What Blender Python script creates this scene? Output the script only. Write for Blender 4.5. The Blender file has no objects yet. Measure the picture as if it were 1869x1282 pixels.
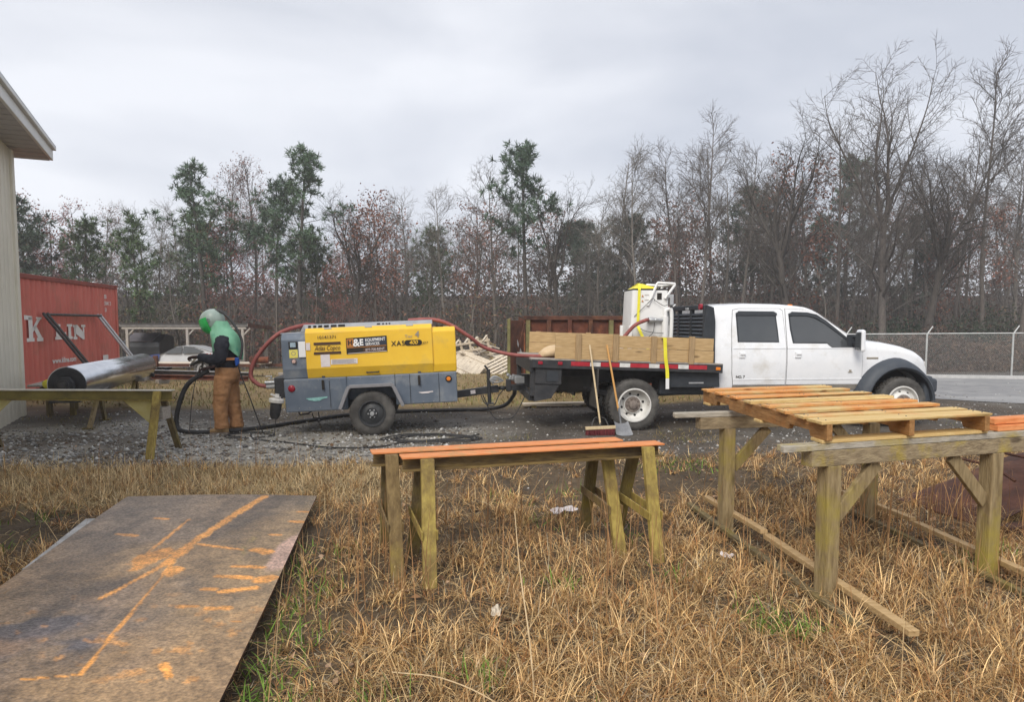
import bpy, bmesh, math, random
import numpy as np
from mathutils import Vector, Matrix, Euler
from mathutils.noise import noise as mnoise
R = math.radians
SC = bpy.context.scene
COL = SC.collection
rng = np.random.default_rng(7)
random.seed(7)

# ------------------------------------------------------------------ camera
cam_d = bpy.data.cameras.new('camera')
cam = bpy.data.objects.new('camera', cam_d)
COL.objects.link(cam)
cam.location = (0, 0, 1.7)
cam.rotation_euler = (math.pi / 2 - math.atan(95 / 1296), 0, 0)
cam_d.sensor_fit = 'HORIZONTAL'
cam_d.sensor_width = 36.0
cam_d.lens = 36.0 * 1296 / 1869
cam_d.shift_y = 0.0235
cam_d.clip_start = 0.05
cam_d.clip_end = 2000
SC.camera = cam

# ------------------------------------------------------------------ sky, sun, exposure
SUN_EL, SUN_AZ = 43.0, 200.0          # behind the camera, a little to its left
wd = bpy.data.worlds.new('World')
SC.world = wd
wd.use_nodes = True
nt = wd.node_tree
nt.nodes.clear()
N = nt.nodes.new
out = N('ShaderNodeOutputWorld')
sky = N('ShaderNodeTexSky')
sky.sky_type = 'NISHITA'
sky.sun_disc = False
sky.sun_elevation = R(SUN_EL)
sky.sun_rotation = R(SUN_AZ)
sky.air_density = 1.0
sky.dust_density = 3.0
bg1 = N('ShaderNodeBackground'); bg1.inputs[1].default_value = 0.07
nt.links.new(sky.outputs[0], bg1.inputs[0])
tc = N('ShaderNodeTexCoord')
mp = N('ShaderNodeMapping'); mp.inputs['Scale'].default_value = (1.0, 1.0, 2.6)
mp.inputs['Location'].default_value = (0.35, 0.1, 0.0)
nz = N('ShaderNodeTexNoise'); nz.inputs['Scale'].default_value = 2.1; nz.inputs['Detail'].default_value = 5
nz.inputs['Roughness'].default_value = 0.45; nz.inputs['Distortion'].default_value = 0.3
cr = N('ShaderNodeValToRGB')
cr.color_ramp.elements[0].position = 0.36; cr.color_ramp.elements[0].color = (0.345, 0.362, 0.405, 1)
cr.color_ramp.elements[1].position = 0.63; cr.color_ramp.elements[1].color = (0.505, 0.515, 0.545, 1)
nt.links.new(tc.outputs['Generated'], mp.inputs[0]); nt.links.new(mp.outputs[0], nz.inputs[0]); nt.links.new(nz.outputs[0], cr.inputs[0])
bg2 = N('ShaderNodeBackground'); bg2.inputs[1].default_value = 1.0
sx = N('ShaderNodeSeparateXYZ'); nt.links.new(tc.outputs['Generated'], sx.inputs[0])
mr_ = N('ShaderNodeMapRange'); mr_.inputs[1].default_value = 0.05; mr_.inputs[2].default_value = 0.55; mr_.inputs[3].default_value = 1.12; mr_.inputs[4].default_value = 0.97
nt.links.new(sx.outputs[2], mr_.inputs[0])
vm = N('ShaderNodeVectorMath'); vm.operation = 'SCALE'; nt.links.new(cr.outputs[0], vm.inputs[0]); nt.links.new(mr_.outputs[0], vm.inputs['Scale'])
nt.links.new(vm.outputs[0], bg2.inputs[0])
mx = N('ShaderNodeMixShader'); mx.inputs[0].default_value = 0.90       # nine tenths cloud
nt.links.new(bg1.outputs[0], mx.inputs[1]); nt.links.new(bg2.outputs[0], mx.inputs[2]); nt.links.new(mx.outputs[0], out.inputs[0])

sd = bpy.data.lights.new('sun', 'SUN')
sd.energy = 1.5
sd.angle = R(30)
sd.color = (1.0, 0.95, 0.87)
sun = bpy.data.objects.new('sun', sd)
COL.objects.link(sun)
az = R(SUN_AZ)
sdir = Vector((math.sin(az) * math.cos(R(SUN_EL)), math.cos(az) * math.cos(R(SUN_EL)), math.sin(R(SUN_EL))))
sun.rotation_euler = sdir.to_track_quat('Z', 'Y').to_euler()
sun.location = (0, -5, 20)

SC.view_settings.view_transform = 'Standard'
SC.view_settings.look = 'None'
SC.view_settings.exposure = 0.92
SC.view_settings.gamma = 1.0
SC.view_settings.use_curve_mapping = False
SC.render.engine = 'CYCLES'
SC.cycles.use_denoising = True
SC.cycles.max_bounces = 6
SC.cycles.diffuse_bounces = 3
SC.cycles.transparent_max_bounces = 6
SC.cycles.volume_bounces = 1
SC.cycles.caustics_reflective = False
SC.cycles.caustics_refractive = False

# ------------------------------------------------------------------ helpers
def smooth(a, b, x):
    t = np.clip((np.asarray(x, float) - a) / (b - a), 0, 1)
    return t * t * (3 - 2 * t)

def ground_z(x, y):
    y = np.asarray(y, float); x = np.asarray(x, float)
    s = np.minimum(y, 52.0) - 16.0
    return -0.037 * np.where(s > 2, s - 1, np.where(s > 0, s * s / 4.0, 0.0)) + 6.5 * smooth(60, 92, y)
def gz(x, y):
    return float(ground_z(x, y))

class MB:
    """collects shapes for ONE mesh object"""
    def __init__(self):
        self.v = []; self.f = []; self.m = []; self.mi = 0
    def mat(self, i): self.mi = i; return self
    def add(self, vs, fs, M=None):
        o = len(self.v)
        if M is not None: vs = [M @ Vector(p) for p in vs]
        self.v.extend([tuple(p) for p in vs])
        self.f.extend([tuple(i + o for i in f) for f in fs])
        self.m.extend([self.mi] * len(fs))
        return self
    def box(self, c, s, rot=None, M=None, taper=1.0):
        x, y, z = s[0] / 2, s[1] / 2, s[2] / 2
        vs = [Vector((a * x * (taper if d > 0 else 1), b * y * (taper if d > 0 else 1), d * z)) for d in (-1, 1) for b in (-1, 1) for a in (-1, 1)]
        if rot is not None:
            E = Euler(rot).to_matrix(); vs = [E @ p for p in vs]
        vs = [p + Vector(c) for p in vs]
        return self.add(vs, [(0, 2, 3, 1), (4, 5, 7, 6), (0, 1, 5, 4), (2, 6, 7, 3), (0, 4, 6, 2), (1, 3, 7, 5)], M)
    def bar(self, a, b, w, h, up=(0, 0, 1)):
        """rectangular bar from a to b, w sideways, h along up"""
        a = Vector(a); b = Vector(b); d = (b - a).normalized(); u = Vector(up)
        s = d.cross(u)
        if s.length < 1e-4: s = d.cross(Vector((0, 1, 0)))
        s.normalize(); u = s.cross(d).normalized()
        vs = [p + s * (i * w / 2) + u * (j * h / 2) for p in (a, b) for i, j in ((-1, -1), (1, -1), (1, 1), (-1, 1))]
        return self.add(vs, [(0, 1, 2, 3), (7, 6, 5, 4), (0, 4, 5, 1), (1, 5, 6, 2), (2, 6, 7, 3), (3, 7, 4, 0)])
    def tube(self, pts, r, n=8, cap=True):
        pts = [Vector(p) for p in pts]; k = len(pts)
        rs = r if isinstance(r, (list, tuple)) else [r] * k
        vs = []; fs = []; u = None
        for i, p in enumerate(pts):
            d = (pts[min(i + 1, k - 1)] - pts[max(i - 1, 0)])
            d = d.normalized() if d.length > 1e-9 else Vector((0, 0, 1))
            if u is None:
                u = d.orthogonal().normalized()
            else:
                u = u - d * u.dot(d)
                u = u.normalized() if u.length > 1e-6 else d.orthogonal().normalized()
            w = d.cross(u)
            for j in range(n):
                a = 2 * math.pi * j / n
                vs.append(p + (u * math.cos(a) + w * math.sin(a)) * rs[i])
        for i in range(k - 1):
            for j in range(n):
                fs.append((i * n + j, i * n + (j + 1) % n, (i + 1) * n + (j + 1) % n, (i + 1) * n + j))
        if cap:
            fs.append(tuple(reversed(range(n)))); fs.append(tuple((k - 1) * n + j for j in range(n)))
        return self.add(vs, fs)
    def cyl(self, a, b, r, n=16, r2=None):
        return self.tube([a, b], [r, r if r2 is None else r2], n)
    def prism(self, poly, a, b, axis='y', M=None):
        """polygon in the plane across axis, extruded from a to b"""
        n = len(poly)
        def P(p, t):
            if axis == 'y': return (p[0], t, p[1])
            if axis == 'x': return (t, p[0], p[1])
            return (p[0], p[1], t)
        vs = [P(p, a) for p in poly] + [P(p, b) for p in poly]
        fs = [tuple(range(n)), tuple(reversed(range(n, 2 * n)))] + [(i, i + n, (i + 1) % n + n, (i + 1) % n) for i in range(n)]
        return self.add(vs, fs, M)
    def lathe(self, prof, c=(0, 0, 0), axis='y', n=32, a0=0, a1=2 * math.pi):
        """prof: (r, t) pairs, t along axis"""
        full = abs(a1 - a0 - 2 * math.pi) < 1e-6
        k = n if full else n + 1
        vs = []; fs = []
        for r, t in prof:
            for j in range(k):
                a = a0 + (a1 - a0) * j / n
                u, w = r * math.cos(a), r * math.sin(a)
                p = (u, t, w) if axis == 'y' else ((t, u, w) if axis == 'x' else (u, w, t))
                vs.append(Vector(p) + Vector(c))
        for i in range(len(prof) - 1):
            for j in range(n):
                j2 = (j + 1) % k
                fs.append((i * k + j, i * k + j2, (i + 1) * k + j2, (i + 1) * k + j))
        return self.add(vs, fs)
    def loft(self, rings, cap=True, close=True):
        n = len(rings[0]); vs = [p for r in rings for p in r]; fs = []
        m = n if close else n - 1
        for i in range(len(rings) - 1):
            for j in range(m):
                fs.append((i * n + j, i * n + (j + 1) % n, (i + 1) * n + (j + 1) % n, (i + 1) * n + j))
        if cap:
            fs.append(tuple(reversed(range(n)))); fs.append(tuple((len(rings) - 1) * n + j for j in range(n)))
        return self.add(vs, fs)
    def build(self, name, mats, parent=None, world=False, smooth_angle=None, bevel=None, fixn=True, **tags):
        me = bpy.data.meshes.new(name)
        vs = self.v
        if world and parent is not None:
            Mi = PM[parent.name].inverted(); vs = [Mi @ Vector(p) for p in vs]
        me.from_pydata([tuple(p) for p in vs], [], self.f)
        if not isinstance(mats, (list, tuple)): mats = [mats]
        for m in mats: me.materials.append(m)
        if len(mats) > 1: me.polygons.foreach_set('material_index', self.m)
        if fixn:
            bm = bmesh.new(); bm.from_mesh(me); bmesh.ops.recalc_face_normals(bm, faces=bm.faces); bm.to_mesh(me); bm.free()
        if smooth_angle is not None:
            me.polygons.foreach_set('use_smooth', [True] * len(me.polygons))
            me.set_sharp_from_angle(angle=R(smooth_angle))
        me.update()
        return link(name, me, parent, bevel, **tags)

PM = {}
def link(name, me, parent=None, bevel=None, label=None, cat=None, group=None, kind=None):
    o = bpy.data.objects.new(name, me)
    COL.objects.link(o)
    if parent is not None: o.parent = parent
    if label: o['label'] = label
    if cat: o['category'] = cat
    if group: o['group'] = group
    if kind: o['kind'] = kind
    if bevel:
        b = o.modifiers.new('bevel', 'BEVEL'); b.width = bevel; b.segments = 2; b.limit_method = 'ANGLE'; b.angle_limit = R(35)
    return o

def thing(name, label, cat, loc=(0, 0, 0), rot=(0, 0, 0), group=None, scale=1.0):
    o = bpy.data.objects.new(name, None)
    COL.objects.link(o)
    o.empty_display_size = 0.1
    o.location = loc; o.rotation_euler = rot; o.scale = (scale,) * 3
    o['label'] = label; o['category'] = cat
    if group: o['group'] = group
    PM[o.name] = Matrix.LocRotScale(Vector(loc), Euler(rot), Vector((scale,) * 3))
    return o

def numpy_mesh(name, V, F, mats, cols=None, parent=None, smooth_shade=False, **tags):
    """V (n,3), F (m,k) all faces of one size; cols per vertex rgb"""
    me = bpy.data.meshes.new(name)
    V = np.asarray(V, np.float32); F = np.asarray(F, np.int32)
    k = F.shape[1]
    me.vertices.add(len(V)); me.vertices.foreach_set('co', V.ravel())
    me.loops.add(F.size); me.loops.foreach_set('vertex_index', F.ravel())
    me.polygons.add(len(F)); me.polygons.foreach_set('loop_start', np.arange(0, F.size, k, dtype=np.int32))
    if not isinstance(mats, (list, tuple)): mats = [mats]
    for m in mats: me.materials.append(m)
    me.update(calc_edges=True)
    if smooth_shade: me.polygons.foreach_set('use_smooth', np.ones(len(F), bool))
    if cols is not None:
        at = me.color_attributes.new('Col', 'FLOAT_COLOR', 'POINT')
        c = np.ones((len(V), 4), np.float32); c[:, :3] = cols
        at.data.foreach_set('color', c.ravel())
    me.validate()
    return link(name, me, parent, **tags)

def catmull(pts, n=8):
    P = [Vector(p) for p in pts]; o = []
    P = [P[0] * 2 - P[1]] + P + [P[-1] * 2 - P[-2]]
    for i in range(1, len(P) - 2):
        a, b, c, d = P[i - 1:i + 3]
        for k in range(n):
            t = k / n
            o.append(0.5 * ((2 * b) + (c - a) * t + (2 * a - 5 * b + 4 * c - d) * t * t + (3 * b - a - 3 * c + d) * t ** 3))
    o.append(P[-2]); return o

# ------------------------------------------------------------------ materials
MATS = {}
def lin(c):
    """sRGB 0-255 to linear"""
    return tuple(((v / 255) / 12.92 if v / 255 <= .04045 else ((v / 255 + .055) / 1.055) ** 2.4) for v in c)

def mat(name, c1, c2=None, scale=6.0, rough=0.6, metal=0.0, bump=0.0, bscale=None, detail=6, stretch=None, lo=0.35, hi=0.65,
        c3=None, s3=2.0, lo3=0.55, hi3=0.7, spec=0.4, coat=0.0, r2=None, trans=0.0, attr=False, knots=0.0):
    """principled; noise between c1 and c2, larger stains of c3"""
    if name in MATS: return MATS[name]
    m = bpy.data.materials.new(name); m.use_nodes = True
    t = m.node_tree; b = t.nodes['Principled BSDF']; n = t.nodes.new; L = t.links.new
    b.inputs['Roughness'].default_value = rough; b.inputs['Metallic'].default_value = metal
    b.inputs['Specular IOR Level'].default_value = spec
    b.inputs['Coat Weight'].default_value = coat
    tc = n('ShaderNodeTexCoord'); mp = n('ShaderNodeMapping')
    L(tc.outputs['Object'], mp.inputs[0])
    if stretch: mp.inputs['Scale'].default_value = stretch
    nz = n('ShaderNodeTexNoise'); nz.inputs['Scale'].default_value = scale; nz.inputs['Detail'].default_value = detail
    nz.inputs['Roughness'].default_value = 0.6
    L(mp.outputs[0], nz.inputs['Vector'])
    src = None
    if attr:
        a = n('ShaderNodeVertexColor'); a.layer_name = 'Col'; src = a.outputs[0]
        if c2 is not None:      # multiply by a noise tint c1..c2
            r = n('ShaderNodeValToRGB'); r.color_ramp.elements[0].position = lo; r.color_ramp.elements[1].position = hi
            r.color_ramp.elements[0].color = (*c1, 1); r.color_ramp.elements[1].color = (*c2, 1); L(nz.outputs[0], r.inputs[0])
            mm = n('ShaderNodeMix'); mm.data_type = 'RGBA'; mm.blend_type = 'MULTIPLY'; mm.inputs[0].default_value = 1
            L(src, mm.inputs[6]); L(r.outputs[0], mm.inputs[7]); src = mm.outputs[2]
    elif c2 is not None:
        r = n('ShaderNodeValToRGB'); r.color_ramp.elements[0].position = lo; r.color_ramp.elements[1].position = hi
        r.color_ramp.elements[0].color = (*c1, 1); r.color_ramp.elements[1].color = (*c2, 1)
        L(nz.outputs[0], r.inputs[0]); src = r.outputs[0]
    if c3 is not None:
        n3 = n('ShaderNodeTexNoise'); n3.inputs['Scale'].default_value = s3; n3.inputs['Detail'].default_value = 5; n3.inputs['Roughness'].default_value = .65
        L(tc.outputs['Object'], n3.inputs['Vector'])
        r3 = n('ShaderNodeMapRange'); r3.inputs[1].default_value = lo3; r3.inputs[2].default_value = hi3
        L(n3.outputs[0], r3.inputs[0])
        mm = n('ShaderNodeMix'); mm.data_type = 'RGBA'
        L(r3.outputs[0], mm.inputs[0])
        if src is not None: L(src, mm.inputs[6])
        else: mm.inputs[6].default_value = (*c1, 1)
        mm.inputs[7].default_value = (*c3, 1); src = mm.outputs[2]
    if knots and src is not None:
        vo = n('ShaderNodeTexVoronoi'); vo.inputs['Scale'].default_value = knots
        mk = n('ShaderNodeMapping'); mk.inputs['Scale'].default_value = tuple(.45 if v < 2.1 else 1.6 for v in (stretch or (1, 1, 1)))
        L(tc.outputs['Object'], mk.inputs[0]); L(mk.outputs[0], vo.inputs['Vector'])
        kr = n('ShaderNodeMapRange'); kr.inputs[1].default_value = .16; kr.inputs[2].default_value = .07; kr.inputs[3].default_value = 0; kr.inputs[4].default_value = .75
        L(vo.outputs['Distance'], kr.inputs[0])
        km = n('ShaderNodeMix'); km.data_type = 'RGBA'; L(kr.outputs[0], km.inputs[0]); L(src, km.inputs[6]); km.inputs[7].default_value = (c1[0] * .35, c1[1] * .32, c1[2] * .3, 1); src = km.outputs[2]
    if src is not None: L(src, b.inputs['Base Color'])
    else: b.inputs['Base Color'].default_value = (*c1, 1)
    if r2 is not None:
        rr = n('ShaderNodeMapRange'); rr.inputs[1].default_value = .35; rr.inputs[2].default_value = .65
        rr.inputs[3].default_value = rough; rr.inputs[4].default_value = r2
        L(nz.outputs[0], rr.inputs[0]); L(rr.outputs[0], b.inputs['Roughness'])
    if bump:
        nb = n('ShaderNodeTexNoise'); nb.inputs['Scale'].default_value = bscale or scale * 3; nb.inputs['Detail'].default_value = 8
        L(mp.outputs[0], nb.inputs['Vector'])
        bp = n('ShaderNodeBump'); bp.inputs['Strength'].default_value = min(1, bump); bp.inputs['Distance'].default_value = 0.02
        L(nb.outputs[0], bp.inputs['Height']); L(bp.outputs[0], b.inputs['Normal'])
    if trans:
        b.inputs['Transmission Weight'].default_value = trans
    MATS[name] = m
    return m

M = {}
M['white_paint'] = mat('white_paint', (.78, .80, .83), (.84, .85, .87), scale=3, rough=.22, coat=.4, c3=(.60, .575, .53), s3=2.2, lo3=.56, hi3=.8, r2=.35)
M['black_steel'] = mat('black_steel', (.022, .024, .028), (.045, .045, .048), scale=8, rough=.5, bump=.1, c3=(.10, .085, .07), s3=3, lo3=.6, hi3=.85)
M['black_plastic'] = mat('black_plastic', (.022, .027, .034), (.036, .042, .050), scale=10, rough=.5, bump=.1)
M['flare'] = mat('flare', (.045, .055, .07), (.06, .07, .085), scale=10, rough=.55, bump=.05)
M['rubber'] = mat('rubber', (.045, .042, .04), (.10, .095, .088), scale=5, rough=.8, bump=.2, bscale=40, c3=(.17, .16, .145), s3=2.2, lo3=.5, hi3=.8)
M['rim_white'] = mat('rim_white', (.62, .61, .58), (.74, .73, .70), scale=9, rough=.35, c3=(.30, .26, .22), s3=6, lo3=.6, hi3=.75)
M['hub_rust'] = mat('hub_rust', (.16, .13, .115), (.26, .22, .19), scale=16, rough=.7, bump=.3)
M['dark'] = mat('dark', (.012, .012, .013), rough=.8)
M['glass'] = mat('glass', (.045, .052, .058), (.075, .08, .085), scale=.7, rough=.06, spec=.6)
M['glass'].node_tree.nodes['Principled BSDF'].inputs['Coat Weight'].default_value = .5
M['red_lens'] = mat('red_lens', (.30, .015, .03), rough=.25)
M['amber_lens'] = mat('amber_lens', (.75, .22, .02), rough=.25)
M['red_tape'] = mat('red_tape', (.36, .018, .03), (.45, .03, .045), scale=14, rough=.35, c3=(.15, .03, .03), s3=9, lo3=.6, hi3=.8)
M['white_tape'] = mat('white_tape', (.55, .54, .52), (.72, .72, .70), scale=14, rough=.35, c3=(.25, .22, .2), s3=9, lo3=.6, hi3=.75)
M['chrome'] = mat('chrome', (.75, .77, .80), rough=.12, metal=1.0)
M['galv'] = mat('galv', (.42, .43, .44), (.55, .56, .57), scale=12, rough=.45, metal=.6)
M['yellow'] = mat('yellow', (.78, .47, .03), (.85, .54, .04), scale=2.5, rough=.34, coat=.15, c3=(.60, .39, .09), s3=2.6, lo3=.52, hi3=.8)
M['slate'] = mat('slate', (.115, .145, .19), (.16, .19, .235), scale=3, rough=.45, c3=(.25, .27, .29), s3=3.2, lo3=.52, hi3=.72, r2=.6)
M['slate_top'] = mat('slate_top', (.27, .29, .32), (.34, .36, .39), scale=6, rough=.5)
M['fender_grey'] = mat('fender_grey', (.20, .20, .215), (.27, .265, .28), scale=5, rough=.5)
M['print_black'] = mat('print_black', (.018, .014, .010), rough=.5)
M['print_brown'] = mat('print_brown', (.07, .035, .02), rough=.5)
M['print_navy'] = mat('print_navy', (.03, .035, .055), rough=.4)
M['print_orange'] = mat('print_orange', (.50, .20, .04), rough=.5)
M['print_white'] = mat('print_white', (.80, .80, .80), rough=.5)
M['print_grey'] = mat('print_grey', (.30, .27, .22), rough=.5)
M['sticker'] = mat('sticker', (.66, .60, .60), (.74, .69, .69), scale=20, rough=.5)
M['teal'] = mat('teal', (.16, .36, .34), (.30, .55, .52), scale=20, rough=.6)
M['blue_plastic'] = mat('blue_plastic', (.02, .09, .40), rough=.4)
M['wood_new'] = mat('wood_new', knots=4.0, c1=(.40, .26, .115), c2=(.56, .39, .20), scale=5, rough=.65, stretch=(1.2, 9, 14), bump=.15, c3=(.33, .22, .10), s3=1.5, lo3=.55, hi3=.8)
M['wood_stake'] = mat('wood_stake', (.30, .20, .10), (.42, .29, .155), scale=5, rough=.7, stretch=(12, 12, 1.2), bump=.15)
M['wood_pale'] = mat('wood_pale', (.50, .42, .32), (.68, .60, .48), scale=5, rough=.75, stretch=(2, 8, 8), bump=.2, c3=(.35, .30, .24), s3=1.1, lo3=.5, hi3=.75)
M['wood_grey'] = mat('wood_grey', (.26, .23, .20), (.42, .385, .34), scale=6, rough=.8, stretch=(2, 8, 8), bump=.3)
M['post'] = mat('post', knots=3.5, c1=(.19, .135, .065), c2=(.35, .265, .14), scale=4, rough=.8, stretch=(9, 9, 1.4), bump=.4, c3=(.34, .27, .05), s3=1.8, lo3=.5, hi3=.68)
M['post_dark'] = mat('post_dark', (.10, .075, .035), (.20, .155, .08), scale=4, rough=.8, stretch=(9, 9, 1.4), bump=.4, c3=(.22, .17, .03), s3=1.8, lo3=.5, hi3=.7)
M['beam_wood'] = mat('beam_wood', knots=3.5, c1=(.20, .15, .09), c2=(.36, .285, .175), scale=4, rough=.8, stretch=(1.2, 9, 9), bump=.4, c3=(.40, .30, .05), s3=2.2, lo3=.55, hi3=.68)
M['moss_yellow'] = mat('moss_yellow', (.25, .18, .045), (.43, .33, .085), scale=5, rough=.75, stretch=(6, 6, 1.5), bump=.3, c3=(.15, .10, .04), s3=3.4, lo3=.45, hi3=.66)
M['moss_brown'] = mat('moss_brown', (.13, .085, .035), (.25, .175, .075), scale=5, rough=.8, stretch=(6, 6, 1.5), bump=.3, c3=(.30, .225, .05), s3=2.6, lo3=.55, hi3=.72)
M['beam_steel'] = mat('beam_steel', (.10, .065, .028), (.24, .165, .055), scale=4, rough=.7, stretch=(1.5, 6, 6), bump=.3, c3=(.05, .035, .02), s3=2, lo3=.5, hi3=.7)
M['primer'] = mat('primer', (.66, .215, .065), (.78, .33, .13), scale=5, rough=.65, stretch=(1.5, 7, 7), c3=(.42, .27, .11), s3=3.2, lo3=.58, hi3=.72, bump=.15)
M['primer_wood'] = mat('primer_wood', knots=4.5, c1=(.62, .22, .06), c2=(.70, .36, .11), scale=4, rough=.7, stretch=(1.0, 8, 8), c3=(.62, .46, .20), s3=1.6, lo3=.48, hi3=.62, bump=.25)
M['primer_wood2'] = mat('primer_wood2', knots=4.5, c1=(.60, .40, .15), c2=(.68, .50, .23), scale=4, rough=.7, stretch=(1.0, 8, 8), c3=(.64, .24, .07), s3=1.5, lo3=.52, hi3=.66, bump=.25)
M['stringer'] = mat('stringer', knots=4.0, c1=(.24, .115, .035), c2=(.42, .225, .085), scale=4, rough=.75, stretch=(8, 1.2, 8), c3=(.50, .19, .05), s3=2.2, lo3=.5, hi3=.7, bump=.3)
M['board_end'] = mat('board_end', (.36, .35, .34), (.56, .55, .54), scale=9, rough=.7, bump=.2)
M['cream'] = mat('cream', (.74, .70, .58), (.79, .75, .63), scale=1.5, rough=.5, c3=(.64, .61, .50), s3=.9, lo3=.5, hi3=.8)
M['trim_white'] = mat('trim_white', (.66, .66, .64), (.74, .74, .72), scale=2, rough=.45)
M['soffit'] = mat('soffit', (.46, .45, .47), (.52, .51, .53), scale=3, rough=.7)
M['container_red'] = mat('container_red', (.54, .13, .10), (.65, .19, .15), scale=2.2, rough=.55, stretch=(3, 3, .35), lo=.3, hi=.7, c3=(.40, .16, .11), s3=.9, lo3=.5, hi3=.75, bump=.1)
M['container_dark'] = mat('container_dark', (.20, .055, .045), (.30, .08, .06), scale=3, rough=.6)
M['letter_white'] = mat('letter_white', (.72, .70, .68), (.80, .78, .76), scale=8, rough=.6, c3=(.55, .38, .34), s3=7, lo3=.62, hi3=.75)
M['rust'] = mat('rust', (.075, .024, .015), (.165, .052, .027), scale=4, rough=.85, bump=.4, c3=(.30, .11, .04), s3=2, lo3=.55, hi3=.75)
M['rust_dark'] = mat('rust_dark', (.045, .02, .014), (.13, .05, .03), scale=4, rough=.85, bump=.4, c3=(.17, .07, .03), s3=1.6, lo3=.55, hi3=.75)
M['rust_green'] = mat('rust_green', (.13, .12, .05), (.24, .22, .09), scale=5, rough=.85, bump=.3, c3=(.10, .05, .03), s3=2, lo3=.5, hi3=.7)
M['steel_dark'] = mat('steel_dark', (.045, .045, .048), (.09, .088, .085), scale=6, rough=.55, metal=.3, bump=.2)
M['hose_red'] = mat('hose_red', (.22, .055, .05), (.32, .10, .085), scale=7, rough=.6, bump=.1)
M['hose_black'] = mat('hose_black', (.018, .018, .02), (.04, .04, .042), scale=9, rough=.6, bump=.1)
M['strap'] = mat('strap', (.78, .70, .03), (.85, .78, .06), scale=10, rough=.6)
M['bag'] = mat('bag', (.55, .40, .24), (.70, .54, .35), scale=5, rough=.8, bump=.3)
M['bristle'] = mat('bristle', (.09, .01, .015), (.16, .025, .03), scale=60, rough=.8, stretch=(1, 1, .1))
M['handle_wood'] = mat('handle_wood', (.55, .42, .24), (.66, .53, .34), scale=8, rough=.55, stretch=(8, 8, 1))
M['handle_orange'] = mat('handle_orange', (.52, .26, .07), (.62, .34, .11), scale=8, rough=.5, stretch=(8, 8, 1))
M['shovel'] = mat('shovel', (.14, .145, .155), (.27, .275, .285), scale=6, rough=.45, metal=.5)
M['asphalt_mark'] = mat('asphalt_mark', (.5, .5, .48), rough=.8)
# ================================================================== SETTING: ground, road, gravel, grass
_tab = np.random.default_rng(3).random((256, 256))
def vnoise(x, y, f=1.0, seed=0):
    x = np.asarray(x, float) * f + seed * 17.31; y = np.asarray(y, float) * f + seed * 9.77
    xi = np.floor(x).astype(int); yi = np.floor(y).astype(int); u = x - xi; v = y - yi
    u = u * u * (3 - 2 * u); v = v * v * (3 - 2 * v)
    a = _tab[xi % 256, yi % 256]; b = _tab[(xi + 1) % 256, yi % 256]; c = _tab[xi % 256, (yi + 1) % 256]; d = _tab[(xi + 1) % 256, (yi + 1) % 256]
    return (a * (1 - u) + b * u) * (1 - v) + (c * (1 - u) + d * u) * v
def fbm(x, y, f=1.0, seed=0, o=4):
    s = 0; w = 0
    for k in range(o):
        s = s + vnoise(x, y, f * 2 ** k, seed + k) * .5 ** k; w += .5 ** k
    return s / w

def gravel_mask(x, y):
    e = (fbm(x, y, .9, 5) - .5) * 1.6
    near = np.interp(x, [-14, -6, -3.8, -2.4, -1.5, 0.5, 2.6, 5, 9], [8.3, 8.3, 8.15, 8.15, 8.7, 8.9, 9.1, 9.6, 11.2])
    far = np.interp(x, [-14, -9, -6, -1, 4, 7, 9, 40], [12.6, 13.2, 13.6, 13.9, 15, 20, 60, 90])
    return smooth(-.35, .35, y - near + e) * smooth(-.4, .4, far - y + e)
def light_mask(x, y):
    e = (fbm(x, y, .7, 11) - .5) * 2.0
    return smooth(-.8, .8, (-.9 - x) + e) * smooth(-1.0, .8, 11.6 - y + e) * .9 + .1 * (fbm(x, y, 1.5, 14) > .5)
def straw_mask(x, y):
    e = (fbm(x, y, .8, 21) - .5) * 1.2
    far_lawn = smooth(-.5, .6, y - 14.2 + e)
    strip = smooth(-.35, .3, y - 6.75 + e) * smooth(-.3, .35, 8.35 - y + e * .5) * smooth(-.3, .8, -1.0 - x + e)
    return np.clip(far_lawn + strip, 0, 1)

def bumps(x, y):
    w = 1 - gravel_mask(x, y)
    near = smooth(16, 8, y)
    return ((fbm(x, y, 1.3, 31) - .5) * .09 * w + (fbm(x, y, 6, 35, 3) - .5) * .05 * w + (fbm(x, y, 5, 41, 3) - .5) * .025) * near
xs = np.concatenate([np.linspace(-115, -60, 12, endpoint=False), np.linspace(-60, -16, 40, endpoint=False), np.linspace(-16, -5, 90, endpoint=False),
                     np.linspace(-5, 5, 170, endpoint=False), np.linspace(5, 16, 80, endpoint=False), np.linspace(16, 60, 40, endpoint=False), np.linspace(60, 115, 13)])
ys = np.concatenate([np.linspace(-35, -2, 14, endpoint=False), np.linspace(-2, 1.5, 14, endpoint=False), np.linspace(1.5, 9, 150, endpoint=False), np.linspace(9, 18, 90, endpoint=False),
                     np.linspace(18, 60, 60, endpoint=False), np.linspace(60, 118, 24)])
GX, GY = np.meshgrid(xs, ys)
GZ = ground_z(GX, GY) + bumps(GX, GY)
gx, gy = GX.ravel(), GY.ravel()
gm = gravel_mask(gx, gy); lm = light_mask(gx, gy); sm = straw_mask(gx, gy)
n1 = fbm(gx, gy, 2.2, 51)[:, None]; n2 = fbm(gx, gy, 9, 61, 3)[:, None]
mud = np.array([.050, .034, .020]) * (1 - n1) + np.array([.135, .096, .056]) * n1
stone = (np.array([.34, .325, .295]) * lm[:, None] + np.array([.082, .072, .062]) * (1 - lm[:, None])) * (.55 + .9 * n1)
straw = np.array([.20, .15, .06]) * (1 - n1) + np.array([.28, .195, .10]) * n1
grn = (fbm(gx, gy, .5, 71) > .55)[:, None] * 1.0
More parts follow.
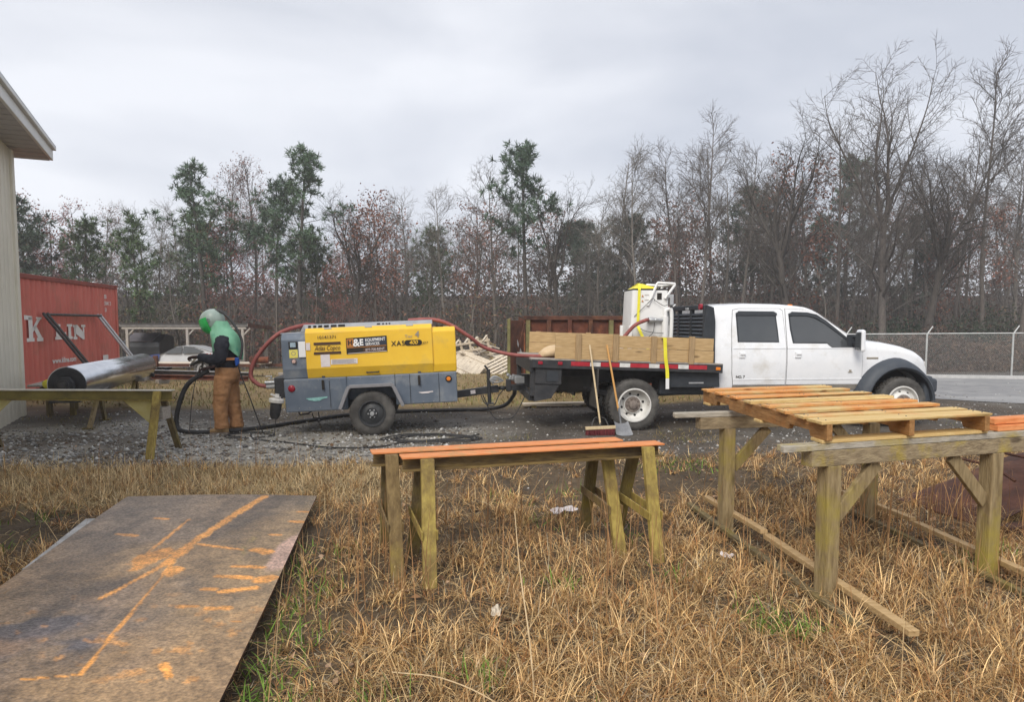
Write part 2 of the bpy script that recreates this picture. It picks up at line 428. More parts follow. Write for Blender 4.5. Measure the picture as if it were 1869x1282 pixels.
wood_floor = smooth(38, 44, gy)[:, None]
straw = straw * (1 - .35 * grn) + np.array([.20, .19, .06]) * .35 * grn
dirt = smooth(.50, .66, fbm(gx, gy, .55, 81))[:, None] * .75
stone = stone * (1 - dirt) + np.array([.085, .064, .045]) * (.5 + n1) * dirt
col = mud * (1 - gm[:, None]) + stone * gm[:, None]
s2 = (sm * (1 - gm))[:, None]
col = col * (1 - s2) + straw * s2
col = col * (1 - wood_floor) + np.array([.085, .062, .048]) * (.5 + n1) * wood_floor
col = col * (.65 + .7 * n2)
nx, ny = len(xs), len(ys)
idx = np.arange(nx * ny).reshape(ny, nx)
F = np.stack([idx[:-1, :-1], idx[:-1, 1:], idx[1:, 1:], idx[1:, :-1]], -1).reshape(-1, 4)
M['ground'] = mat('ground', (.62, .60, .56), (1.25, 1.22, 1.18), scale=22, rough=.9, bump=.8, bscale=45, attr=True, lo=.3, hi=.7)
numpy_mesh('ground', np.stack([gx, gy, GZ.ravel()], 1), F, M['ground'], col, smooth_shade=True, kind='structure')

# road and kerb beyond the truck
def strip(name, left, right, dz, m, n=40, **tags):
    a = catmull([(p[0], p[1], 0) for p in left], n // max(1, len(left) - 1)); b = catmull([(p[0], p[1], 0) for p in right], n // max(1, len(right) - 1))
    V = []; Fq = []; w = 5
    for p, q in zip(a, b):
        for k in range(w + 1):
            c = p.lerp(q, k / w); V.append((c.x, c.y, gz(c.x, c.y) + dz))
    for i in range(len(a) - 1):
        for k in range(w):
            o = i * (w + 1) + k; Fq.append((o, o + 1, o + w + 2, o + w + 1))
    return numpy_mesh(name, V, Fq, m, smooth_shade=True, **tags)
M['asphalt'] = mat('asphalt', (.20, .20, .205), (.30, .295, .29), scale=3, rough=.75, bump=.3, bscale=60, c3=(.36, .355, .35), s3=.35, lo3=.5, hi3=.65)
M['kerb'] = mat('kerb', (.42, .42, .41), (.54, .53, .52), scale=5, rough=.8, bump=.3)
RN = [(4.5, 21.5), (8.6, 16.6), (12.2, 14.0), (20, 10.2), (34, 5.0)]
RF = [(5.6, 29.3), (12, 27.6), (18, 25.2), (26, 22.2), (40, 16.5)]
strip('road', RN, RF, .012, M['asphalt'], kind='structure')
kb = MB()
kp = catmull([(p[0], p[1] + .15, gz(p[0], p[1])) for p in RF], 10)
for p, q in zip(kp[:-1], kp[1:]):
    kb.bar(p + Vector((0, 0, .04)), q + Vector((0, 0, .04)), .30, .16)
kb.build('kerb', M['kerb'], kind='structure')

# ---- loose stones
def in_frustum_points(n, y0, y1, power=1.0, pad=1.1, half=.78):
    u = rng.random(n)
    if power == 1.0: Y = y0 * (y1 / y0) ** u
    else: Y = (y0 ** (1 - power) + u * (y1 ** (1 - power) - y0 ** (1 - power))) ** (1 / (1 - power))
    X = (rng.random(n) * 2 - 1) * (half * Y + pad)
    return X, Y
def surf(X, Y): return ground_z(X, Y) + bumps(X, Y)
PLATE = [(-1.78, 6.38), (-3.50, 6.36), (-2.57, 1.5), (-1.02, 1.5)]
def in_plate(X, Y, m=0.0):
    t = (6.38 - Y) / 4.88
    return (Y < 6.38 + m) & (X < -1.78 + .76 * t + m) & (X > -3.5 + .93 * t - m)

X, Y = in_frustum_points(90000, 7.2, 24, 1.6)
g = gravel_mask(X, Y); l = light_mask(X, Y)
keep = rng.random(len(X)) < g * (.25 + .75 * l) * (.3 + .9 * fbm(X, Y, 1.1, 91)) + .01
X, Y, l = X[keep][:40000], Y[keep][:40000], l[keep][:40000]
n = len(X)
octv = np.array([(1, 0, 0), (-1, 0, 0), (0, 1, 0), (0, -1, 0), (0, 0, 1), (0, 0, -1)], float)
octf = np.array([(0, 2, 4), (2, 1, 4), (1, 3, 4), (3, 0, 4), (2, 0, 5), (1, 2, 5), (3, 1, 5), (0, 3, 5)])
sz = rng.gamma(1.8, .0056, n).clip(.005, .036) * (1 + .35 * l)
V = octv[None] * (rng.random((n, 6, 3)) * .7 + .65) * sz[:, None, None]
V[:, :, 2] *= .62
a = rng.random(n) * 6.28
c, s = np.cos(a)[:, None], np.sin(a)[:, None]
vx = V[:, :, 0] * c - V[:, :, 1] * s; vy = V[:, :, 0] * s + V[:, :, 1] * c
V = np.stack([vx + X[:, None], vy + Y[:, None], V[:, :, 2] + (surf(X, Y) + sz * .22)[:, None]], 2).reshape(-1, 3)
Ff = (octf[None] + (np.arange(n) * 6)[:, None, None]).reshape(-1, 3)
tone = rng.random(n)
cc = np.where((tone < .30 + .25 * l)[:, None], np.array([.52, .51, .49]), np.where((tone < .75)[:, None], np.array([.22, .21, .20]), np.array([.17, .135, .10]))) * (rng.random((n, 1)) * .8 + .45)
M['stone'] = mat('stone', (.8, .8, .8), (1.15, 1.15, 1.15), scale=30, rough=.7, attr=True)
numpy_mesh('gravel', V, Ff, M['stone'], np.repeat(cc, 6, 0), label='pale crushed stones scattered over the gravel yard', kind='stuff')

# ---- blades
def blades(X, Y, Z, az, L, w, e0, curve, segs):
    """arrays -> vertices, quads (a strip per blade)"""
    n = len(X); t = np.arange(segs + 1) / segs
    ang = e0[:, None] + curve[:, None] * t[None]
    am = (ang[:, 1:] + ang[:, :-1]) / 2
    st = (L / segs)[:, None]
    h = np.concatenate([np.zeros((n, 1)), np.cumsum(np.sin(am) * st, 1)], 1)
    v = np.concatenate([np.zeros((n, 1)), np.cumsum(np.cos(am) * st, 1)], 1)
    ww = w[:, None] * (1 - .85 * t[None] ** 1.5) / 2
    tw = az + np.pi / 2 + rng.normal(0, .5, n)
    px, py = np.cos(tw)[:, None] * ww, np.sin(tw)[:, None] * ww
    cx = X[:, None] + np.cos(az)[:, None] * h; cy = Y[:, None] + np.sin(az)[:, None] * h
    cz = np.maximum(Z[:, None] + v, Z[:, None] + .004)
    V = np.stack([np.stack([cx - px, cy - py, cz], -1), np.stack([cx + px, cy + py, cz], -1)], 2)   # n, segs+1, 2, 3
    base = (np.arange(n) * (segs + 1) * 2)[:, None] + (np.arange(segs) * 2)[None]
    F = np.stack([base, base + 1, base + 3, base + 2], -1).reshape(-1, 4)
    return V.reshape(-1, 3), F
PAL = np.array([(.66, .49, .26), (.50, .335, .155), (.34, .21, .085), (.21, .125, .055), (.12, .075, .038), (.36, .18, .075), (.40, .34, .24)])
def pick(n, p, var=.35):
    c = PAL[rng.choice(len(PAL), n, p=np.array(p) / np.sum(p))]
    return c * (1 + (rng.random((n, 1)) - .5) * 2 * var)
M['grass'] = mat('grass', (1, 1, 1), rough=.75, attr=True, spec=.2)
M['grass'].node_tree.nodes['Principled BSDF'].inputs['Subsurface Weight'].default_value = 0.0
def grass(name, label, X, Y, L, w, e0, curve, segs, cols, az=None, kind='stuff'):
    n = len(X)
    if az is None: az = rng.random(n) * 6.283
    V, F = blades(X, Y, surf(X, Y), az, L, w, e0, curve, segs)
    return numpy_mesh(name, V, F, M['grass'], np.repeat(cols, (segs + 1) * 2, 0), label=label, kind=kind)

def meadow(X, Y):
    """how grassy the near rough is"""
    bare = smooth(.58, .72, fbm(X, Y, .75, 101))
    muddy = np.exp(-((X - .5) ** 2 / 1.2 + (Y - 7.3) ** 2 / 1.0)) + np.exp(-((X - 1.9) ** 2 / 1.0 + (Y - 7.6) ** 2 / .6)) + .8 * np.exp(-((X + .9) ** 2 / .04 + (Y - 4.5) ** 2 / 3))
    edge = np.exp(-((X + 1.78 - .156 * (6.38 - Y) - .10) / .20) ** 2) * (Y < 6.3)
    runs = np.zeros_like(X)
    for (ax, ay), (bx, by) in (((1.99, 3.5), (1.69, 6.35)), ((3.24, 3.9), (2.99, 6.5))):
        d = np.array([bx - ax, by - ay]); t = np.clip(((X - ax) * d[0] + (Y - ay) * d[1]) / (d @ d), 0, 1)
        runs = np.maximum(runs, np.exp(-(np.hypot(X - ax - d[0] * t, Y - ay - d[1] * t) / .11) ** 2))
    muddy = muddy + .85 * edge + .95 * runs + .35 * smooth(.60, .70, fbm(X, Y, 1.9, 107))
    leftd = np.exp(-((X + 3.9) ** 2 / .35 + (Y - 5.7) ** 2 / .8))
    return np.clip(1 - .5 * bare - .8 * muddy - .7 * leftd, 0.05, 1) * (1 - gravel_mask(X, Y) * .93)
# matted dead thatch
X, Y = in_frustum_points(120000, 2.0, 9.6, 1.15)
k = (rng.random(len(X)) < meadow(X, Y)) & ~in_plate(X, Y, -.05)
X, Y = X[k][:66000], Y[k][:66000]; n = len(X)
grass('dry_grass', 'matted dead brown grass covering the rough ground in front', X, Y, rng.uniform(.05, .19, n), rng.uniform(.0024, .0055, n) * (1 + .06 * Y), rng.normal(1.2, .35, n), rng.normal(.4, 1.3, n), 3,
      pick(n, [1.9, 1.9, 1.9, 1.9, 1.5, .9, .8], .45))
# arching tufts
nc = 3100
TX, TY = in_frustum_points(nc * 3, 2.1, 9.3, 1.1)
k = (rng.random(len(TX)) < meadow(TX, TY) ** 1.5 * (.35 + fbm(TX, TY, 1.7, 131))) & ~in_plate(TX, TY, .03)
TX, TY = TX[k][:nc], TY[k][:nc]; nc = len(TX)
per = rng.integers(14, 42, nc)
ci = np.repeat(np.arange(nc), per); n = len(ci)
hue = rng.random(nc)
X = TX[ci] + rng.normal(0, .028, n); Y = TY[ci] + rng.normal(0, .028, n)
lc = (rng.uniform(.09, .28, nc) * (.9 + .2 * (TX > 1.6)))[ci]
tint = np.array([(1.25, 1.18, 1.05), (1.1, 1.0, .95), (.8, .74, .68), (1.3, 1.2, 1.1), (1.0, .85, .72)])[(hue * 5).astype(int)]
cols = pick(n, [3.4, 2.4, 1.5, 1.0, .5, .7, .7], .42) * tint[ci]
grass('grass_tuft', 'arching tufts of straw coloured dead grass', X, Y, lc * rng.uniform(.5, 1.15, n), rng.uniform(.0024, .0052, n) * (1 + .07 * Y), np.abs(rng.normal(.45, .35, n)), rng.uniform(.4, 3.3, n), 4, cols)
# blond strip at the edge of the gravel
X, Y = in_frustum_points(70000, 6.5, 8.7, 1.0, half=.8)
k = (rng.random(len(X)) < straw_mask(X, Y) * (1 - .8 * gravel_mask(X, Y)) * (X < -.6)) & ~in_plate(X, Y, .02)
X, Y = X[k][:26000], Y[k][:26000]; n = len(X)
grass('straw_grass', 'blond straw grass along the edge of the gravel behind the steel plate', X, Y, rng.uniform(.06, .24, n) * (.55 + .9 * fbm(X, Y, 2.2, 141)), rng.uniform(.004, .009, n), rng.normal(1.25, .38, n), rng.normal(.3, 1.3, n), 3,
      np.array([.72, .55, .31]) * (rng.random((n, 1)) * .9 + .4) * (.6 + .75 * fbm(X, Y, 1.6, 145))[:, None])
# tall thin stalks
spots = [(-1.15, 5.2, .35, .9, 50), (-1.0, 4.3, .25, .6, 34), (.05, 4.6, .6, .5, 70), (2.75, 5.2, .45, .55, 70), (3.1, 5.7, .45, .5, 60), (1.2, 4.7, .5, .8, 36), (2.6, 3.6, .6, .5, 40), (.5, 5.6, .5, .4, 26), (3.4, 4.2, .4, .5, 40), (3.55, 5.7, .25, .35, 46), (3.9, 6.0, .3, .2, 20), (-.5, 5.6, .5, .5, 40), (-3.2, 7.4, .9, .4, 40)]
X = np.concatenate([rng.normal(a, s, c) for a, b, s, s2, c in spots]); Y = np.concatenate([rng.normal(b, s2, c) for a, b, s, s2, c in spots])
k = ~in_plate(X, Y, .02) & (Y > 2.4); X, Y = X[k], Y[k]; n = len(X)
grass('dry_stalk', 'tall thin dead weed stalks standing in the rough grass', X, Y, rng.uniform(.25, .72, n), rng.uniform(.004, .008, n), rng.normal(.03, .09, n), rng.normal(.1, .25, n), 4,
      np.array([.36, .20, .09]) * (rng.random((n, 1)) * .8 + .6))
# long fallen stalks
X, Y = in_frustum_points(800, 2.2, 7.5, 1.1); k = ~in_plate(X, Y, .05) & (rng.random(len(X)) < meadow(X, Y)); X, Y = X[k], Y[k]; n = len(X)
grass('fallen_stalk', 'long pale stalks bent over in the rough grass', X, Y, rng.uniform(.25, .65, n), rng.uniform(.003, .0055, n) * (1 + .05 * Y), np.abs(rng.normal(.75, .4, n)), rng.uniform(.1, 1.2, n), 4, np.array([.58, .41, .21]) * (rng.random((n, 1)) * .8 + .45))
# green shoots
gs = [(-1.35, 3.2), (-1.45, 3.7), (-1.55, 4.2), (.33, 4.4), (.9, 5.6), (1.45, 3.9), (.25, 5.9), (-.6, 3.0), (-.15, 3.2), (.35, 2.7), (-1.2, 2.9), (1.1, 4.6), (3.6, 5.0), (3.3, 4.9), (-4.3, 5.6), (-4.1, 6.1), (-4.6, 5.9), (-3.9, 5.2), (2.3, 8.4), (1.9, 8.6), (2.0, 8.0), (1.6, 8.2), (.6, 7.0), (-.1, 6.6), (4.2, 8.8), (1.55, 3.75)] + [(-1.78 + .156 * (6.38 - y_) + .16 + .08 * math.sin(9 * y_), y_) for y_ in (2.6, 2.9, 3.15, 3.4, 3.65, 3.9, 4.15, 4.4, 4.7, 5.1)] + [(1.50, 3.80), (1.46, 3.85), (1.52, 3.7)]
X = np.concatenate([rng.normal(a, .04 + .012 * b, 36) for a, b in gs]); Y = np.concatenate([rng.normal(b, .04 + .012 * b, 36) for a, b in gs])
k = ~in_plate(X, Y, .0); X, Y = X[k], Y[k]; n = len(X)
grass('green_weed', 'small green weeds and grass shoots among the dead grass', X, Y, rng.uniform(.05, .17, n), rng.uniform(.005, .012, n), rng.normal(.5, .3, n), rng.uniform(.1, 1.3, n), 3,
      np.array([.15, .25, .04]) * (rng.random((n, 1)) * .9 + .5))
# short lawn behind the yard
X, Y = in_frustum_points(26000, 13.6, 34, 1.3)
k = rng.random(len(X)) < straw_mask(X, Y) * (1 - gravel_mask(X, Y)); X, Y = X[k], Y[k]; n = len(X)
grass('lawn_grass', 'short winter lawn behind the yard, yellow brown', X, Y, rng.uniform(.05, .16, n), rng.uniform(.012, .03, n), rng.normal(.6, .4, n), rng.normal(.5, .5, n), 2,
      np.where((rng.random(n) < .3)[:, None], np.array([.17, .18, .05]), np.array([.28, .20, .095])) * (rng.random((n, 1)) * .8 + .5))
# sparse grass growing in gravel
X, Y = in_frustum_points(40000, 7.5, 14, 1.3)
k = rng.random(len(X)) < gravel_mask(X, Y) * smooth(.5, .7, fbm(X, Y, .8, 171)) * (1 - .8 * light_mask(X, Y)) * .8; X, Y = X[k][:7000], Y[k][:7000]; n = len(X)
grass('gravel_grass', 'thin grass growing up through the gravel', X, Y, rng.uniform(.03, .10, n), rng.uniform(.004, .009, n), rng.normal(.7, .4, n), rng.normal(.5, .5, n), 2,
      np.where((rng.random(n) < .3)[:, None], np.array([.20, .21, .06]), np.array([.33, .25, .11])) * (rng.random((n, 1)) * .7 + .5))
# fallen leaves
X, Y = in_frustum_points(2600, 2.2, 10, 1.1); k = ~in_plate(X, Y, 0); X, Y = X[k], Y[k]; n = len(X)
s_ = rng.uniform(.012, .035, n); a = rng.random(n) * 6.28; tl = rng.normal(0, .3, (n, 4)) * s_[:, None]
q = np.array([(-1, 0), (0, -.55), (1.1, 0), (0, .55)])
lx = q[None, :, 0] * s_[:, None]; ly = q[None, :, 1] * s_[:, None]
V = np.stack([X[:, None] + lx * np.cos(a)[:, None] - ly * np.sin(a)[:, None], Y[:, None] + lx * np.sin(a)[:, None] + ly * np.cos(a)[:, None], (surf(X, Y) + .022)[:, None] + tl], 2).reshape(-1, 3)
F = np.arange(n * 4).reshape(-1, 4)
numpy_mesh('leaf_litter', V, F, M['grass'], np.repeat(np.where((rng.random(n) < .25)[:, None], np.array([.42, .27, .17]), np.array([.20, .11, .055])) * (rng.random((n, 1)) * .8 + .5), 4, 0), label='brown fallen leaves lying in the grass', kind='stuff')
# ================================================================== TREES
M['bark'] = mat('bark', (.085, .072, .063), (.16, .138, .12), scale=5, rough=.9, stretch=(6, 6, 1), bump=.5)
M['bark_dark'] = mat('bark_dark', (.045, .039, .035), (.095, .082, .070), scale=5, rough=.9, stretch=(6, 6, 1), bump=.5)
M['bark_pale'] = mat('bark_pale', (.12, .105, .09), (.21, .19, .165), scale=5, rough=.9, stretch=(6, 6, 1), bump=.5)
M['foliage'] = mat('foliage', (1, 1, 1), rough=.7, attr=True, spec=.2)

def rand_perp(d):
    v = Vector((random.gauss(0, 1), random.gauss(0, 1), random.gauss(0, 1)))
    v -= d * v.dot(d)
    return v.normalized()

def quads(P, size, cols, flat=0.0, aspect=.6):
    """randomly turned leaf quads at points P"""
    P = np.asarray(P, float); n = len(P)
    a = rng.normal(0, 1, (n, 3)); a[:, 2] *= (1 - flat); a /= np.linalg.norm(a, axis=1)[:, None]
    b = rng.normal(0, 1, (n, 3)); b -= a * (a * b).sum(1)[:, None]; b /= np.linalg.norm(b, axis=1)[:, None]
    s = np.asarray(size)[:, None] if np.ndim(size) else np.full((n, 1), size)
    a = a * s; b = b * s * aspect
    V = np.stack([P - a, P - b, P + a, P + b], 1).reshape(-1, 3)
    return V, np.arange(n * 4).reshape(-1, 4), np.repeat(cols, 4, 0)

def tree_skeleton(seed, h, r, first=.35, limbs=22, spread=1.0, up=.25, wob=.12, forks=0, dens=1.0, lean=(0, 0), reach=1.0):
    random.seed(seed)
    tr = MB(); tw = MB(); tips = []
    def path(p, d, L, rad, n, wv, rise, end):
        pts = [p.copy()]; rs = [rad]; dirs = [d.copy()]
        for i in range(n):
            t = (i + 1) / n
            d = d + rand_perp(d) * random.gauss(0, wv); d.z += rise
            d.normalize(); p = p + d * (L / n)
            pts.append(p.copy()); rs.append(rad + (end - rad) * t ** .85); dirs.append(d.copy())
        return pts, rs, dirs
    def child_dir(dd, a0, a1):
        ang = random.uniform(a0, a1) * spread; return (dd * math.cos(ang) + rand_perp(dd) * math.sin(ang)).normalized()
    def sub(pts, t):
        n = len(pts) - 1; i = min(n - 1, int(t * n)); return i, pts[i].lerp(pts[i + 1], t * n - i)
    def twig(p, d, L):          # small side twig with forks
        pts, rs, dirs = path(p, d, L, .0095, 2, .30, .05, .004); tw.tube(pts, rs, 3, cap=False); tips.extend(pts[1:])
        for j in range(max(1, int(3.4 * dens * L / .7))):
            i, q = sub(pts, random.uniform(.15, 1)); dd = child_dir(dirs[i], .4, 1.1)
            e = q + dd * random.uniform(.16, .48); tw.tube([q, e], [.0062, .003], 3, cap=False); tips.append(e)
    def branch(p, d, L, rad):
        n = max(3, int(L / .42)); pts, rs, dirs = path(p, d, L, rad, n, .20, .03, .006); tw.tube(pts, rs, 3, cap=False)
        for j in range(int(L * 4.2 * dens + 2)):
            t = (j + random.random()) / int(L * 4.2 * dens + 2); i, q = sub(pts, .08 + .92 * t)
            twig(q, child_dir(dirs[i], .45, 1.15), random.uniform(.35, .9) * (1.1 - .4 * t))
    def limb(p, d, L, rad):
        n = max(4, int(L / .5)); pts, rs, dirs = path(p, d, L, rad, n, wob * 1.3, up * .13, .012); tr.tube(pts, rs, 5, cap=False)
        k = int(L * 2.0 * dens + 2)
        for j in range(k):
            t = .2 + .8 * (j + random.random()) / k; i, q = sub(pts, min(1, t))
            branch(q, child_dir(dirs[i], .45, 1.0), L * random.uniform(.22, .46) * (1.15 - .6 * t) + .25, max(.012, rs[i] * .55))
    d0 = Vector((lean[0], lean[1], 1)).normalized()
    H = h * (.50 if forks else 1.0)
    pts, rs, dirs = path(Vector((0, 0, -.25)), d0, H, r, 12, wob * .35, .05, r * .62 if forks else .02)
    tr.tube(pts, rs, 8, cap=False)
    if forks:
        for j in range(forks):
            a = 6.283 * (j + random.uniform(-.2, .2)) / forks; a_ = random.uniform(.25, .55)
            limb(pts[-1] - dirs[-1] * .3 if j < 2 else pts[-2], Vector((math.cos(a) * a_, math.sin(a) * a_, 1)).normalized(), h * random.uniform(.40, .52), r * .5)
    for j in range(limbs):
        u = (j + random.random()) / limbs; t = first + (1 - first) * u ** .9
        i, q = sub(pts, min(.995, t))
        top = 1 - (u if not forks else u * .5)
        limb(q, child_dir(dirs[i], .60, 1.05), reach * h * random.uniform(.14, .30) * (.35 + .9 * top), max(.018, rs[i] * random.uniform(.3, .5)))
    return tr, tw, tips

def mesh_only(mb, name, mats, smooth_angle=60):
    o = mb.build(name, mats, fixn=False, smooth_angle=None)
    me = o.data; bpy.data.objects.remove(o); me.polygons.foreach_set('use_smooth', [True] * len(me.polygons)); return me

def crown_with_leaves(name, tw, P, size, cols, bark, leafmat, aspect=.6):
    V1 = np.array([tuple(p) for p in tw.v]) if tw.v else np.zeros((0, 3))
    V2, F2, C2 = quads(P, size, cols, aspect=aspect)
    me = bpy.data.meshes.new(name)
    F = list(tw.f) + [tuple(int(i) + len(V1) for i in f) for f in F2]
    me.from_pydata(np.concatenate([V1, V2]).tolist(), [], F)
    me.materials.append(bark); me.materials.append(leafmat)
    me.polygons.foreach_set('material_index', [0] * len(tw.f) + [1] * len(F2))
    at = me.color_attributes.new('Col', 'FLOAT_COLOR', 'POINT')
    c = np.ones((len(V1) + len(V2), 4), np.float32); c[len(V1):, :3] = C2
    at.data.foreach_set('color', c.ravel()); me.update()
    return me

KIND = {}
def bare(key, seed, bark, leaf=0, lc=(.25, .12, .08), lsize=.07, **kw):
    tr, tw, tips = tree_skeleton(seed, **kw)
    t = mesh_only(tr, 'trunk', bark)
    if leaf:
        P = np.array([tuple(p) for p in tips]); P = P[rng.choice(len(P), min(leaf, len(P) * 3), replace=True)] + rng.normal(0, .14, (min(leaf, len(P) * 3), 3))
        c = np.array(lc) * (rng.random((len(P), 1)) * .9 + .5)
        cr = crown_with_leaves('crown', tw, P, rng.uniform(.5, 1.1, len(P)) * lsize, c, bark, M['foliage'])
    else:
        cr = mesh_only(tw, 'crown', bark)
    KIND[key] = (t, cr, kw['h'])

def pine(key, seed, h, r, first=.5, nb=46, reach=.2, clump=1.0, col=(.045, .075, .040), needles=15, shape=1.0):
    random.seed(seed); tr = MB(); tw = MB(); P = []; D = []
    pts = [Vector((0, 0, -.25))]; d = Vector((0, 0, 1)); p = pts[0]
    for i in range(14):
        d = (d + Vector((random.gauss(0, .02), random.gauss(0, .02), .1))).normalized(); p = p + d * ((h + .25) / 14); pts.append(p.copy())
    rs = [r * (1 - i / 14) ** .8 + .02 for i in range(15)]
    tr.tube(pts, rs, 8, cap=False)
    for j in range(nb):
        t = first + (1 - first) * ((j + random.random()) / nb) ** .9
        i = min(13, int(t * 14)); q = pts[i].lerp(pts[i + 1], t * 14 - i)
        a = random.random() * 6.283; u = (t - first) / (1 - first)
        pf = .5 + .5 * u / .25 if u < .25 else (1 if u < .5 else 1 - .8 * (u - .5) / .5)
        L = h * reach * 1.15 * pf * random.choice((.4, .65, .85, 1.0, 1.2)) * shape
        bd = Vector((math.cos(a), math.sin(a), random.uniform(.0, .5) + .5 * u)).normalized()
        bp = [q]; k = max(3, int(L / .45))
        for s in range(k):
            bd = (bd + Vector((random.gauss(0, .12), random.gauss(0, .12), random.gauss(.05, .08)))).normalized(); bp.append(bp[-1] + bd * (L / k))
        tr.tube(bp, [max(.012, rs[i] * .35 * (1 - s / (k + 1))) for s in range(k + 1)], 4, cap=False)
        for s in range(1, k + 1):
            for rep in range(4 if s > k * .5 else (1 if s > k * .3 else 0)):
                c = bp[s] + Vector((random.gauss(0, .28), random.gauss(0, .28), random.gauss(.08, .18)))
                tw.tube([bp[s], c], [.012, .006], 3, cap=False)
                P.append(c); D.append((c - bp[s]).normalized() if (c - bp[s]).length > .01 else bd)
    P = np.array([tuple(x) for x in P]); D = np.array([tuple(x) for x in D]); n = len(P)
    m = needles
    N0 = np.repeat(P, m, 0); ND = np.repeat(D, m, 0) * .55 + rng.normal(0, .75, (n * m, 3)); ND[:, 2] += .25
    ND /= np.linalg.norm(ND, axis=1)[:, None]
    L = rng.uniform(.18, .36, n * m)[:, None] * clump
    side = np.cross(ND, rng.normal(0, 1, (n * m, 3))); side /= np.linalg.norm(side, axis=1)[:, None]
    side *= rng.uniform(.014, .026, (n * m, 1)) * clump
    V2 = np.stack([N0 - side, N0 + side, N0 + ND * L + side * .4, N0 + ND * L - side * .4], 1).reshape(-1, 3)
    F2 = np.arange(n * m * 4).reshape(-1, 4)
    cl = np.repeat(rng.random(n) * .8 + .6, m)[:, None] * (rng.random((n * m, 1)) * .5 + .75)
    C2 = np.repeat(np.array(col) * cl, 4, 0)
    V1 = np.array([tuple(x) for x in tw.v])
    me = bpy.data.meshes.new('crown')
    me.from_pydata(np.concatenate([V1, V2]).tolist(), [], list(tw.f) + [tuple(int(i) + len(V1) for i in f) for f in F2])
    me.materials.append(M['bark_dark']); me.materials.append(M['foliage'])
    me.polygons.foreach_set('material_index', [0] * len(tw.f) + [1] * len(F2))
    at = me.color_attributes.new('Col', 'FLOAT_COLOR', 'POINT'); c = np.ones((len(V1) + len(V2), 4), np.float32); c[len(V1):, :3] = C2
    at.data.foreach_set('color', c.ravel()); me.update()
    KIND[key] = (mesh_only(tr, 'trunk', M['bark_dark']), me, h)

bare('b1', 11, M['bark'], h=14, r=.17, first=.36, limbs=22, spread=.95, up=.35)
bare('b2', 12, M['bark_dark'], h=14, r=.27, first=.55, limbs=9, spread=1.0, up=.25, forks=5)
bare('b3', 13, M['bark'], h=15, r=.15, first=.42, limbs=26, spread=.8, up=.4, reach=.85)
bare('b4', 14, M['bark'], h=16, r=.23, first=.45, limbs=11, spread=1.05, up=.4, forks=6, lean=(.05, 0), reach=1.25)
bare('b5', 15, M['bark_pale'], h=12, r=.16, first=.22, limbs=22, spread=1.1, up=.25, reach=1.15)
bare('b6', 16, M['bark_pale'], h=16, r=.16, first=.40, limbs=24, spread=.85, up=.35, reach=.85)
bare('r1', 21, M['bark'], h=11, r=.14, first=.25, limbs=20, spread=1.0, up=.25, dens=.6, leaf=7000, lc=(.24, .085, .066), lsize=.08)
bare('r2', 22, M['bark'], h=13, r=.12, first=.40, limbs=26, spread=.8, up=.3, dens=.6, leaf=2400, lc=(.23, .13, .108), lsize=.065, reach=.85)
bare('r3', 23, M['bark'], h=9, r=.14, first=.22, limbs=20, spread=1.05, up=.25, dens=.6, leaf=8000, lc=(.23, .105, .072), lsize=.09, reach=1.2)
pine('p1', 31, 13, .18, first=.40, nb=34, reach=.20, clump=1.2, col=(.085, .135, .078), needles=20)
pine('p2', 32, 13, .15, first=.52, nb=32, reach=.155, clump=1.25, col=(.08, .125, .08), needles=20)
pine('p3', 33, 10, .15, first=.2, nb=42, reach=.21, clump=1.15, col=(.085, .125, .06), needles=20)
pine('p4', 34, 11, .18, first=.32, nb=44, reach=.24, clump=1.25, col=(.068, .095, .068), needles=20)
pine('p5', 35, 9, .11, first=.28, nb=26, reach=.18, clump=1.15, col=(.10, .15, .07), needles=20)

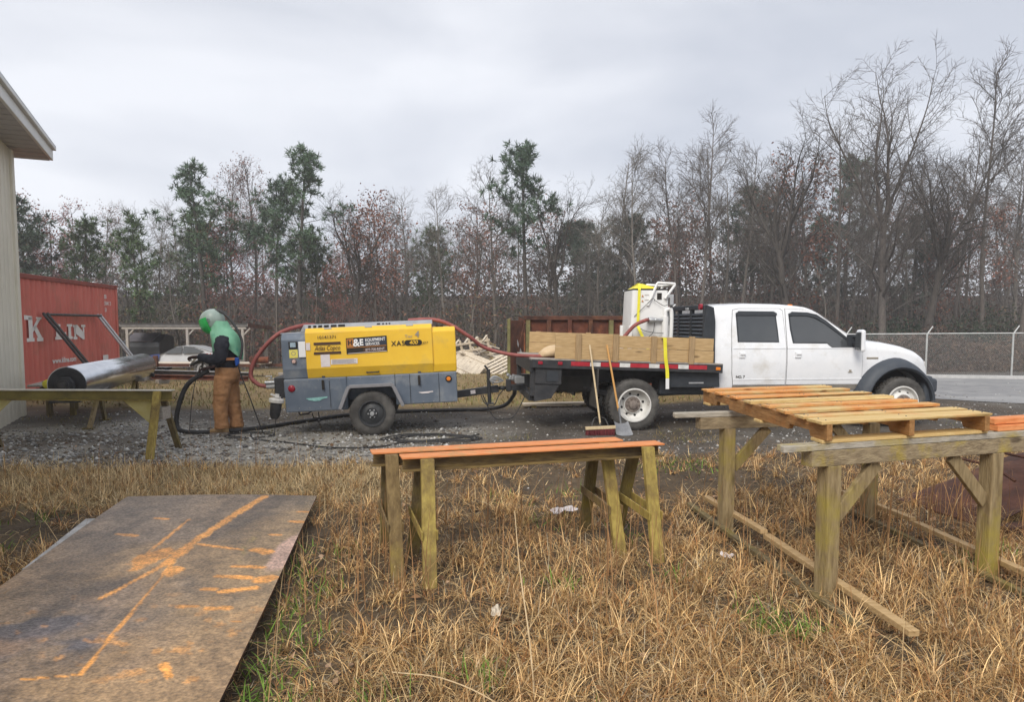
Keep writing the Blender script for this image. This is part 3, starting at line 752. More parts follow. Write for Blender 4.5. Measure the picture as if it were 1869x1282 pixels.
PLACES = [(215, 'behind the red container'), (345, 'behind the left half of the shed'), (500, 'behind the worker in green'), (670, 'behind the rear half of the compressor'), (840, 'behind the front half of the compressor'), (960, 'behind the scrap wood heap'), (1140, 'behind the rusty dumpster'), (1320, 'behind the blasting pot'), (1570, 'behind the truck cab'), (9999, 'behind the chain link fence')]
ORD = ['first', 'second', 'third', 'fourth', 'fifth', 'sixth', 'seventh', 'eighth', 'ninth', 'tenth', 'eleventh', 'twelfth']
_count = {}
def place_label(kind, px):      # called from left to right
    w = next(t for lim, t in PLACES if px < lim); k = _count.get((kind, w), 0); _count[(kind, w)] = k + 1
    return '%s %s, %s from left' % (kind, w, ORD[k])
TREES = [  # pixel x, distance, pixel y of the top, kind, turn, label
    (38, 44, 365, 'p4', .2, 'dark evergreen pine standing behind the cream building corner'),
    (98, 46, 398, 'r1', .9, 'tree with dull red leaves above the red container'),
    (152, 45, 402, 'p3', 2.1, 'bushy green pine rising over the right half of the red container'),
    (190, 50, 372, 'r2', 1.0, 'thin tree with a few red leaves on its leaning crown near the container'),
    (262, 44, 402, 'p5', .3, 'small light green pine between the container and the open shed'),
    (300, 47, 395, 'b5', .7, 'low bare tree behind the left half of the open shed'),
    (345, 50, 385, 'p5', 3.3, 'slim young pine right behind the middle of the shed'),
    (378, 46, 308, 'p1', 1.2, 'tall leaning pine above the worker in green'),
    (425, 47, 385, 'r1', 4.4, 'small maple with dark red leaves behind the worker in green'),
    (432, 50, 296, 'r2', 2.4, 'tall thin tree with sparse pinkish leaves right of the leaning pine'),
    (470, 51, 292, 'r2', 5.0, 'tall thin almost bare tree between the two tallest left pines'),
    (508, 46, 330, 'p2', .5, 'narrow pine left of the tallest left hand pine'),
    (546, 45, 283, 'p1', 4.0, 'tallest green pine on the left, above the end of the compressor'),
    (590, 50, 425, 'p3', 5.2, 'low dark pine behind the left end of the compressor'),
    (640, 46, 325, 'b2', .6, 'wide bare tree with spreading limbs above the yellow compressor'),
    (690, 47, 385, 'r3', 1.6, 'dense tree with dull red brown leaves behind the compressor'),
    (612, 43, 470, 'r1', 2.9, 'low shrubby tree with pinkish red leaves behind the compressor'),
    (735, 49, 348, 'b5', 3.0, 'bare tree with fine twigs above the right end of the compressor'),
    (815, 46, 335, 'b6', 2.0, 'slender bare tree above the hose between compressor and truck'),
    (865, 52, 415, 'r3', 4.0, 'dull brown leafed tree behind the pile of scrap wood'),
    (905, 45, 300, 'b1', 5.1, 'bare tree with a dark trunk just left of the lone tall pine'),
    (962, 44, 268, 'p2', 2.2, 'lone tall pine with a bare lower trunk at the middle of the tree line'),
    (1015, 45, 312, 'b2', 4.2, 'bare forked tree just right of the lone tall pine'),
    (1070, 52, 430, 'b5', 1.9, 'low bare tree behind the rusty dumpster'),
    (1140, 50, 398, 'p4', 1.0, 'round dark pine behind the white blasting pot'),
    (1168, 43, 260, 'b6', .3, 'slim bare tree with sparse crown above the white blasting pot'),
    (1235, 46, 262, 'b3', 2.9, 'slim bare tree just left of the taller one over the truck rack'),
    (1272, 43, 198, 'b3', 1.1, 'tall slim bare tree above the black truck rack'),
    (1345, 45, 260, 'b6', 4.2, 'slim bare tree above the rear door of the truck'),
    (1372, 56, 345, 'p4', 3.0, 'large hazy evergreen behind the truck cab roof'),
    (1446, 40, 200, 'b2', 2.6, 'big bare tree with a thick dark trunk above the truck cab'),
    (1535, 56, 300, 'p2', 5.0, 'grey hazy pine between the two largest bare trees'),
    (1525, 44, 215, 'b1', .8, 'bare tree with fine twigs over the windscreen of the truck'),
    (1612, 37, 78, 'b4', 3.5, 'tallest bare tree, forking high above the bonnet of the truck'),
    (1665, 52, 400, 'p4', 5.4, 'hazy evergreen far behind the tallest bare tree'),
    (1682, 36, 205, 'b2', 5.6, 'bare tree with wide leaning limbs right of the tallest one'),
    (1735, 45, 230, 'b3', .2, 'slim bare tree behind the fence between the two tallest on the right'),
    (1795, 38, 118, 'b3', 4.6, 'tall bare tree above the right hand fence post'),
    (1862, 36, 205, 'b1', 2.2, 'bare tree cut off by the right edge of the picture'),
    (1400, 49, 320, 'b5', 5.3, 'hazy bare tree behind the truck cab, left of the thick dark trunk'),
    (1590, 50, 300, 'b5', 2.2, 'hazy bare tree far back behind the tallest bare tree'),
    (785, 54, 420, 'p3', 1.3, 'small dark pine deep in the wood right of the compressor'),
    (545, 53, 360, 'b6', 3.6, 'thin bare tree hidden behind the tallest left hand pine'),
    (240, 52, 425, 'b5', 5.9, 'low bare tree just right of the red container'),
    (1095, 48, 360, 'b5', .1, 'bare tree with thin crown left of the white blasting pot'),
]
for px, D, py, key, turn, label in TREES:
    x = (px - 934.5) / 1296 * D; z0 = gz(x, D)
    top = 1.7 + (590 - py) / 1296 * D
    t, c, h = KIND[key]
    s = (top - z0) / h * (.97 if key[0] == 'p' else .95)
    e = thing('pine_tree' if key[0] == 'p' else ('red_leaf_tree' if key[0] == 'r' else 'bare_tree'), label, 'tree', (x, D, z0), (0, 0, turn), 'trees along the edge of the wood', s)
    link('trunk', t, e); link('crown', c, e)

random.seed(9)
for i in range(52):
    D = random.uniform(55, 70); px = -60 + 2000 * (i + random.random()) / 52; x = (px - 934.5) / 1296 * D; z0 = gz(x, D)
    key = random.choice(['b1', 'b5', 'b5', 'b6', 'r3', 'r3', 'p3', 'p4', 'r1', 'b3'] if px > 700 and px < 720 else (['b1', 'b5', 'b5', 'b6', 'r3', 'r3', 'b3', 'r3', 'r1', 'b3', 'b1', 'p4'] if px > 700 else ['b5', 'r1', 'b5', 'r3', 'r1', 'b6', 'r2', 'p3']))
    t, c, h = KIND[key]; top = 1.7 + (590 - random.uniform(370, 455)) / 1296 * D
    nm = 'pine_tree' if key[0] == 'p' else ('red_leaf_tree' if key[0] == 'r' else 'bare_tree')
    e = thing(nm, place_label({'p': 'dim distant pine', 'r': 'dim distant brown leafed tree', 'b': 'dim distant bare tree'}[key[0]], px), 'tree', (x, D, z0), (0, 0, random.random() * 6.28), {'p': 'dim pines deep in the wood', 'r': 'dim brown leafed trees deep in the wood', 'b': 'dim bare trees deep in the wood'}[key[0]], max(.55, (top - z0) / h))
    link('trunk', t, e); link('crown', c, e)

for i in range(15):
    px = 1090 + 800 * (i + random.random()) / 15; D = random.uniform(46, 53); x = (px - 934.5) / 1296 * D; z0 = gz(x, D)
    key = ['b5', 'b1', 'r3', 'b6', 'b5'][i % 5]; t, c, h = KIND[key]; top = 1.7 + (590 - random.uniform(270, 390)) / 1296 * D
    e = thing('red_leaf_tree' if key[0] == 'r' else 'bare_tree', place_label('grey brown thin leafed tree' if key[0] == 'r' else 'middle row bare tree', px), 'tree', (x, D, z0), (0, 0, random.random() * 6.28), 'middle row of trees on the right', (top - z0) / h)
    link('trunk', t, e); link('crown', c, e)

# young trunks and saplings standing in the front of the wood
random.seed(5)
SAP = []
for i in range(5):
    mb = MB(); h = 6.5; p = Vector((0, 0, -.2)); d = Vector((random.gauss(0, .08), random.gauss(0, .08), 1)); pts = [p]
    for k in range(9):
        d = (d + Vector((random.gauss(0, .09), random.gauss(0, .09), .05))).normalized(); p = p + d * .75; pts.append(p)
    mb.tube(pts, [.055 * (1 - k / 10) + .008 for k in range(10)], 5, cap=False)
    for k in range(22):
        q = pts[random.randint(3, 8)]; dd = Vector((random.gauss(0, 1), random.gauss(0, 1), random.uniform(.3, 1.4))).normalized()
        b = [q]
        for s in range(4): dd = (dd + Vector((random.gauss(0, .2), random.gauss(0, .2), .08))).normalized(); b.append(b[-1] + dd * random.uniform(.25, .5))
        mb.tube(b, [.018, .014, .011, .008, .006], 3, cap=False)
        for s in range(3):
            e_ = b[random.randint(1, 4)]; mb.tube([e_, e_ + Vector((random.gauss(0, .4), random.gauss(0, .4), random.uniform(0, .5)))], [.008, .004], 3, cap=False)
    SAP.append(mesh_only(mb, 'trunk', M['bark_pale'] if i % 2 else M['bark']))
for i in range(46):
    D = random.uniform(40, 52); px = -10 + 1890 * (i + random.random()) / 46; x = (px - 934.5) / 1296 * D
    e = thing('sapling', place_label('thin bare sapling', px), 'sapling', (x, D, gz(x, D)), (0, 0, random.random() * 6.28), 'thin saplings among the larger trees', random.uniform(.6, 1.25))
    link('trunk', SAP[i % 5], e)

# undergrowth filling the wood
def brush(name, label, n, y0, y1, hmax, size, palette, seed, xr=None, pw=1.3):
    r = np.random.default_rng(seed)
    Y = r.uniform(y0, y1, n); X = r.uniform(-1, 1, n) * (.78 * Y + 6)
    if xr: X = r.normal(xr[0], xr[1], n)
    hm = hmax * (.35 + .85 * fbm(X, Y, .16, seed)) * (.6 + .6 * vnoise(X, Y, .55, seed + 3))
    Z = hm * r.random(n) ** pw
    clump = vnoise(X + Z * .7, Y + Z * .5, .9, seed + 9)
    k = r.random(n) < .15 + 1.2 * clump
    X, Y, Z = X[k], Y[k], Z[k]; n = len(X)
    pal = np.array(palette); wv = fbm(X, Y, .11, seed + 5)
    ci = np.clip((wv - .28) / .44 * len(pal) + r.normal(0, .55, n), 0, len(pal) - 1).astype(int)
    c = pal[ci] * (r.random((n, 1)) * .9 + .5)
    V, F, C = quads(np.stack([X, Y, Z + ground_z(X, Y)], 1), r.uniform(.5, 1.2, n) * size, c, aspect=.45)
    numpy_mesh(name, V, F, M['foliage'], C, label=label, kind='stuff')
brush('undergrowth', 'brown and reddish undergrowth filling the front of the wood', 95000, 41, 56, 4.6, .115, [(.19, .072, .056), (.17, .088, .058), (.12, .085, .052), (.075, .085, .04), (.17, .12, .075), (.15, .062, .046)], 201)
brush('far_wood', 'dim twiggy mass of the wood farther back', 90000, 55, 80, 8.0, .22, [(.105, .078, .068), (.09, .08, .068), (.072, .078, .06), (.12, .082, .068)], 211, pw=.95)
brush('evergreen_shrub', 'dark green shrubs behind the chain link fence', 16000, 36, 41, 3.6, .10, [(.035, .055, .035), (.045, .065, .04), (.05, .06, .04)], 221, xr=(22.5, 3.4))
brush('brown_brush', 'brown brush growing along the chain link fence', 34000, 33.0, 36, 2.6, .075, [(.125, .08, .06), (.105, .072, .058), (.15, .10, .07)], 231, xr=(20.5, 7))
# fine stems of the brush
n = 9000
Y = rng.uniform(40, 62, n); X = rng.uniform(-1, 1, n) * (.78 * Y + 6)
V, F = blades(X, Y, ground_z(X, Y), rng.random(n) * 6.28, rng.uniform(1.5, 6.0, n), rng.uniform(.015, .05, n), np.abs(rng.normal(0, .22, n)), rng.normal(0, .5, n), 3)
numpy_mesh('brush_stem', V, F, M['foliage'], np.repeat(np.array([.10, .085, .072]) * (rng.random((n, 1)) * 1.3 + .4), 8, 0), label='thin grey stems crowding the undergrowth', kind='stuff')
# ================================================================== LETTERING
def text_mesh(body, size=1.0, shear=0.0, ex=0.0, space=1.0, bold=0.0, align='CENTER', wscale=1.0):
    cu = bpy.data.curves.new('txt', 'FONT'); cu.body = body; cu.size = size; cu.shear = shear; cu.extrude = ex
    cu.space_character = space; cu.align_x = align; cu.align_y = 'CENTER'; cu.offset = bold; cu.resolution_u = 3
    o = bpy.data.objects.new('txt', cu)
    me = o.to_mesh()
    me2 = me.copy() if me else None
    vs = [(v.co.x * wscale, v.co.y, v.co.z) for v in me.vertices]; fs = [tuple(p.vertices) for p in me.polygons]
    o.to_mesh_clear(); bpy.data.objects.remove(o); bpy.data.curves.remove(cu)
    if me2: bpy.data.meshes.remove(me2)
    return vs, fs
def side_text(mb, body, x, y, z, size, rotz=0.0, tilt=0.0, **kw):
    """flat lettering on a side that faces -y: text x -> x, text y -> z"""
    vs, fs = text_mesh(body, size, **kw)
    ca, sa = math.cos(tilt), math.sin(tilt)
    mb.add([(x + v[0] * ca - v[1] * sa, y, z + v[0] * sa + v[1] * ca) for v in vs], fs)

# ================================================================== WHEELS
def tyre_prof(r, rr, w):
    return [(rr, -w * .36), (rr + .01, -w * .46), ((r + rr) / 2, -w * .52), (r - .03, -w * .47), (r - .006, -w * .38), (r, -w * .2), (r, w * .2), (r - .006, w * .38), (r - .03, w * .47), ((r + rr) / 2, w * .52), (rr + .01, w * .46), (rr, w * .36)]
def tyre(mb, c, r, rr, w, tread=36):
    mb.lathe(tyre_prof(r, rr, w), c, 'y', 48)
    for k in range(tread):      # tread blocks
        a = 2 * math.pi * k / tread
        for t, off in ((-w * .26, 0), (w * .26, .5), (0, .25)):
            aa = a + off * 2 * math.pi / tread
            mb.box((c[0] + (r + .002) * math.cos(aa), c[1] + t, c[2] + (r + .002) * math.sin(aa)), (.012, w * .20, r * 2 * math.pi / tread * .62), (0, -aa, 0))

# ================================================================== FLATBED TRUCK
TRUCK_O = (1.934, 11.119, 0); TRUCK_YAW = R(5)
truck = thing('flatbed_truck', 'white crew cab flatbed truck with wooden side boards and black fender flares', 'truck', TRUCK_O, (0, 0, TRUCK_YAW))
CL = 1.19                      # centre line, local y; near side of the bed is y=0
def half_w(z, x=2.0):
    w = np.interp(z, [.45, .62, .80, 1.05, 1.30, 1.38, 1.95, 2.02], [.93, .985, 1.005, 1.015, 1.0, .985, .84, .80])
    return float(w * np.interp(x, [1.3, 1.5, 4.3, 4.75, 5.0, 5.1], [.985, 1, .99, .955, .90, .84]))
ROOF = [(1.36, 1.955), (1.50, 1.985), (2.0, 2.01), (2.6, 2.0), (2.95, 1.965), (3.12, 1.90), (3.40, 1.70), (3.68, 1.50), (3.80, 1.425), (3.95, 1.40), (4.3, 1.365), (4.6, 1.31), (4.82, 1.235), (4.96, 1.15), (5.04, 1.03), (5.07, .85), (5.06, .72)]
def roof_z(x): return float(np.interp(x, [p[0] for p in ROOF], [p[1] for p in ROOF]))
WH_F = (4.47, .405)
def bot_z(x):
    d = abs(x - (WH_F[0] - .02)); r = .555
    z = .58 if x < 3.9 else .62
    if d < r: z = max(z, WH_F[1] + math.sqrt(r * r - d * d))
    return z
stations = sorted(set([1.36, 1.42, 1.5] + [1.5 + .12 * k for k in range(1, 19)] + [3.7 + .04 * k for k in range(34)] + [5.05, 5.07]))
stations = [s for s in stations if s <= 5.07]
rings = []
for x in stations:
    zt = roof_z(x); zb = min(bot_z(x), zt - .10)
    crown = .035 if x < 3.0 else .05
    er = .07 if x < 3.75 else .10          # edge rounding of the top
    ring = []
    zs = [zb + (zt - er - zb) * k / 9 for k in range(10)]
    prof = [(half_w(z, x), z) for z in zs]
    wt = half_w(zt - er, x)
    prof += [(wt - er * .28, zt - er * .42), (wt - er * .85, zt - er * .10), (wt * .72, zt + crown * .35), (wt * .36, zt + crown * .8), (0, zt + crown)]
    left = [Vector((x, CL - w, z)) for w, z in prof]; right = [Vector((x, CL + w, z)) for w, z in reversed(prof[:-1])]
    rings.append(left + right)
body = MB(); body.loft(rings)
body.build('body', M['white_paint'], truck, smooth_angle=32)

def side_panel(poly, off, thick=.012, side=-1, zcut=10, xr=None, surf_fn=None):
    """poly in (x,z) laid on the curved body side, off metres proud; returns verts, faces"""
    bm = bmesh.new()
    f = bm.faces.new([bm.verts.new((p[0], 0, p[1])) for p in poly])
    z0 = min(p[1] for p in poly); z1 = max(p[1] for p in poly)
    cuts = [.62, .80, 1.05, 1.30, 1.38] + [z0 + (z1 - z0) * k / 6 for k in range(1, 6)]
    for zc in cuts:
        if z0 < zc < z1: bmesh.ops.bisect_plane(bm, geom=bm.verts[:] + bm.edges[:] + bm.faces[:], plane_co=(0, 0, zc), plane_no=(0, 0, 1))
    x0 = min(p[0] for p in poly); x1 = max(p[0] for p in poly)
    for k in range(1, 5):
        bmesh.ops.bisect_plane(bm, geom=bm.verts[:] + bm.edges[:] + bm.faces[:], plane_co=(x0 + (x1 - x0) * k / 5, 0, 0), plane_no=(1, 0, 0))
    ext = bmesh.ops.extrude_face_region(bm, geom=bm.faces[:])
    newv = set(v for v in ext['geom'] if isinstance(v, bmesh.types.BMVert))
    for v in bm.verts:
        w = half_w(v.co.z, v.co.x) + (off if v in newv else off - thick)
        v.co.y = CL + side * w
    vs = [tuple(v.co) for v in bm.verts]; bm.verts.index_update(); fs = [tuple(q.index for q in f.verts) for f in bm.faces]
    bm.free(); return vs, fs
def panel(name, poly, off, m, parent, thick=.012, side=-1, smooth_angle=35, label=None):
    mb = MB(); mb.add(*side_panel(poly, off, thick, side)); return mb.build(name, m, parent, smooth_angle=smooth_angle, label=label)
def inset(poly, d):
    """shrink a roughly convex polygon towards its centre by d"""
    cx = sum(p[0] for p in poly) / len(poly); cz = sum(p[1] for p in poly) / len(poly); o = []
    for p in poly:
        v = Vector((cx - p[0], cz - p[1])); o.append((p[0] + v.x / v.length * d, p[1] + v.y / v.length * d))
    return o
M['gap'] = mat('gap', (.05, .05, .052), rough=.8)
RDOOR = [(1.665, .70), (2.535, .70), (2.545, 1.32), (2.53, 1.9), (2.48, 1.935), (1.80, 1.935), (1.69, 1.91), (1.655, 1.60), (1.635, 1.30), (1.64, .9)]
FDOOR = [(2.56, .70), (3.845, .70), (3.845, 1.10), (3.83, 1.33), (3.66, 1.46), (3.50, 1.59), (3.20, 1.80), (3.08, 1.87), (2.90, 1.92), (2.58, 1.935), (2.57, 1.6), (2.565, 1.3)]
RWIN = [(1.735, 1.39), (2.43, 1.385), (2.425, 1.6), (2.41, 1.865), (2.36, 1.885), (1.79, 1.89), (1.735, 1.86)]
FWIN = [(2.66, 1.37), (3.24, 1.365), (3.28, 1.33), (3.335, 1.29), (3.62, 1.285), (3.64, 1.40), (3.50, 1.53), (3.25, 1.735), (3.10, 1.83), (2.95, 1.865), (2.68, 1.875), (2.625, 1.85), (2.63, 1.6)]
for side in (-1, 1):
    for poly, win, nm in ((RDOOR, RWIN, 'rear'), (FDOOR, FWIN, 'front')):
        gp = panel('door_seam', [(p[0] + (.006 if p[0] > 2.1 + (nm == 'front') else -.006), p[1] + (.005 if p[1] > 1.5 else -.004)) for p in poly], .0025, M['gap'], truck, side=side)
        dr = panel('door', poly, .006, M['white_paint'], truck, .01, side)
        panel('window_trim', win, .009, M['black_plastic'], dr, side=side)
        panel('window_glass', inset(win, .028), .0115, M['glass'], dr, side=side)
        # smoked rain visor along the top of the window
        if nm == 'rear': vis = [(1.735, 1.84), (1.78, 1.895), (2.37, 1.89), (2.425, 1.86), (2.42, 1.825), (1.74, 1.825)]
        else: vis = [(2.63, 1.82), (2.68, 1.885), (2.95, 1.875), (3.10, 1.84), (3.25, 1.745), (3.60, 1.45), (3.57, 1.43), (3.22, 1.70), (3.07, 1.785), (2.93, 1.82)]
        if nm == 'rear': panel('rain_visor', vis, .03, M['black_plastic'], dr, .012, side)
        else:
            panel('rain_visor', vis[:4] + vis[7:], .03, M['black_plastic'], dr, .012, side)
            panel('rain_visor', [vis[3], vis[4], vis[5], vis[6], vis[7], vis[8]], .026, M['black_plastic'], dr, .012, side)
        hx = 1.80 if nm == 'rear' else 2.74
        y = CL + side * (half_w(1.13) + .006)
        mb = MB(); mb.box((hx, y + side * .006, 1.185), (.10, .022, .10)); mb.build('handle_recess', M['white_paint'], dr, bevel=.006)
        mb = MB(); mb.box((hx + .01, y + side * .022, 1.20), (.085, .02, .035)); mb.build('handle', M['white_paint'], dr, bevel=.006)
        # body crease along the doors
        x0, x1 = (1.66, 2.535) if nm == 'rear' else (2.565, 3.84)
        panel('crease', [(x0, 1.285), (x1, 1.285), (x1, 1.30), (x0, 1.30)], .012, M['white_paint'], dr, .01, side)
        panel('door_moulding', [(x0, .775), (x1, .775), (x1, .79), (x0, .79)], .011, M['white_paint'], dr, .01, side)
    panel('rocker_panel', [(1.655, .60), (3.84, .60), (3.84, .692), (1.655, .692)], .008, mat('rocker', (.16, .145, .125), (.24, .22, .19), scale=5, rough=.6), truck, .012, side)
    # fender vent badge and small door badge
    y = CL + side * (half_w(1.10, 4.0) + .001)
    mb = MB(); mb.box((4.02, y, 1.125), (.20, .014, .03)); mb.build('fender_badge', M['print_grey'], truck, bevel=.004)
    mb = MB(); mb.box((3.64, CL + side * (half_w(.88, 3.6) + .011), .895), (.075, .008, .012)); mb.box((3.64, CL + side * (half_w(.91, 3.6) + .011), .92), (.04, .008, .03)); mb.build('door_badge', M['print_grey'], truck)
    # black fender flare: a real band round the arch
    fl = MB(); cx, cz = WH_F[0] - .02, WH_F[1]
    prof = []
    for k in range(25):
        a = R(-22 + 200 * k / 24) if True else 0
        ca, sa = math.cos(math.pi - a), math.sin(math.pi - a)
        ri = .545; ro = .735 + (.06 if k < 5 else 0) * (1 - k / 5)
        if ca > 0: ro = ro - .10 * ca
        if sa < -.1 and ca < 0: pass
        P = lambda r, w: Vector((cx + r * ca, CL + side * w, cz + r * sa))
        prof.append([P(ro, .965), P(ro - .03, 1.075), P((ro + ri) / 2, 1.155), P(ri + .03, 1.175), P(ri, 1.15), P(ri - .01, .92), P(ri + .06, .92)])
    fl.loft(prof); fl.build('fender_flare', M['flare'], truck, smooth_angle=40)
    # mirror
    mr = MB(); my = CL + side * 1.19
    mr.box((3.695, my, 1.415), (.085, .20, .36), taper=.92); mo = mr.build('mirror', M['white_paint'], truck, bevel=.035)
    ml = MB(); ml.box((3.650, my, 1.41), (.014, .16, .29)); ml.build('mirror_glass', M['glass'], mo, bevel=.008)
    ma = MB(); ma.box((3.70, CL + side * 1.02, 1.36), (.09, .16, .06)); ma.box((3.70, CL + side * 1.02, 1.47), (.06, .16, .04)); ma.box((3.66, CL + side * .985, 1.40), (.16, .03, .22)); ma.build('mirror_arm', M['black_plastic'], mo, bevel=.01)
    # headlight
    hl = MB(); hl.box((4.995, CL + side * .74, .93), (.13, .22, .26), (0, R(-8), side * R(-24))); hl.build('headlight', mat('headlight', (.55, .52, .46), (.66, .64, .60), scale=5, rough=.12, spec=.6), truck, bevel=.03)
# windscreen: follows the body between roof and cowl
ws = MB(); rows = []
for x in [3.06 + .07 * k for k in range(10)]:
    zt = roof_z(x); wt = half_w(zt - .07, x)
    rows.append([Vector((x + .006, CL + s * wt * .88, zt + .05 * (1 - abs(s)) * .9 + .022 - .03 * abs(s))) for s in (-1, -.75, -.5, -.25, 0, .25, .5, .75, 1)])
ws.loft(rows, cap=False, close=False); ws.build('windscreen', M['glass'], truck, smooth_angle=60)
# rear window of the cab
rw = MB(); rw.box((1.352, CL, 1.66), (.02, 1.3, .42)); rw.build('rear_window', M['glass'], truck, bevel=.02)
# cab marker lights
for s in (-.30,):
    mb = MB(); mb.box((2.93, CL + s, 1.995), (.10, .06, .05), taper=.7); mb.build('marker_light', M['amber_lens'], truck, bevel=.01)
# cowl and wipers
cw = MB(); cw.box((3.83, CL, 1.462), (.10, 1.45, .03), (0, R(14), 0)); cw.build('cowl', M['black_plastic'], truck, bevel=.008)
# grille and bumper
gr = MB(); gr.box((5.06, CL, .98), (.05, 1.2, .32))
gr.build('grille', M['black_plastic'], truck, bevel=.02)
for k in range(4):
    mb = MB(); mb.box((5.09, CL, .87 + .075 * k), (.03, 1.1, .03)); mb.build('grille_bar', M['chrome'], truck, bevel=.006)
bp = MB(); bp.box((5.09, CL, .66), (.20, 2.0, .24)); bp.build('front_bumper', M['flare'], truck, bevel=.05)
bv = MB(); bv.box((5.00, CL, .47), (.20, 1.8, .16)); bv.build('air_dam', M['black_plastic'], truck, bevel=.04)
for s in (-1, 1):
    mb = MB(); mb.box((4.97, CL + s * .93, .60), (.17, .30, .46)); mb.build('bumper_corner', M['flare'], truck, bevel=.05)
    th = MB(); th.tube([(5.2, CL + s * .3, .48), (5.27, CL + s * .3, .50), (5.27, CL + s * .3, .57), (5.2, CL + s * .3, .59)], .014, 8); th.build('tow_hook', M['black_steel'], truck)
# chassis
ch = MB()
for s in (-1, 1): ch.bar((-1.45, CL + s * .43, .83), (4.9, CL + s * .43, .70), .08, .20)
for x in (-1.2, -.5, .5, 1.3, 2.4, 3.6, 4.3): ch.bar((x, CL - .43, .78), (x, CL + .43, .78), .10, .12)
ch.build('chassis', M['black_steel'], truck)
ax = MB(); ax.cyl((0, .25, .40), (0, 2 * CL - .25, .40), .075); ax.lathe([(.0, -.2), (.16, -.16), (.20, 0), (.16, .16), (0, .2)], (0, CL, .40), 'y', 16)
ax.cyl((4.47, .28, .40), (4.47, 2 * CL - .28, .40), .06); ax.cyl((.2, CL, .45), (3.2, CL, .58), .05, 10); ax.build('axle', M['black_steel'], truck, smooth_angle=40)
for s in (0, 1):
    yy = .36 if s == 0 else 2 * CL - .36
    ls = MB()
    for k in range(5): ls.tube(catmull([(-.75 + .08 * k, yy, .66 - .028 * k), (0, yy, .50 - .026 * k + .04), (.75 - .08 * k, yy, .66 - .028 * k)], 6), .02, 6)
    ls.build('leaf_spring', M['black_steel'], truck)
tk = MB(); tk.box((1.05, .52, .66), (1.15, .46, .26)); tk.build('fuel_tank', M['black_plastic'], truck, bevel=.03)
tk = MB(); tk.box((-.85, CL, .70), (.70, .95, .30)); tk.build('rear_tank', mat('grimy_tank', (.05, .05, .045), (.09, .085, .075), scale=4, rough=.7), truck, bevel=.04)
ib = MB(); ib.box((4.45, CL, .95), (1.15, 1.3, .45)); ib.box((4.45, CL, .80), (.7, .8, .4)); ib.build('engine_bay', M['dark'], truck)

def wheel(x, y, side, r, rr, name, hub, deep, parent, w=.22):
    """side -1: outer face towards -y"""
    wn = bpy.data.objects.new(name, None); COL.objects.link(wn); wn.parent = parent; wn.location = (x, y, r); wn.rotation_euler = (0, 0, 0 if side < 0 else math.pi)
    t = MB(); tyre(t, (0, 0, 0), r, rr, w); t.build('tyre', M['rubber'], wn, smooth_angle=35)
    f = MB(); o = -w * .5
    if deep:   # dished dual rim
        f.lathe([(rr + .008, o + .012), (rr + .006, o - .004), (rr - .012, o - .006), (rr - .022, o + .02), (rr - .035, o + .10), (rr - .06, o + .135), (.145, o + .16), (.14, o + .12), (.13, o + .115), (0, o + .115)], n=40)
    else:
        f.lathe([(rr + .008, o + .012), (rr + .006, o - .004), (rr - .012, o - .006), (rr - .022, o + .02), (rr - .03, o + .05), (rr - .07, o + .055), (.15, o + .005), (.10, o - .01), (0, o - .01)], n=40)
    f.build('rim', hub, wn, smooth_angle=35)
    h = MB()
    for k in range(8):
        a = 2 * math.pi * (k + .3) / 8; rad = (rr - .085) if deep else rr * .66
        yy = o + (.142 if deep else .034)
        h.cyl((rad * math.cos(a), yy - .004, rad * math.sin(a)), (rad * math.cos(a), yy + .03, rad * math.sin(a)), .019, 12)
    h.build('hand_hole', M['dark'], wn, kind='stuff')
    hc = MB(); yy = o + (.115 if deep else -.01)
    hc.lathe([(.13, yy + .01), (.125, yy - .012), (.075, yy - .016), (.065, yy - .05), (.05, yy - .06), (0, yy - .06)], n=24)
    for k in range(10):
        a = 2 * math.pi * k / 10; hc.cyl((.10 * math.cos(a), yy, .10 * math.sin(a)), (.10 * math.cos(a), yy - .035, .10 * math.sin(a)), .012, 6)
    hc.build('hub', M['hub_rust'], wn, smooth_angle=35)
    return wn
for s in (0, 1):
    sd = -1 if s == 0 else 1
    yo = .12 if s == 0 else 2 * CL - .12
    wheel(0, yo, sd, .405, .262, 'wheel', M['rim_white'], True, truck)
    wheel(0, yo - sd * .30, sd, .405, .262, 'wheel', M['rim_white'], False, truck)
    wheel(4.47, .13 if s == 0 else 2 * CL - .13, sd, .405, .262, 'wheel', M['rim_white'], False, truck)

# ---- the flatbed: a slightly raked frame of its own under the truck
TLT = R(1.9)
def bedp(x, y, z):    # bed rakes down towards the cab about the rear axle
    return (x * math.cos(TLT) + (z - 1.10) * math.sin(TLT), y, 1.10 - x * math.sin(TLT) + (z - 1.10) * math.cos(TLT))
class BB(MB):
    def build(self, *a, **k):
        self.v = [bedp(*p) for p in self.v]; return super().build(*a, **k)
dk = BB(); dk.box((-.11, CL, 1.085), (3.06, 2 * CL, .03)); deck = dk.build('deck', M['wood_grey'], truck)
for y, nm in ((.02, 'side_rail'), (2 * CL - .02, 'side_rail')):
    sr = BB(); sr.box((-.11, y, 1.02), (3.06, .05, .13)); sr.box((-.11, y + (.02 if y < 1 else -.02), .962), (3.06, .09, .02)); sr.build(nm, M['black_steel'], truck, bevel=.006)
er = BB(); er.box((-1.63, CL, .98), (.05, 2 * CL - .1, .20)); er.build('end_rail', M['black_steel'], truck, bevel=.006)
for k in range(8):
    cb = BB(); cb.box((-1.45 + .4 * k, CL, 1.0), (.06, 2 * CL - .15, .10)); cb.build('cross_member', M['black_steel'], truck)
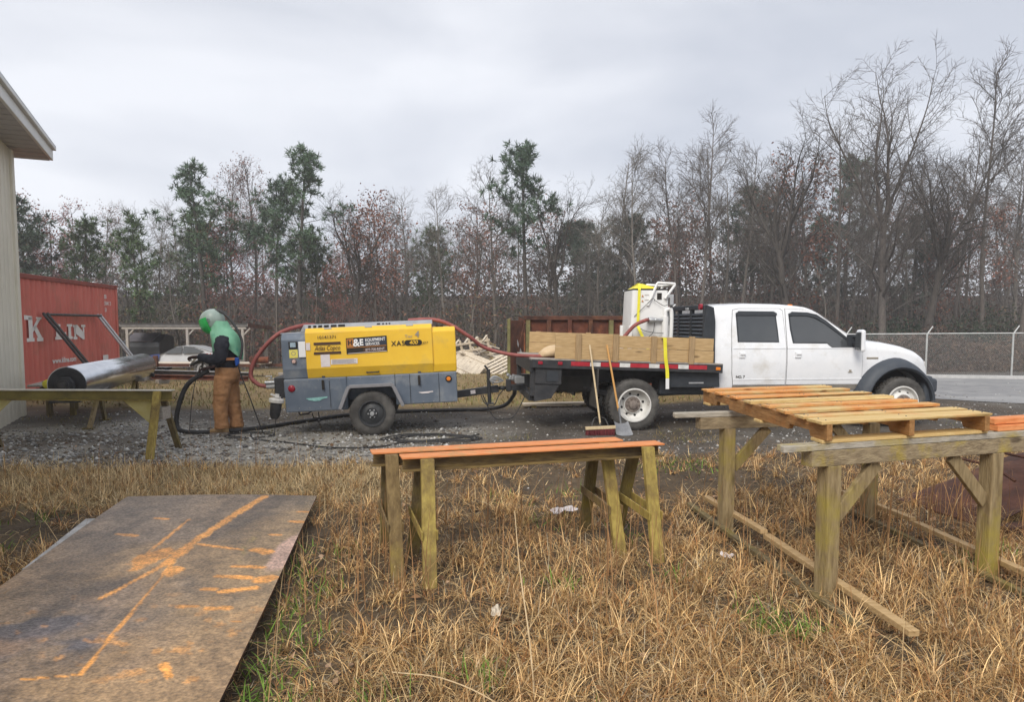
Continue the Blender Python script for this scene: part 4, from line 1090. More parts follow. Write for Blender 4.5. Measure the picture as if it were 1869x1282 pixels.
# tape
x = -1.02; k = 0
while x < 1.0:
    L = .30 if k % 2 == 0 else .17
    tp = BB(); tp.box((x + L / 2, -.0075, 1.035), (L - .004, .004, .065)); tp.build('reflective_tape', M['red_tape'] if k % 2 == 0 else M['white_tape'], truck); x += L; k += 1
for px_, zz, m in ((-1.50, 1.035, 'red_lens'), (-1.19, 1.035, 'red_lens'), (1.34, 1.02, 'amber_lens')):
    lt = BB(); lt.box((px_, -.012, zz), (.075, .02, .05)); lt.build('marker_light', M[m], truck, bevel=.008)
# tail boxes, mudflaps, underside
tb = BB(); tb.box((-1.36, .10, .83), (.42, .14, .26)); tb.build('tail_box', M['black_steel'], truck, bevel=.012)
tb = BB(); tb.box((-1.30, .024, .83), (.18, .012, .16)); tb.build('tail_panel', M['black_plastic'], truck)
tb = BB(); tb.prism([(-1.57, .70), (-1.18, .70), (-1.30, .48), (-1.57, .42)], .05, .22); tb.build('step_bracket', M['black_steel'], truck)
tb = BB(); tb.prism([(-1.57, .70), (-1.18, .70), (-1.30, .48), (-1.57, .42)], 2 * CL - .22, 2 * CL - .05); tb.build('step_bracket', M['black_steel'], truck)
bm_ = BB(); bm_.box((-1.60, CL, .48), (.10, 2.1, .12)); bm_.box((-1.60, .12, .75), (.08, .08, .5)); bm_.box((-1.60, 2 * CL - .12, .75), (.08, .08, .5)); bm_.build('rear_bumper', M['black_steel'], truck, bevel=.01)
for y in (.20, 2 * CL - .20):
    mf = BB(); mf.box((-.60, y, .66), (.02, .56, .62)); mf.build('mud_flap', M['rubber'], truck)
ub = BB(); ub.prism([(.50, .95), (1.40, .95), (1.42, .72), (.62, .70)], .10, .16); ub.build('tool_box', M['black_plastic'], truck)
ub = MB(); ub.box((1.02, .10, .745), (.24, .02, .022)); ub.build('box_latch', M['galv'], truck)
hp = MB(); hp.box((-1.78, CL - .25, .62), (.30, .10, .10)); hp.box((-1.92, CL - .25, .66), (.08, .14, .20)); hp.build('hitch', M['black_steel'], truck, bevel=.01)
hb = MB()
for k in range(4): hb.box((-1.75 - .04 * k, CL - .42 + .09 * k, .76 + .03 * (k % 2)), (.16, .05, .11 - .02 * k), (0, .2 * k, .3))
hb.build('hitch_jack', M['galv'], truck, bevel=.006)
# wooden side boards on stakes, both sides; each board and stake its own part
for y, xa in ((.045, -1.27), (2 * CL - .045, -1.42)):
    for k in range(2):
        b = BB(); xb = 1.26
        b.box(((xa + xb) / 2, y, 1.105 + .095 + .197 * k), (xb - xa, .038, .192)); b.build('side_board', M['wood_new'], truck, bevel=.004)
    for sx in ((-.91, -.32, .29, .90) if y < 1 else (-1.25, -.30, .65)):
        s = BB(); sw = -.030 if y < 1 else .030; s.box((sx, y + sw, 1.26), (.088, .038, .50 + random.uniform(-.02, .02))); s.build('stake', M['wood_stake'], truck, bevel=.004)
fb = BB()
fb.box((1.27, CL, 1.20), (.038, 2 * CL - .14, .19)); fb.build('head_board', M['wood_new'], truck, bevel=.004)
# black headache rack with louvres
rk = MB(); RX = 1.20
zt = 1.955
for y in (.24, .24 + .62, .24 + 1.27, 2 * CL - .24): rk.box((RX, y, 1.50), (.07, .07, .90))
rk.box((RX, CL, zt), (.08, 2 * CL - .42, .08)); rk.box((RX, CL, 1.10), (.08, 2 * CL - .42, .08)); rk.box((RX, CL, 1.35), (.05, 2 * CL - .42, .10))
rk.build('headache_rack', M['black_plastic'], truck, bevel=.012)
for j, (ya, yb) in enumerate(((.28, .82), (.90, 1.47), (1.55, 2.10))):
    for k in range(7):
        lv = MB(); lv.box((RX, (ya + yb) / 2, 1.46 + .062 * k), (.045, yb - ya, .036), (0, R(38), 0)); lv.build('louvre', M['flare'], truck, bevel=.004)
for y in (.20, 2 * CL - .20):
    wg = MB(); wg.prism([(RX - .05, 1.06), (RX + .15, 1.06), (RX + .15, 1.72), (RX + .12, 1.95), (RX + .0, 1.99), (RX - .05, 1.5)], y - .03, y + .03); wg.build('rack_wing', M['black_plastic'], truck, bevel=.012)
for y in (.30, 2 * CL - .30):
    mb = MB(); mb.cyl((RX - .03, y, zt + .005), (RX - .08, y, zt + .005), .05, 20); mb.build('rack_light', M['red_lens'], truck, smooth_angle=40)
mb = MB(); mb.box((RX - .045, CL - .2, zt - .02), (.03, .12, .05)); mb.build('work_light', M['galv'], truck, bevel=.008)
# lettering on the rear door
tx = MB(); side_text(tx, 'NO. 7', 1.78, CL - half_w(.80) - .0125, .828, .058, bold=.002); tx.build('lettering', M['print_black'], truck)
tx = MB(); side_text(tx, 'V8', 3.64, CL - half_w(.90, 3.6) - .016, .945, .001); 

def on_bed(x, y, z):
    p = Vector(bedp(x, y, z)); return PM[truck.name] @ p
# ================================================================== TOWED COMPRESSOR
comp = thing('air_compressor', 'yellow and grey towed air compressor on a single axle behind the truck', 'compressor', (-2.10, 10.68, 0), (0, R(-2.3), R(7)))
W = 1.72                                   # far side, local y
b = MB()
def xs_prism(mb, poly, x0, x1): mb.prism(poly, x0, x1, axis='x')
# grey tub with cut wheel bays
xs_prism(b, [(.10, .40), (W - .10, .40), (W - .06, .905), (.06, .905)], -1.285, -.36)
xs_prism(b, [(.10, .43), (W - .10, .43), (W - .06, .905), (.06, .905)], .36, 1.30)
xs_prism(b, [(.32, .52), (W - .32, .52), (W - .06, .905), (.06, .905), (.06, .72), (.32, .72)], -.36, .36)
b.build('lower_body', M['slate'], comp, bevel=.018)
b = MB(); xs_prism(b, [(.115, .905), (W - .115, .905), (W - .075, 1.055), (W - .075, 1.50), (W - .15, 1.585), (.15, 1.585), (.075, 1.50), (.075, 1.055)], -1.29, -.80)
b.build('rear_panel', M['slate'], comp, bevel=.016)
b = MB(); b.box((-1.06, W / 2, 1.592), (.50, W - .36, .016)); b.build('rear_cap', M['slate_top'], comp, bevel=.006)
b = MB(); xs_prism(b, [(.115, .905), (W - .115, .905), (W - .085, 1.03), (W - .085, 1.54), (W - .17, 1.60), (.17, 1.60), (.085, 1.54), (.085, 1.03)], .80, 1.31)
b.build('front_panel', M['yellow'], comp, bevel=.016)
b = MB(); xs_prism(b, [(.20, .92), (W - .20, .92), (W - .20, 1.62), (.20, 1.62)], -.9, .9); b.build('inner_frame', M['slate'], comp)
for s in (0, 1):
    poly = [(.112, .898), (.20, .90), (.20, 1.655), (.150, 1.655), (.062, 1.595), (.048, 1.05)]
    if s: poly = [(W - p[0], p[1]) for p in poly]
    b = MB(); xs_prism(b, poly, -.935, .955); dr = b.build('side_door', M['yellow'], comp, bevel=.014)
    if s: continue
    # lettering and stickers on the near door
    yl = .044
    def flat(nm, x0, z0, x1, z1, m, y=yl, par=dr, sk=0.0):
        q = MB(); q.add([(x0, y, z0), (x1, y, z0 + sk), (x1, y, z1 + sk), (x0, y, z1)], [(0, 1, 2, 3)]); return q.build(nm, m, par)
    flat('stripe', -.81, 1.402, -.415, 1.44, M['print_brown']); flat('stripe', -.815, 1.258, -.415, 1.297, M['print_brown'])
    t = MB(); side_text(t, 'Atlas Copco', -.615, yl, 1.35, .100, shear=.32, bold=.0006, wscale=.74); t.build('lettering', M['print_brown'], dr)
    t = MB(); side_text(t, '10141371', -.615, yl, 1.512, .066, space=1.1, bold=.0008); t.build('lettering', M['print_brown'], dr)
    t = MB(); side_text(t, 'XAS', .435, yl, 1.372, .105, space=1.12, bold=.0012); t.build('lettering', M['print_black'], dr)
    t = MB()
    pts = [(.665 + (.09 * (1 if i < 9 else -1)) + .042 * math.cos(-math.pi / 2 + math.pi * i / 8 if i < 9 else math.pi / 2 + math.pi * (i - 9) / 8), yl, 1.378 + .042 * math.sin(-math.pi / 2 + math.pi * i / 8 if i < 9 else math.pi / 2 + math.pi * (i - 9) / 8)) for i in range(18)]
    t.add(pts, [tuple(range(18))]); t.build('model_badge', M['print_black'], dr)
    t = MB(); side_text(t, '400', .665, yl - .002, 1.378, .085, shear=.25, bold=.0012); t.build('lettering', M['yellow'], dr)
    t = MB(); side_text(t, 'JD7', .845, yl, 1.366, .055, shear=.15); t.build('lettering', M['print_brown'], dr)
    t = MB(); side_text(t, 'Tier', .60, yl, 1.475, .07); t.build('lettering', M['print_grey'], dr)
    t = MB(); side_text(t, '4', .725, yl, 1.50, .135, shear=.1, bold=.002); t.build('lettering', M['print_grey'], dr)
    # dealer sign
    flat('sign_board', -.335, 1.245, .27, 1.485, M['print_black'], yl, dr, .018)
    flat('sign_field', -.32, 1.345, .262, 1.472, M['print_navy'], yl - .002, dr, .018)
    flat('sign_corner', -.325, 1.35, -.225, 1.472, M['print_orange'], yl - .003, dr, .003)
    flat('sign_band', -.085, 1.262, .262, 1.328, M['print_brown'], yl - .002, dr, .012)
    flat('sign_line', -.325, 1.334, .262, 1.343, M['print_orange'], yl - .003, dr, .018)
    flat('sign_line', -.315, 1.250, .262, 1.257, M['sticker'], yl - .003, dr, .018)
    t = MB(); side_text(t, 'H', -.275, yl - .005, 1.413, .10, bold=.006); t.build('lettering', M['print_brown'], dr)
    t = MB(); side_text(t, '&', -.185, yl - .005, 1.408, .155, bold=.004); side_text(t, 'E', -.108, yl - .005, 1.412, .130, bold=.005, wscale=.85); t.build('lettering', M['print_white'], dr)
    t = MB(); side_text(t, 'EQUIPMENT', .098, yl - .005, 1.448, .064, bold=.0010, wscale=.86, tilt=.03); side_text(t, 'SERVICES', .055, yl - .005, 1.385, .060, bold=.0010, wscale=.86, tilt=.03); t.build('lettering', M['print_white'], dr)
    t = MB(); side_text(t, '877-700-RENT', .09, yl - .005, 1.302, .052, tilt=.03, wscale=.9); t.build('lettering', M['sticker'], dr)
    flat('sticker', -.72, 1.07, -.585, 1.255, M['sticker'], yl); flat('sticker', -.575, 1.10, -.18, 1.178, M['sticker'], yl)
    for k in range(4): flat('sticker_print', -.555, 1.112 + .017 * k, -.20 - .03 * (k % 2), 1.119 + .017 * k, M['print_grey'] if k == 3 else M['fender_grey'], yl - .002)
    flat('sticker', -.925, 1.33, -.865, 1.44, M['sticker'], yl)
    for k in range(3): flat('decal', -.905 + .055 * k, .985, -.87 + .055 * k, 1.012, M['sticker'], .0845 + .0, dr)
    h = MB(); h.tube([(-.055, .095, .965), (-.055, .055, .955), (.125, .055, .955), (.125, .095, .965)], .011, 8); h.build('door_handle', M['print_black'], dr)
    for x in (-.70, .735):
        h = MB(); h.box((x, .088, .915), (.045, .03, .035)); h.build('latch', M['steel_dark'], dr, bevel=.005)
        h = MB(); h.box((x - .01, .052, .80), (.035, .03, .15)); h.build('door_stay', M['print_black'], comp, bevel=.008)
# seams, bolts and hinges of the lower body
for x in (-.62, .58, 1.02):
    q = MB(); q.add([(x, .0775, .45), (x + .006, .0775, .45), (x + .006, .0605, .90), (x, .0605, .90)], [(0, 1, 2, 3)]); q.v = [(p[0], p[1] - .002, p[2]) for p in q.v]; q.build('panel_seam', M['dark'], comp)
q = MB()
for x in [-1.24 + .155 * k for k in range(17)]:
    for z in ((.46, .87) if abs(x) > .5 else (.87,)):
        yb = .10 - (z - .41) / .495 * .04; q.cyl((x, yb + .004, z), (x, yb - .007, z), .009, 6)
q.build('bolts', M['fender_grey'], comp, kind='stuff')
for x in (-.6, .0, .62):
    q = MB(); q.box((x, .125, 1.640), (.11, .02, .022), (R(-34), 0, 0)); q.build('hinge', M['slate_top'], comp, bevel=.003)
# roof with louvres
b = MB(); xs_prism(b, [(.19, 1.645), (W - .19, 1.645), (W - .24, 1.715), (.24, 1.715)], -.96, .97); b.prism([(-1.03, 1.60), (-.94, 1.60), (-.90, 1.715), (-.97, 1.715)], .24, W - .24)
b.build('roof', M['slate_top'], comp, bevel=.012)
for k in range(6):
    x0 = -.90 + .02 * k + sum([.0, .055, .11, .175, .255, .345][:k + 1][-1:]); L = [.04, .045, .055, .07, .085, .10][k]
    q = MB(); q.box((x0 + L / 2, .2075, 1.679), (L, .008, .040), (R(-35.5), 0, 0)); q.build('louvre_slot', M['dark'], comp)
for k in range(4):
    q = MB(); q.box((.15 + [.0, .07, .12, .165][k], .2105, 1.683), ([.05, .03, .025, .025][k], .008, .022), (R(-35.5), 0, 0)); q.build('louvre_slot', M['dark'], comp)
q = MB(); q.lathe([(.0, 1.60), (.06, 1.60), (.055, 1.63), (0, 1.635)], (1.08, .45, 0), 'z', 16); q.build('filler_cap', M['print_black'], comp)
# near side fittings
def cface(nm, x, z, w, h, m, y=.045, d=.02, bev=.005): q = MB(); q.box((x, y + d / 2, z), (w, d, h)); return q.build(nm, m, comp, bevel=bev)
cp = cface('control_panel', -1.115, 1.415, .125, .105, M['print_black'], .055, .03)
q = MB(); q.add([(-1.155, .0535, 1.385), (-1.075, .0535, 1.385), (-1.075, .0535, 1.455), (-1.155, .0535, 1.455)], [(0, 1, 2, 3)]); q.build('display', mat('display', (.26, .36, .44), (.40, .50, .56), scale=40, rough=.2), cp)
pl = cface('warning_plate', -1.115, 1.285, .125, .125, mat('plate_yellow', (.72, .62, .10), (.80, .72, .2), scale=30, rough=.5), .068, .012, .003)
q = MB(); q.lathe([(.032, -.0), (.030, -.0), (.024, -.0)], (-1.115, .0665, 1.29), 'y', 20); q.build('warning_mark', M['print_grey'], pl)
q = MB(); q.lathe([(.0, -.04), (.026, -.038), (.028, -.02), (.03, 0)], (-1.115, .075, 1.172), 'y', 20); q.lathe([(.042, -.012), (.046, .01)], (-1.115, .075, 1.172), 'y', 20); q.build('stop_button', mat('button', (.62, .42, .36), rough=.4), comp, smooth_angle=40)
cface('document_box', -.985, 1.345, .10, .235, M['print_white'], .05, .03)
q = MB(); q.lathe([(0, -.025), (.04, -.022), (.052, -.008), (.056, .012)], (-1.175, .072, .765), 'y', 24); q.build('tail_light', M['red_lens'], comp, smooth_angle=50)
q = MB(); q.lathe([(0, -.022), (.03, -.02), (.034, .0)], (1.175, .068, .80), 'y', 24); ro = q.build('side_reflector', M['amber_lens'], comp, smooth_angle=50)
q = MB(); q.lathe([(.034, -.012), (.05, -.012), (.052, .006)], (1.175, .07, .80), 'y', 24); q.build('reflector_ring', M['print_black'], ro, smooth_angle=50)
for pts, m in (([(-.98, .605), (-.66, .62), (-.66, .60), (-.73, .585), (-.78, .56), (-.86, .56), (-.93, .575)], 'teal'), ([(.70, .612), (.93, .622), (.93, .606), (.89, .604), (.86, .592), (.76, .59)], 'sticker')):
    q = MB(); yy = .078; q.add([(p[0], yy, p[1]) for p in pts], [tuple(range(len(pts)))]); q.build('scraped_paint', M[m], comp)
q = MB(); q.tube([(-1.12, .2, .40), (-1.10, .2, .35), (-.98, .2, .36), (-.92, .2, .40)], .012, 6); q.tube([(-.92, .2, .36), (-.90, .2, .29), (-.82, .2, .29), (-.82, .2, .38)], .01, 6); q.build('tie_down', M['print_black'], comp)
# mudguards and wheels
for s in (0, 1):
    f = lambda y: y if s == 0 else W - y
    o = [(-.47, .44), (-.345, .74), (-.315, .775), (.315, .775), (.345, .74), (.47, .44)]; i = [(.435, .44), (.315, .715), (.29, .735), (-.29, .735), (-.315, .715), (-.435, .44)]
    q = MB(); n = len(o)
    pts = o + i
    q.add([(p[0], f(-.075), p[1]) for p in pts] + [(p[0], f(.20), p[1]) for p in pts], [])
    L = len(pts); fs = []
    for k in range(n - 1): fs += [(k, k + 1, L - 2 - k, L - 1 - k), (k + L, L - 1 - k + L, L - 2 - k + L, k + 1 + L)]
    fs += [(k, (k + 1) % L, (k + 1) % L + L, k + L) for k in range(L)]
    q.f += fs; q.m += [0] * len(fs)
    # outer lip
    for a, c in zip(o[:-1], o[1:]): q.bar((a[0], f(-.078), a[1] - .012), (c[0], f(-.078), c[1] - .012), .02, .05)
    q.build('mudguard', M['fender_grey'], comp, bevel=.006)
    wn = bpy.data.objects.new('wheel', None); COL.objects.link(wn); wn.parent = comp; wn.location = (0, f(.06), .335); wn.rotation_euler = (0, 0, 0 if s == 0 else math.pi)
    t = MB(); tyre(t, (0, 0, 0), .335, .195, .22, 44); t.build('tyre', M['rubber'], wn, smooth_angle=35)
    t = MB(); o_ = -.11
    t.lathe([(.203, o_ + .012), (.20, o_ - .002), (.188, o_ - .003), (.18, o_ + .02), (.165, o_ + .05), (.12, o_ + .03), (.085, o_ + .02), (.075, o_ + .035), (0, o_ + .035)], n=32)
    t.build('rim', mat('rim_dark', (.035, .038, .042), (.06, .062, .066), scale=9, rough=.45), wn, smooth_angle=35)
    t = MB(); t.lathe([(.035, o_ + .035), (.032, o_ - .02), (0, o_ - .022)], n=16)
    for k in range(6):
        a = 6.283 * k / 6; t.cyl((.06 * math.cos(a), o_ + .04, .06 * math.sin(a)), (.06 * math.cos(a), o_ - .0, .06 * math.sin(a)), .011, 6)
    t.build('hub', M['galv'], wn, smooth_angle=40)
q = MB(); q.cyl((0, .1, .335), (0, W - .1, .335), .04); q.box((0, W / 2, .46), (.2, 1.2, .16)); q.build('axle', M['black_steel'], comp)
# drawbar up to the truck hitch
q = MB(); q.bar((1.20, .86, .46), (2.02, .945, .525), .10, .115); q.build('drawbar', M['black_steel'], comp, bevel=.008)
q = MB(); q.bar((1.55, .84, .493), (1.63, .848, .50), .004, .06); q.build('drawbar_plate', M['sticker'], comp)
q = MB(); q.lathe([(.055, -.03), (.07, -.015), (.07, .015), (.055, .03), (.04, .015), (.04, -.015), (.055, -.03)], (2.09, .95, .53), 'z', 20); q.build('tow_eye', M['black_steel'], comp, smooth_angle=50)
q = MB(); q.cyl((1.86, .86, .30), (1.86, .86, .86), .032, 12); q.cyl((1.86, .86, .84), (1.80, .84, .93), .018, 8); q.box((1.86, .86, .29), (.14, .14, .02)); q.build('jack_stand', M['black_steel'], comp, bevel=.006)
q = MB()
for k, r_ in enumerate((.03, .022, .026)): q.tube(catmull([(1.93 + .04 * k, .80, .62 + .05 * k), (1.88, .78, .70), (1.97, .79, .74 - .05 * k), (2.10, .84, .66)], 5), r_ * .5, 6)
q.build('brake_linkage', M['galv'], comp)
q = MB(); q.tube(catmull([(1.72, .85, .44), (1.78, .80, .30), (1.92, .80, .26), (2.02, .85, .42), (2.1, .9, .50)], 6), .008, 6); q.tube(catmull([(1.75, .85, .44), (1.9, .78, .08), (2.05, .8, .02), (2.25, .85, .05), (2.42, .9, .30), (2.5, 1.0, .45)], 6), .009, 6); q.build('safety_chain', M['hose_black'], comp)
# air outlets at the rear
q = MB(); q.box((-1.36, .45, .78), (.16, .60, .32)); q.build('outlet_housing', M['black_steel'], comp, bevel=.015)
for k in range(3):
    q = MB(); y = .26 + .17 * k; q.cyl((-1.42, y, .86 - .05 * k), (-1.60, y, .86 - .05 * k), .024, 10); q.cyl((-1.50, y, .88 - .05 * k), (-1.50, y, .95 - .05 * k), .012, 8); q.box((-1.53, y, .955 - .05 * k), (.10, .018, .014)); q.build('outlet_valve', M['galv'], comp, bevel=.004)
def on_comp(x, y, z): return PM[comp.name] @ Vector((x, y, z))
# canister hanging from the outlet
cn = thing('air_filter', 'black air filter canister with a white clamp hanging at the rear of the compressor', 'filter', tuple(on_comp(-1.46, .10, .32)), (0, R(8), R(7)))
q = MB(); q.lathe([(0, 0), (.05, .005), (.075, .06), (.085, .22), (.08, .24), (0, .24)], axis='z', n=20); q.build('canister', M['hose_black'], cn, smooth_angle=40)
q = MB(); q.lathe([(.03, .24), (.11, .25), (.115, .30), (.06, .325), (0, .33)], axis='z', n=12); q.box((.0, 0, .34), (.20, .05, .03), (0, .3, .4)); q.box((.0, 0, .35), (.06, .17, .03), (.2, 0, .2)); q.build('clamp', mat('cast_white', (.55, .53, .49), (.66, .64, .6), scale=20, rough=.5), cn, bevel=.006)
q = MB(); q.tube(catmull([(.06, 0, .30), (.10, 0, .42), (.16, .05, .46), (.20, .2, .50)], 5), .014, 8); q.build('hose', M['hose_black'], cn)
q = MB(); q.cyl((.02, 0, .02), (.03, 0, -.30), .006, 6); q.build('drain_wire', M['steel_dark'], cn)
# ================================================================== TRESTLES, STAND, PALLET, PLATE (foreground)
def ibeam(mb, a, b, fw, h, tf=.010, tw=.008, up=(0, 0, 1)):
    a = Vector(a); b = Vector(b)
    mb.bar(a + Vector((0, 0, tf / 2)), b + Vector((0, 0, tf / 2)), fw, tf); mb.bar(a + Vector((0, 0, h / 2)), b + Vector((0, 0, h / 2)), tw, h - 2 * tf); 
def trestle(label, p, yaw, L, fw, zt, legs_at, splay, mats, group, top_mat, h=.10, brace_z=.34, lw=.09):
    """steel beam on four splayed legs; p = near left corner of the top flange"""
    e = thing('trestle', label, 'trestle', (p[0], p[1], 0), (0, 0, yaw), group)
    yc = fw / 2
    q = MB(); q.box((L / 2, yc, zt - .006), (L, fw, .012)); q.build('top_flange', top_mat, e, bevel=.002)
    q = MB(); q.box((L / 2, yc, zt - h / 2), (L - .03, .012, h - .026)); q.build('web', M['beam_steel'], e)
    q = MB(); q.box((L / 2, yc, zt - h + .006), (L, fw * .92, .012)); q.build('bottom_flange', M['beam_steel'], e, bevel=.002)
    for i, (xt, xb) in enumerate(legs_at):
        for s in (-1, 1):
            yt = yc + s * (fw / 2 + .012); yb = yc + s * (fw / 2 + splay)
            q = MB()
            # board leg, wide face to the front, cut flat at the ground
            wv = lw / 2; th = .042
            V = []
            for (x, y, z) in ((xb, yb, -.03), (xt, yt, zt - .014)):
                for dx, dy in ((-wv, -th / 2), (wv, -th / 2), (wv, th / 2), (-wv, th / 2)): V.append((x + dx, y + dy + s * th * .2, z))
            q.add(V, [(0, 1, 2, 3), (7, 6, 5, 4), (0, 4, 5, 1), (1, 5, 6, 2), (2, 6, 7, 3), (3, 7, 4, 0)])
            q.build('leg', mats[(i * 2 + (s > 0)) % len(mats)], e, bevel=.004)
        t = 1 - brace_z / zt; xm = xt + (xb - xt) * t
        for dx in (-.05, .05):
            q = MB(); y0 = yc - (fw / 2 + splay * t + .05); y1 = yc + (fw / 2 + splay * t + .05)
            q.bar((xm + dx, y0, brace_z - .02), (xm + dx, y1, brace_z + .02), .012, .06); q.build('brace', mats[0], e, bevel=.003)
    return e
yaw = math.atan2(.53, 1.75)
MY, MB_, MD = M['moss_yellow'], M['moss_brown'], M['post_dark']
trestle('orange topped steel trestle nearest the camera, with a mossy yellow front leg', (-.73, 4.665), yaw, 1.95, .15, .805, ((.165, .13), (1.80, 1.76)), .27, [MY, MD, MY, MD], 'pair of orange topped trestles', M['primer'])
trestle('orange topped steel trestle just behind the front one, with a brown left leg', (-.965, 4.845), yaw, 1.90, .15, .805, ((.13, .13), (1.74, 1.76)), .27, [MB_, MD, M['moss_yellow'], MD], 'pair of orange topped trestles', M['primer'])

# mossy steel trestle on the left by the gravel
e = thing('steel_trestle', 'long mossy yellow steel trestle with gusset plate beside the gravel on the left', 'trestle', (-4.40, 9.10, 0), (0, 0, R(-2)))
zt = .835
q = MB(); q.box((-1.55, .06, zt - .006), (3.1, .13, .012)); q.build('top_flange', mat('flange_pale', (.48, .45, .38), (.66, .62, .54), scale=6, rough=.6), e)
q = MB(); q.box((-1.55, .06, zt - .07), (3.08, .012, .12)); q.build('web', mat('web_moss', (.16, .13, .05), (.30, .25, .07), scale=3, rough=.7, c3=(.40, .33, .04), s3=1.8, lo3=.55, hi3=.7), e)
q = MB(); q.box((-1.55, .06, zt - .134), (3.1, .12, .012)); q.build('bottom_flange', M['moss_yellow'], e)
for x, sgn in ((-.17, 1), (-2.62, -1)):
    q = MB(); q.bar((x, .0, zt - .02), (x + sgn * .10 - .03 * sgn, -.37, -.02), .095, .05, (0, 1, 0)); q.build('leg', M['moss_yellow'], e, bevel=.005)
    q = MB(); q.bar((x + .02 * sgn, .12, zt - .15), (x + sgn * .02, .47, -.02), .075, .05, (0, 1, 0)); q.build('leg', M['post_dark'], e, bevel=.005)
    q = MB(); q.prism([(x - sgn * .05, zt - .142), (x - sgn * .48, zt - .142), (x - sgn * .07, zt - .50)], .050, .066); q.build('gusset_plate', mat('gusset', (.52, .44, .14), (.62, .55, .26), scale=4, rough=.6), e)
    q = MB(); q.box((x + sgn * .03, .07, zt - .30), (.10, .20, .16)); q.build('cross_plate', M['wood_grey'], e, bevel=.004)
q = MB(); q.bar((-2.75, -.1, .64), (-3.05, -.36, .35), .05, .05); q.build('diagonal_brace', M['post_dark'], e)

# ---- timber stand carrying the pallet
A, B, Cc, D_ = Vector((1.91, 4.22, 0)), Vector((3.17, 4.64, 0)), Vector((1.75, 5.72, 0)), Vector((3.06, 6.0, 0))
M['rail_wood'] = mat('rail_wood', (.30, .27, .22), (.48, .44, .37), scale=4, rough=.75, stretch=(1.2, 9, 9), bump=.3, c3=(.40, .31, .10), s3=2.0, lo3=.52, hi3=.68)
st = thing('timber_stand', 'weathered timber stand of four posts and two beams under the pallet', 'stand', (2.45, 5.0, 0), (0, 0, 0))
def wbar(nm, a, b_, w, h, m, par=st, bevel=.004, up=(0, 0, 1)):
    q = MB(); q.bar(a, b_, w, h, up); return q.build(nm, m, par, world=True, bevel=bevel)
zb = .85
dn = (B - A).normalized(); df = (D_ - Cc).normalized()
for p, d in ((A, dn), (B, dn), (Cc, df), (D_, df)):
    q = MB(); ang = math.atan2(d.y, d.x); q.box((p.x, p.y, zb / 2 - .02), (.098, .098, zb + .04), (0, 0, ang)); q.build('post', M['post'], st, world=True, bevel=.006)
up = lambda v, z: Vector((v.x, v.y, z))
NL, NR = A - dn * .17, B + dn * 1.4
FL_, FR_ = Cc - df * .26, D_ + df * .12
off = Vector((dn.y, -dn.x, 0))
wbar('beam', up(NL, zb + .048), up(NR, zb + .048), .095, .095, M['beam_wood'])
wbar('beam', up(FL_, zb + .048), up(FR_, zb + .048), .095, .095, M['beam_wood'])
zr = zb + .097
for (n0, n1, dd) in ((NL - dn * .20, NR, dn), (FL_ - df * .22, FR_, df)):
    s = Vector((dd.y, -dd.x, 0))
    wbar('rail', up(n0, zr + .020) + s * .028, up(n1, zr + .020) + s * .028, .034, .038, M['rail_wood'])
    wbar('rail', up(n0 + dd * .02, zr + .020) - s * .028, up(n1, zr + .020) - s * .028, .034, .038, M['rail_wood'])
for p, d, s in ((A, dn, 1), (B, dn, -1), (Cc, df, 1), (D_, df, -1)):
    wbar('diagonal_brace', up(p + d * s * .05, .52), up(p + d * s * .36, zb - .01), .035, .085, M['post'])
for p, q_, k0, k1 in ((A, Cc, -.70, .62), (B, D_, -.80, .55)):
    d = (q_ - p).normalized(); s = Vector((d.y, -d.x, 0))
    a0 = p + d * k0; a1 = q_ + d * k1; mid = p.lerp(q_, .62)
    wbar('runner', up(a0, .11) + s * .078, up(mid, .125) + s * .078, .06, .035, M['wood_new']); wbar('runner', up(mid + d * .02, .15) + s * .066, up(a1, .12) + s * .078, .055, .035, M['wood_new'])
    wbar('runner', up(a0 + d * .2, .05) - s * .08, up(a1, .06) - s * .08, .05, .035, M['post_dark'])

# ---- pallet
zp = zr + .041
pal = thing('pallet', 'long wooden pallet with orange overspray lying on the timber stand', 'pallet', (1.84, 4.12, zp), (0, 0, 0))
PFL, PFR, PRL = Vector((1.84, 4.12, zp)), Vector((3.07, 4.52, zp)), Vector((1.69, 6.26, zp))
ux = (PFR - PFL); uy = (PRL - PFL); wx = ux.length; wy = uy.length; ux.normalize(); uy.normalize()
def pp(a, c, z): return PFL + ux * a + uy * c + Vector((0, 0, z))
SH = .098
for k, a in enumerate((.025, wx / 2, wx - .025)):
    q = MB(); prof = [(0, 0), (.20, 0), (.22, .035), (.48, .035), (.50, 0), (wy - .62, 0), (wy - .60, .035), (wy - .34, .035), (wy - .32, 0), (wy, 0), (wy, SH), (0, SH)]
    n = len(prof); vs = [pp(a - .02, c, z + .019) for c, z in prof] + [pp(a + .02, c, z + .019) for c, z in prof]
    q.add(vs, [tuple(range(n)), tuple(range(2 * n - 1, n - 1, -1))] + [(i, i + n, (i + 1) % n + n, (i + 1) % n) for i in range(n)])
    q.build('stringer', M['stringer'], pal, world=True, bevel=.003)
cs = [.0] + [.16 + .315 * k for k in range(7)]
ws_ = [.17] + [.135] * 7
cs = [0.0, .235, .50, .78, 1.06, 1.36, 1.67, 1.98]; ws_ = [.19, .125, .14, .13, .14, .14, .14, .15]
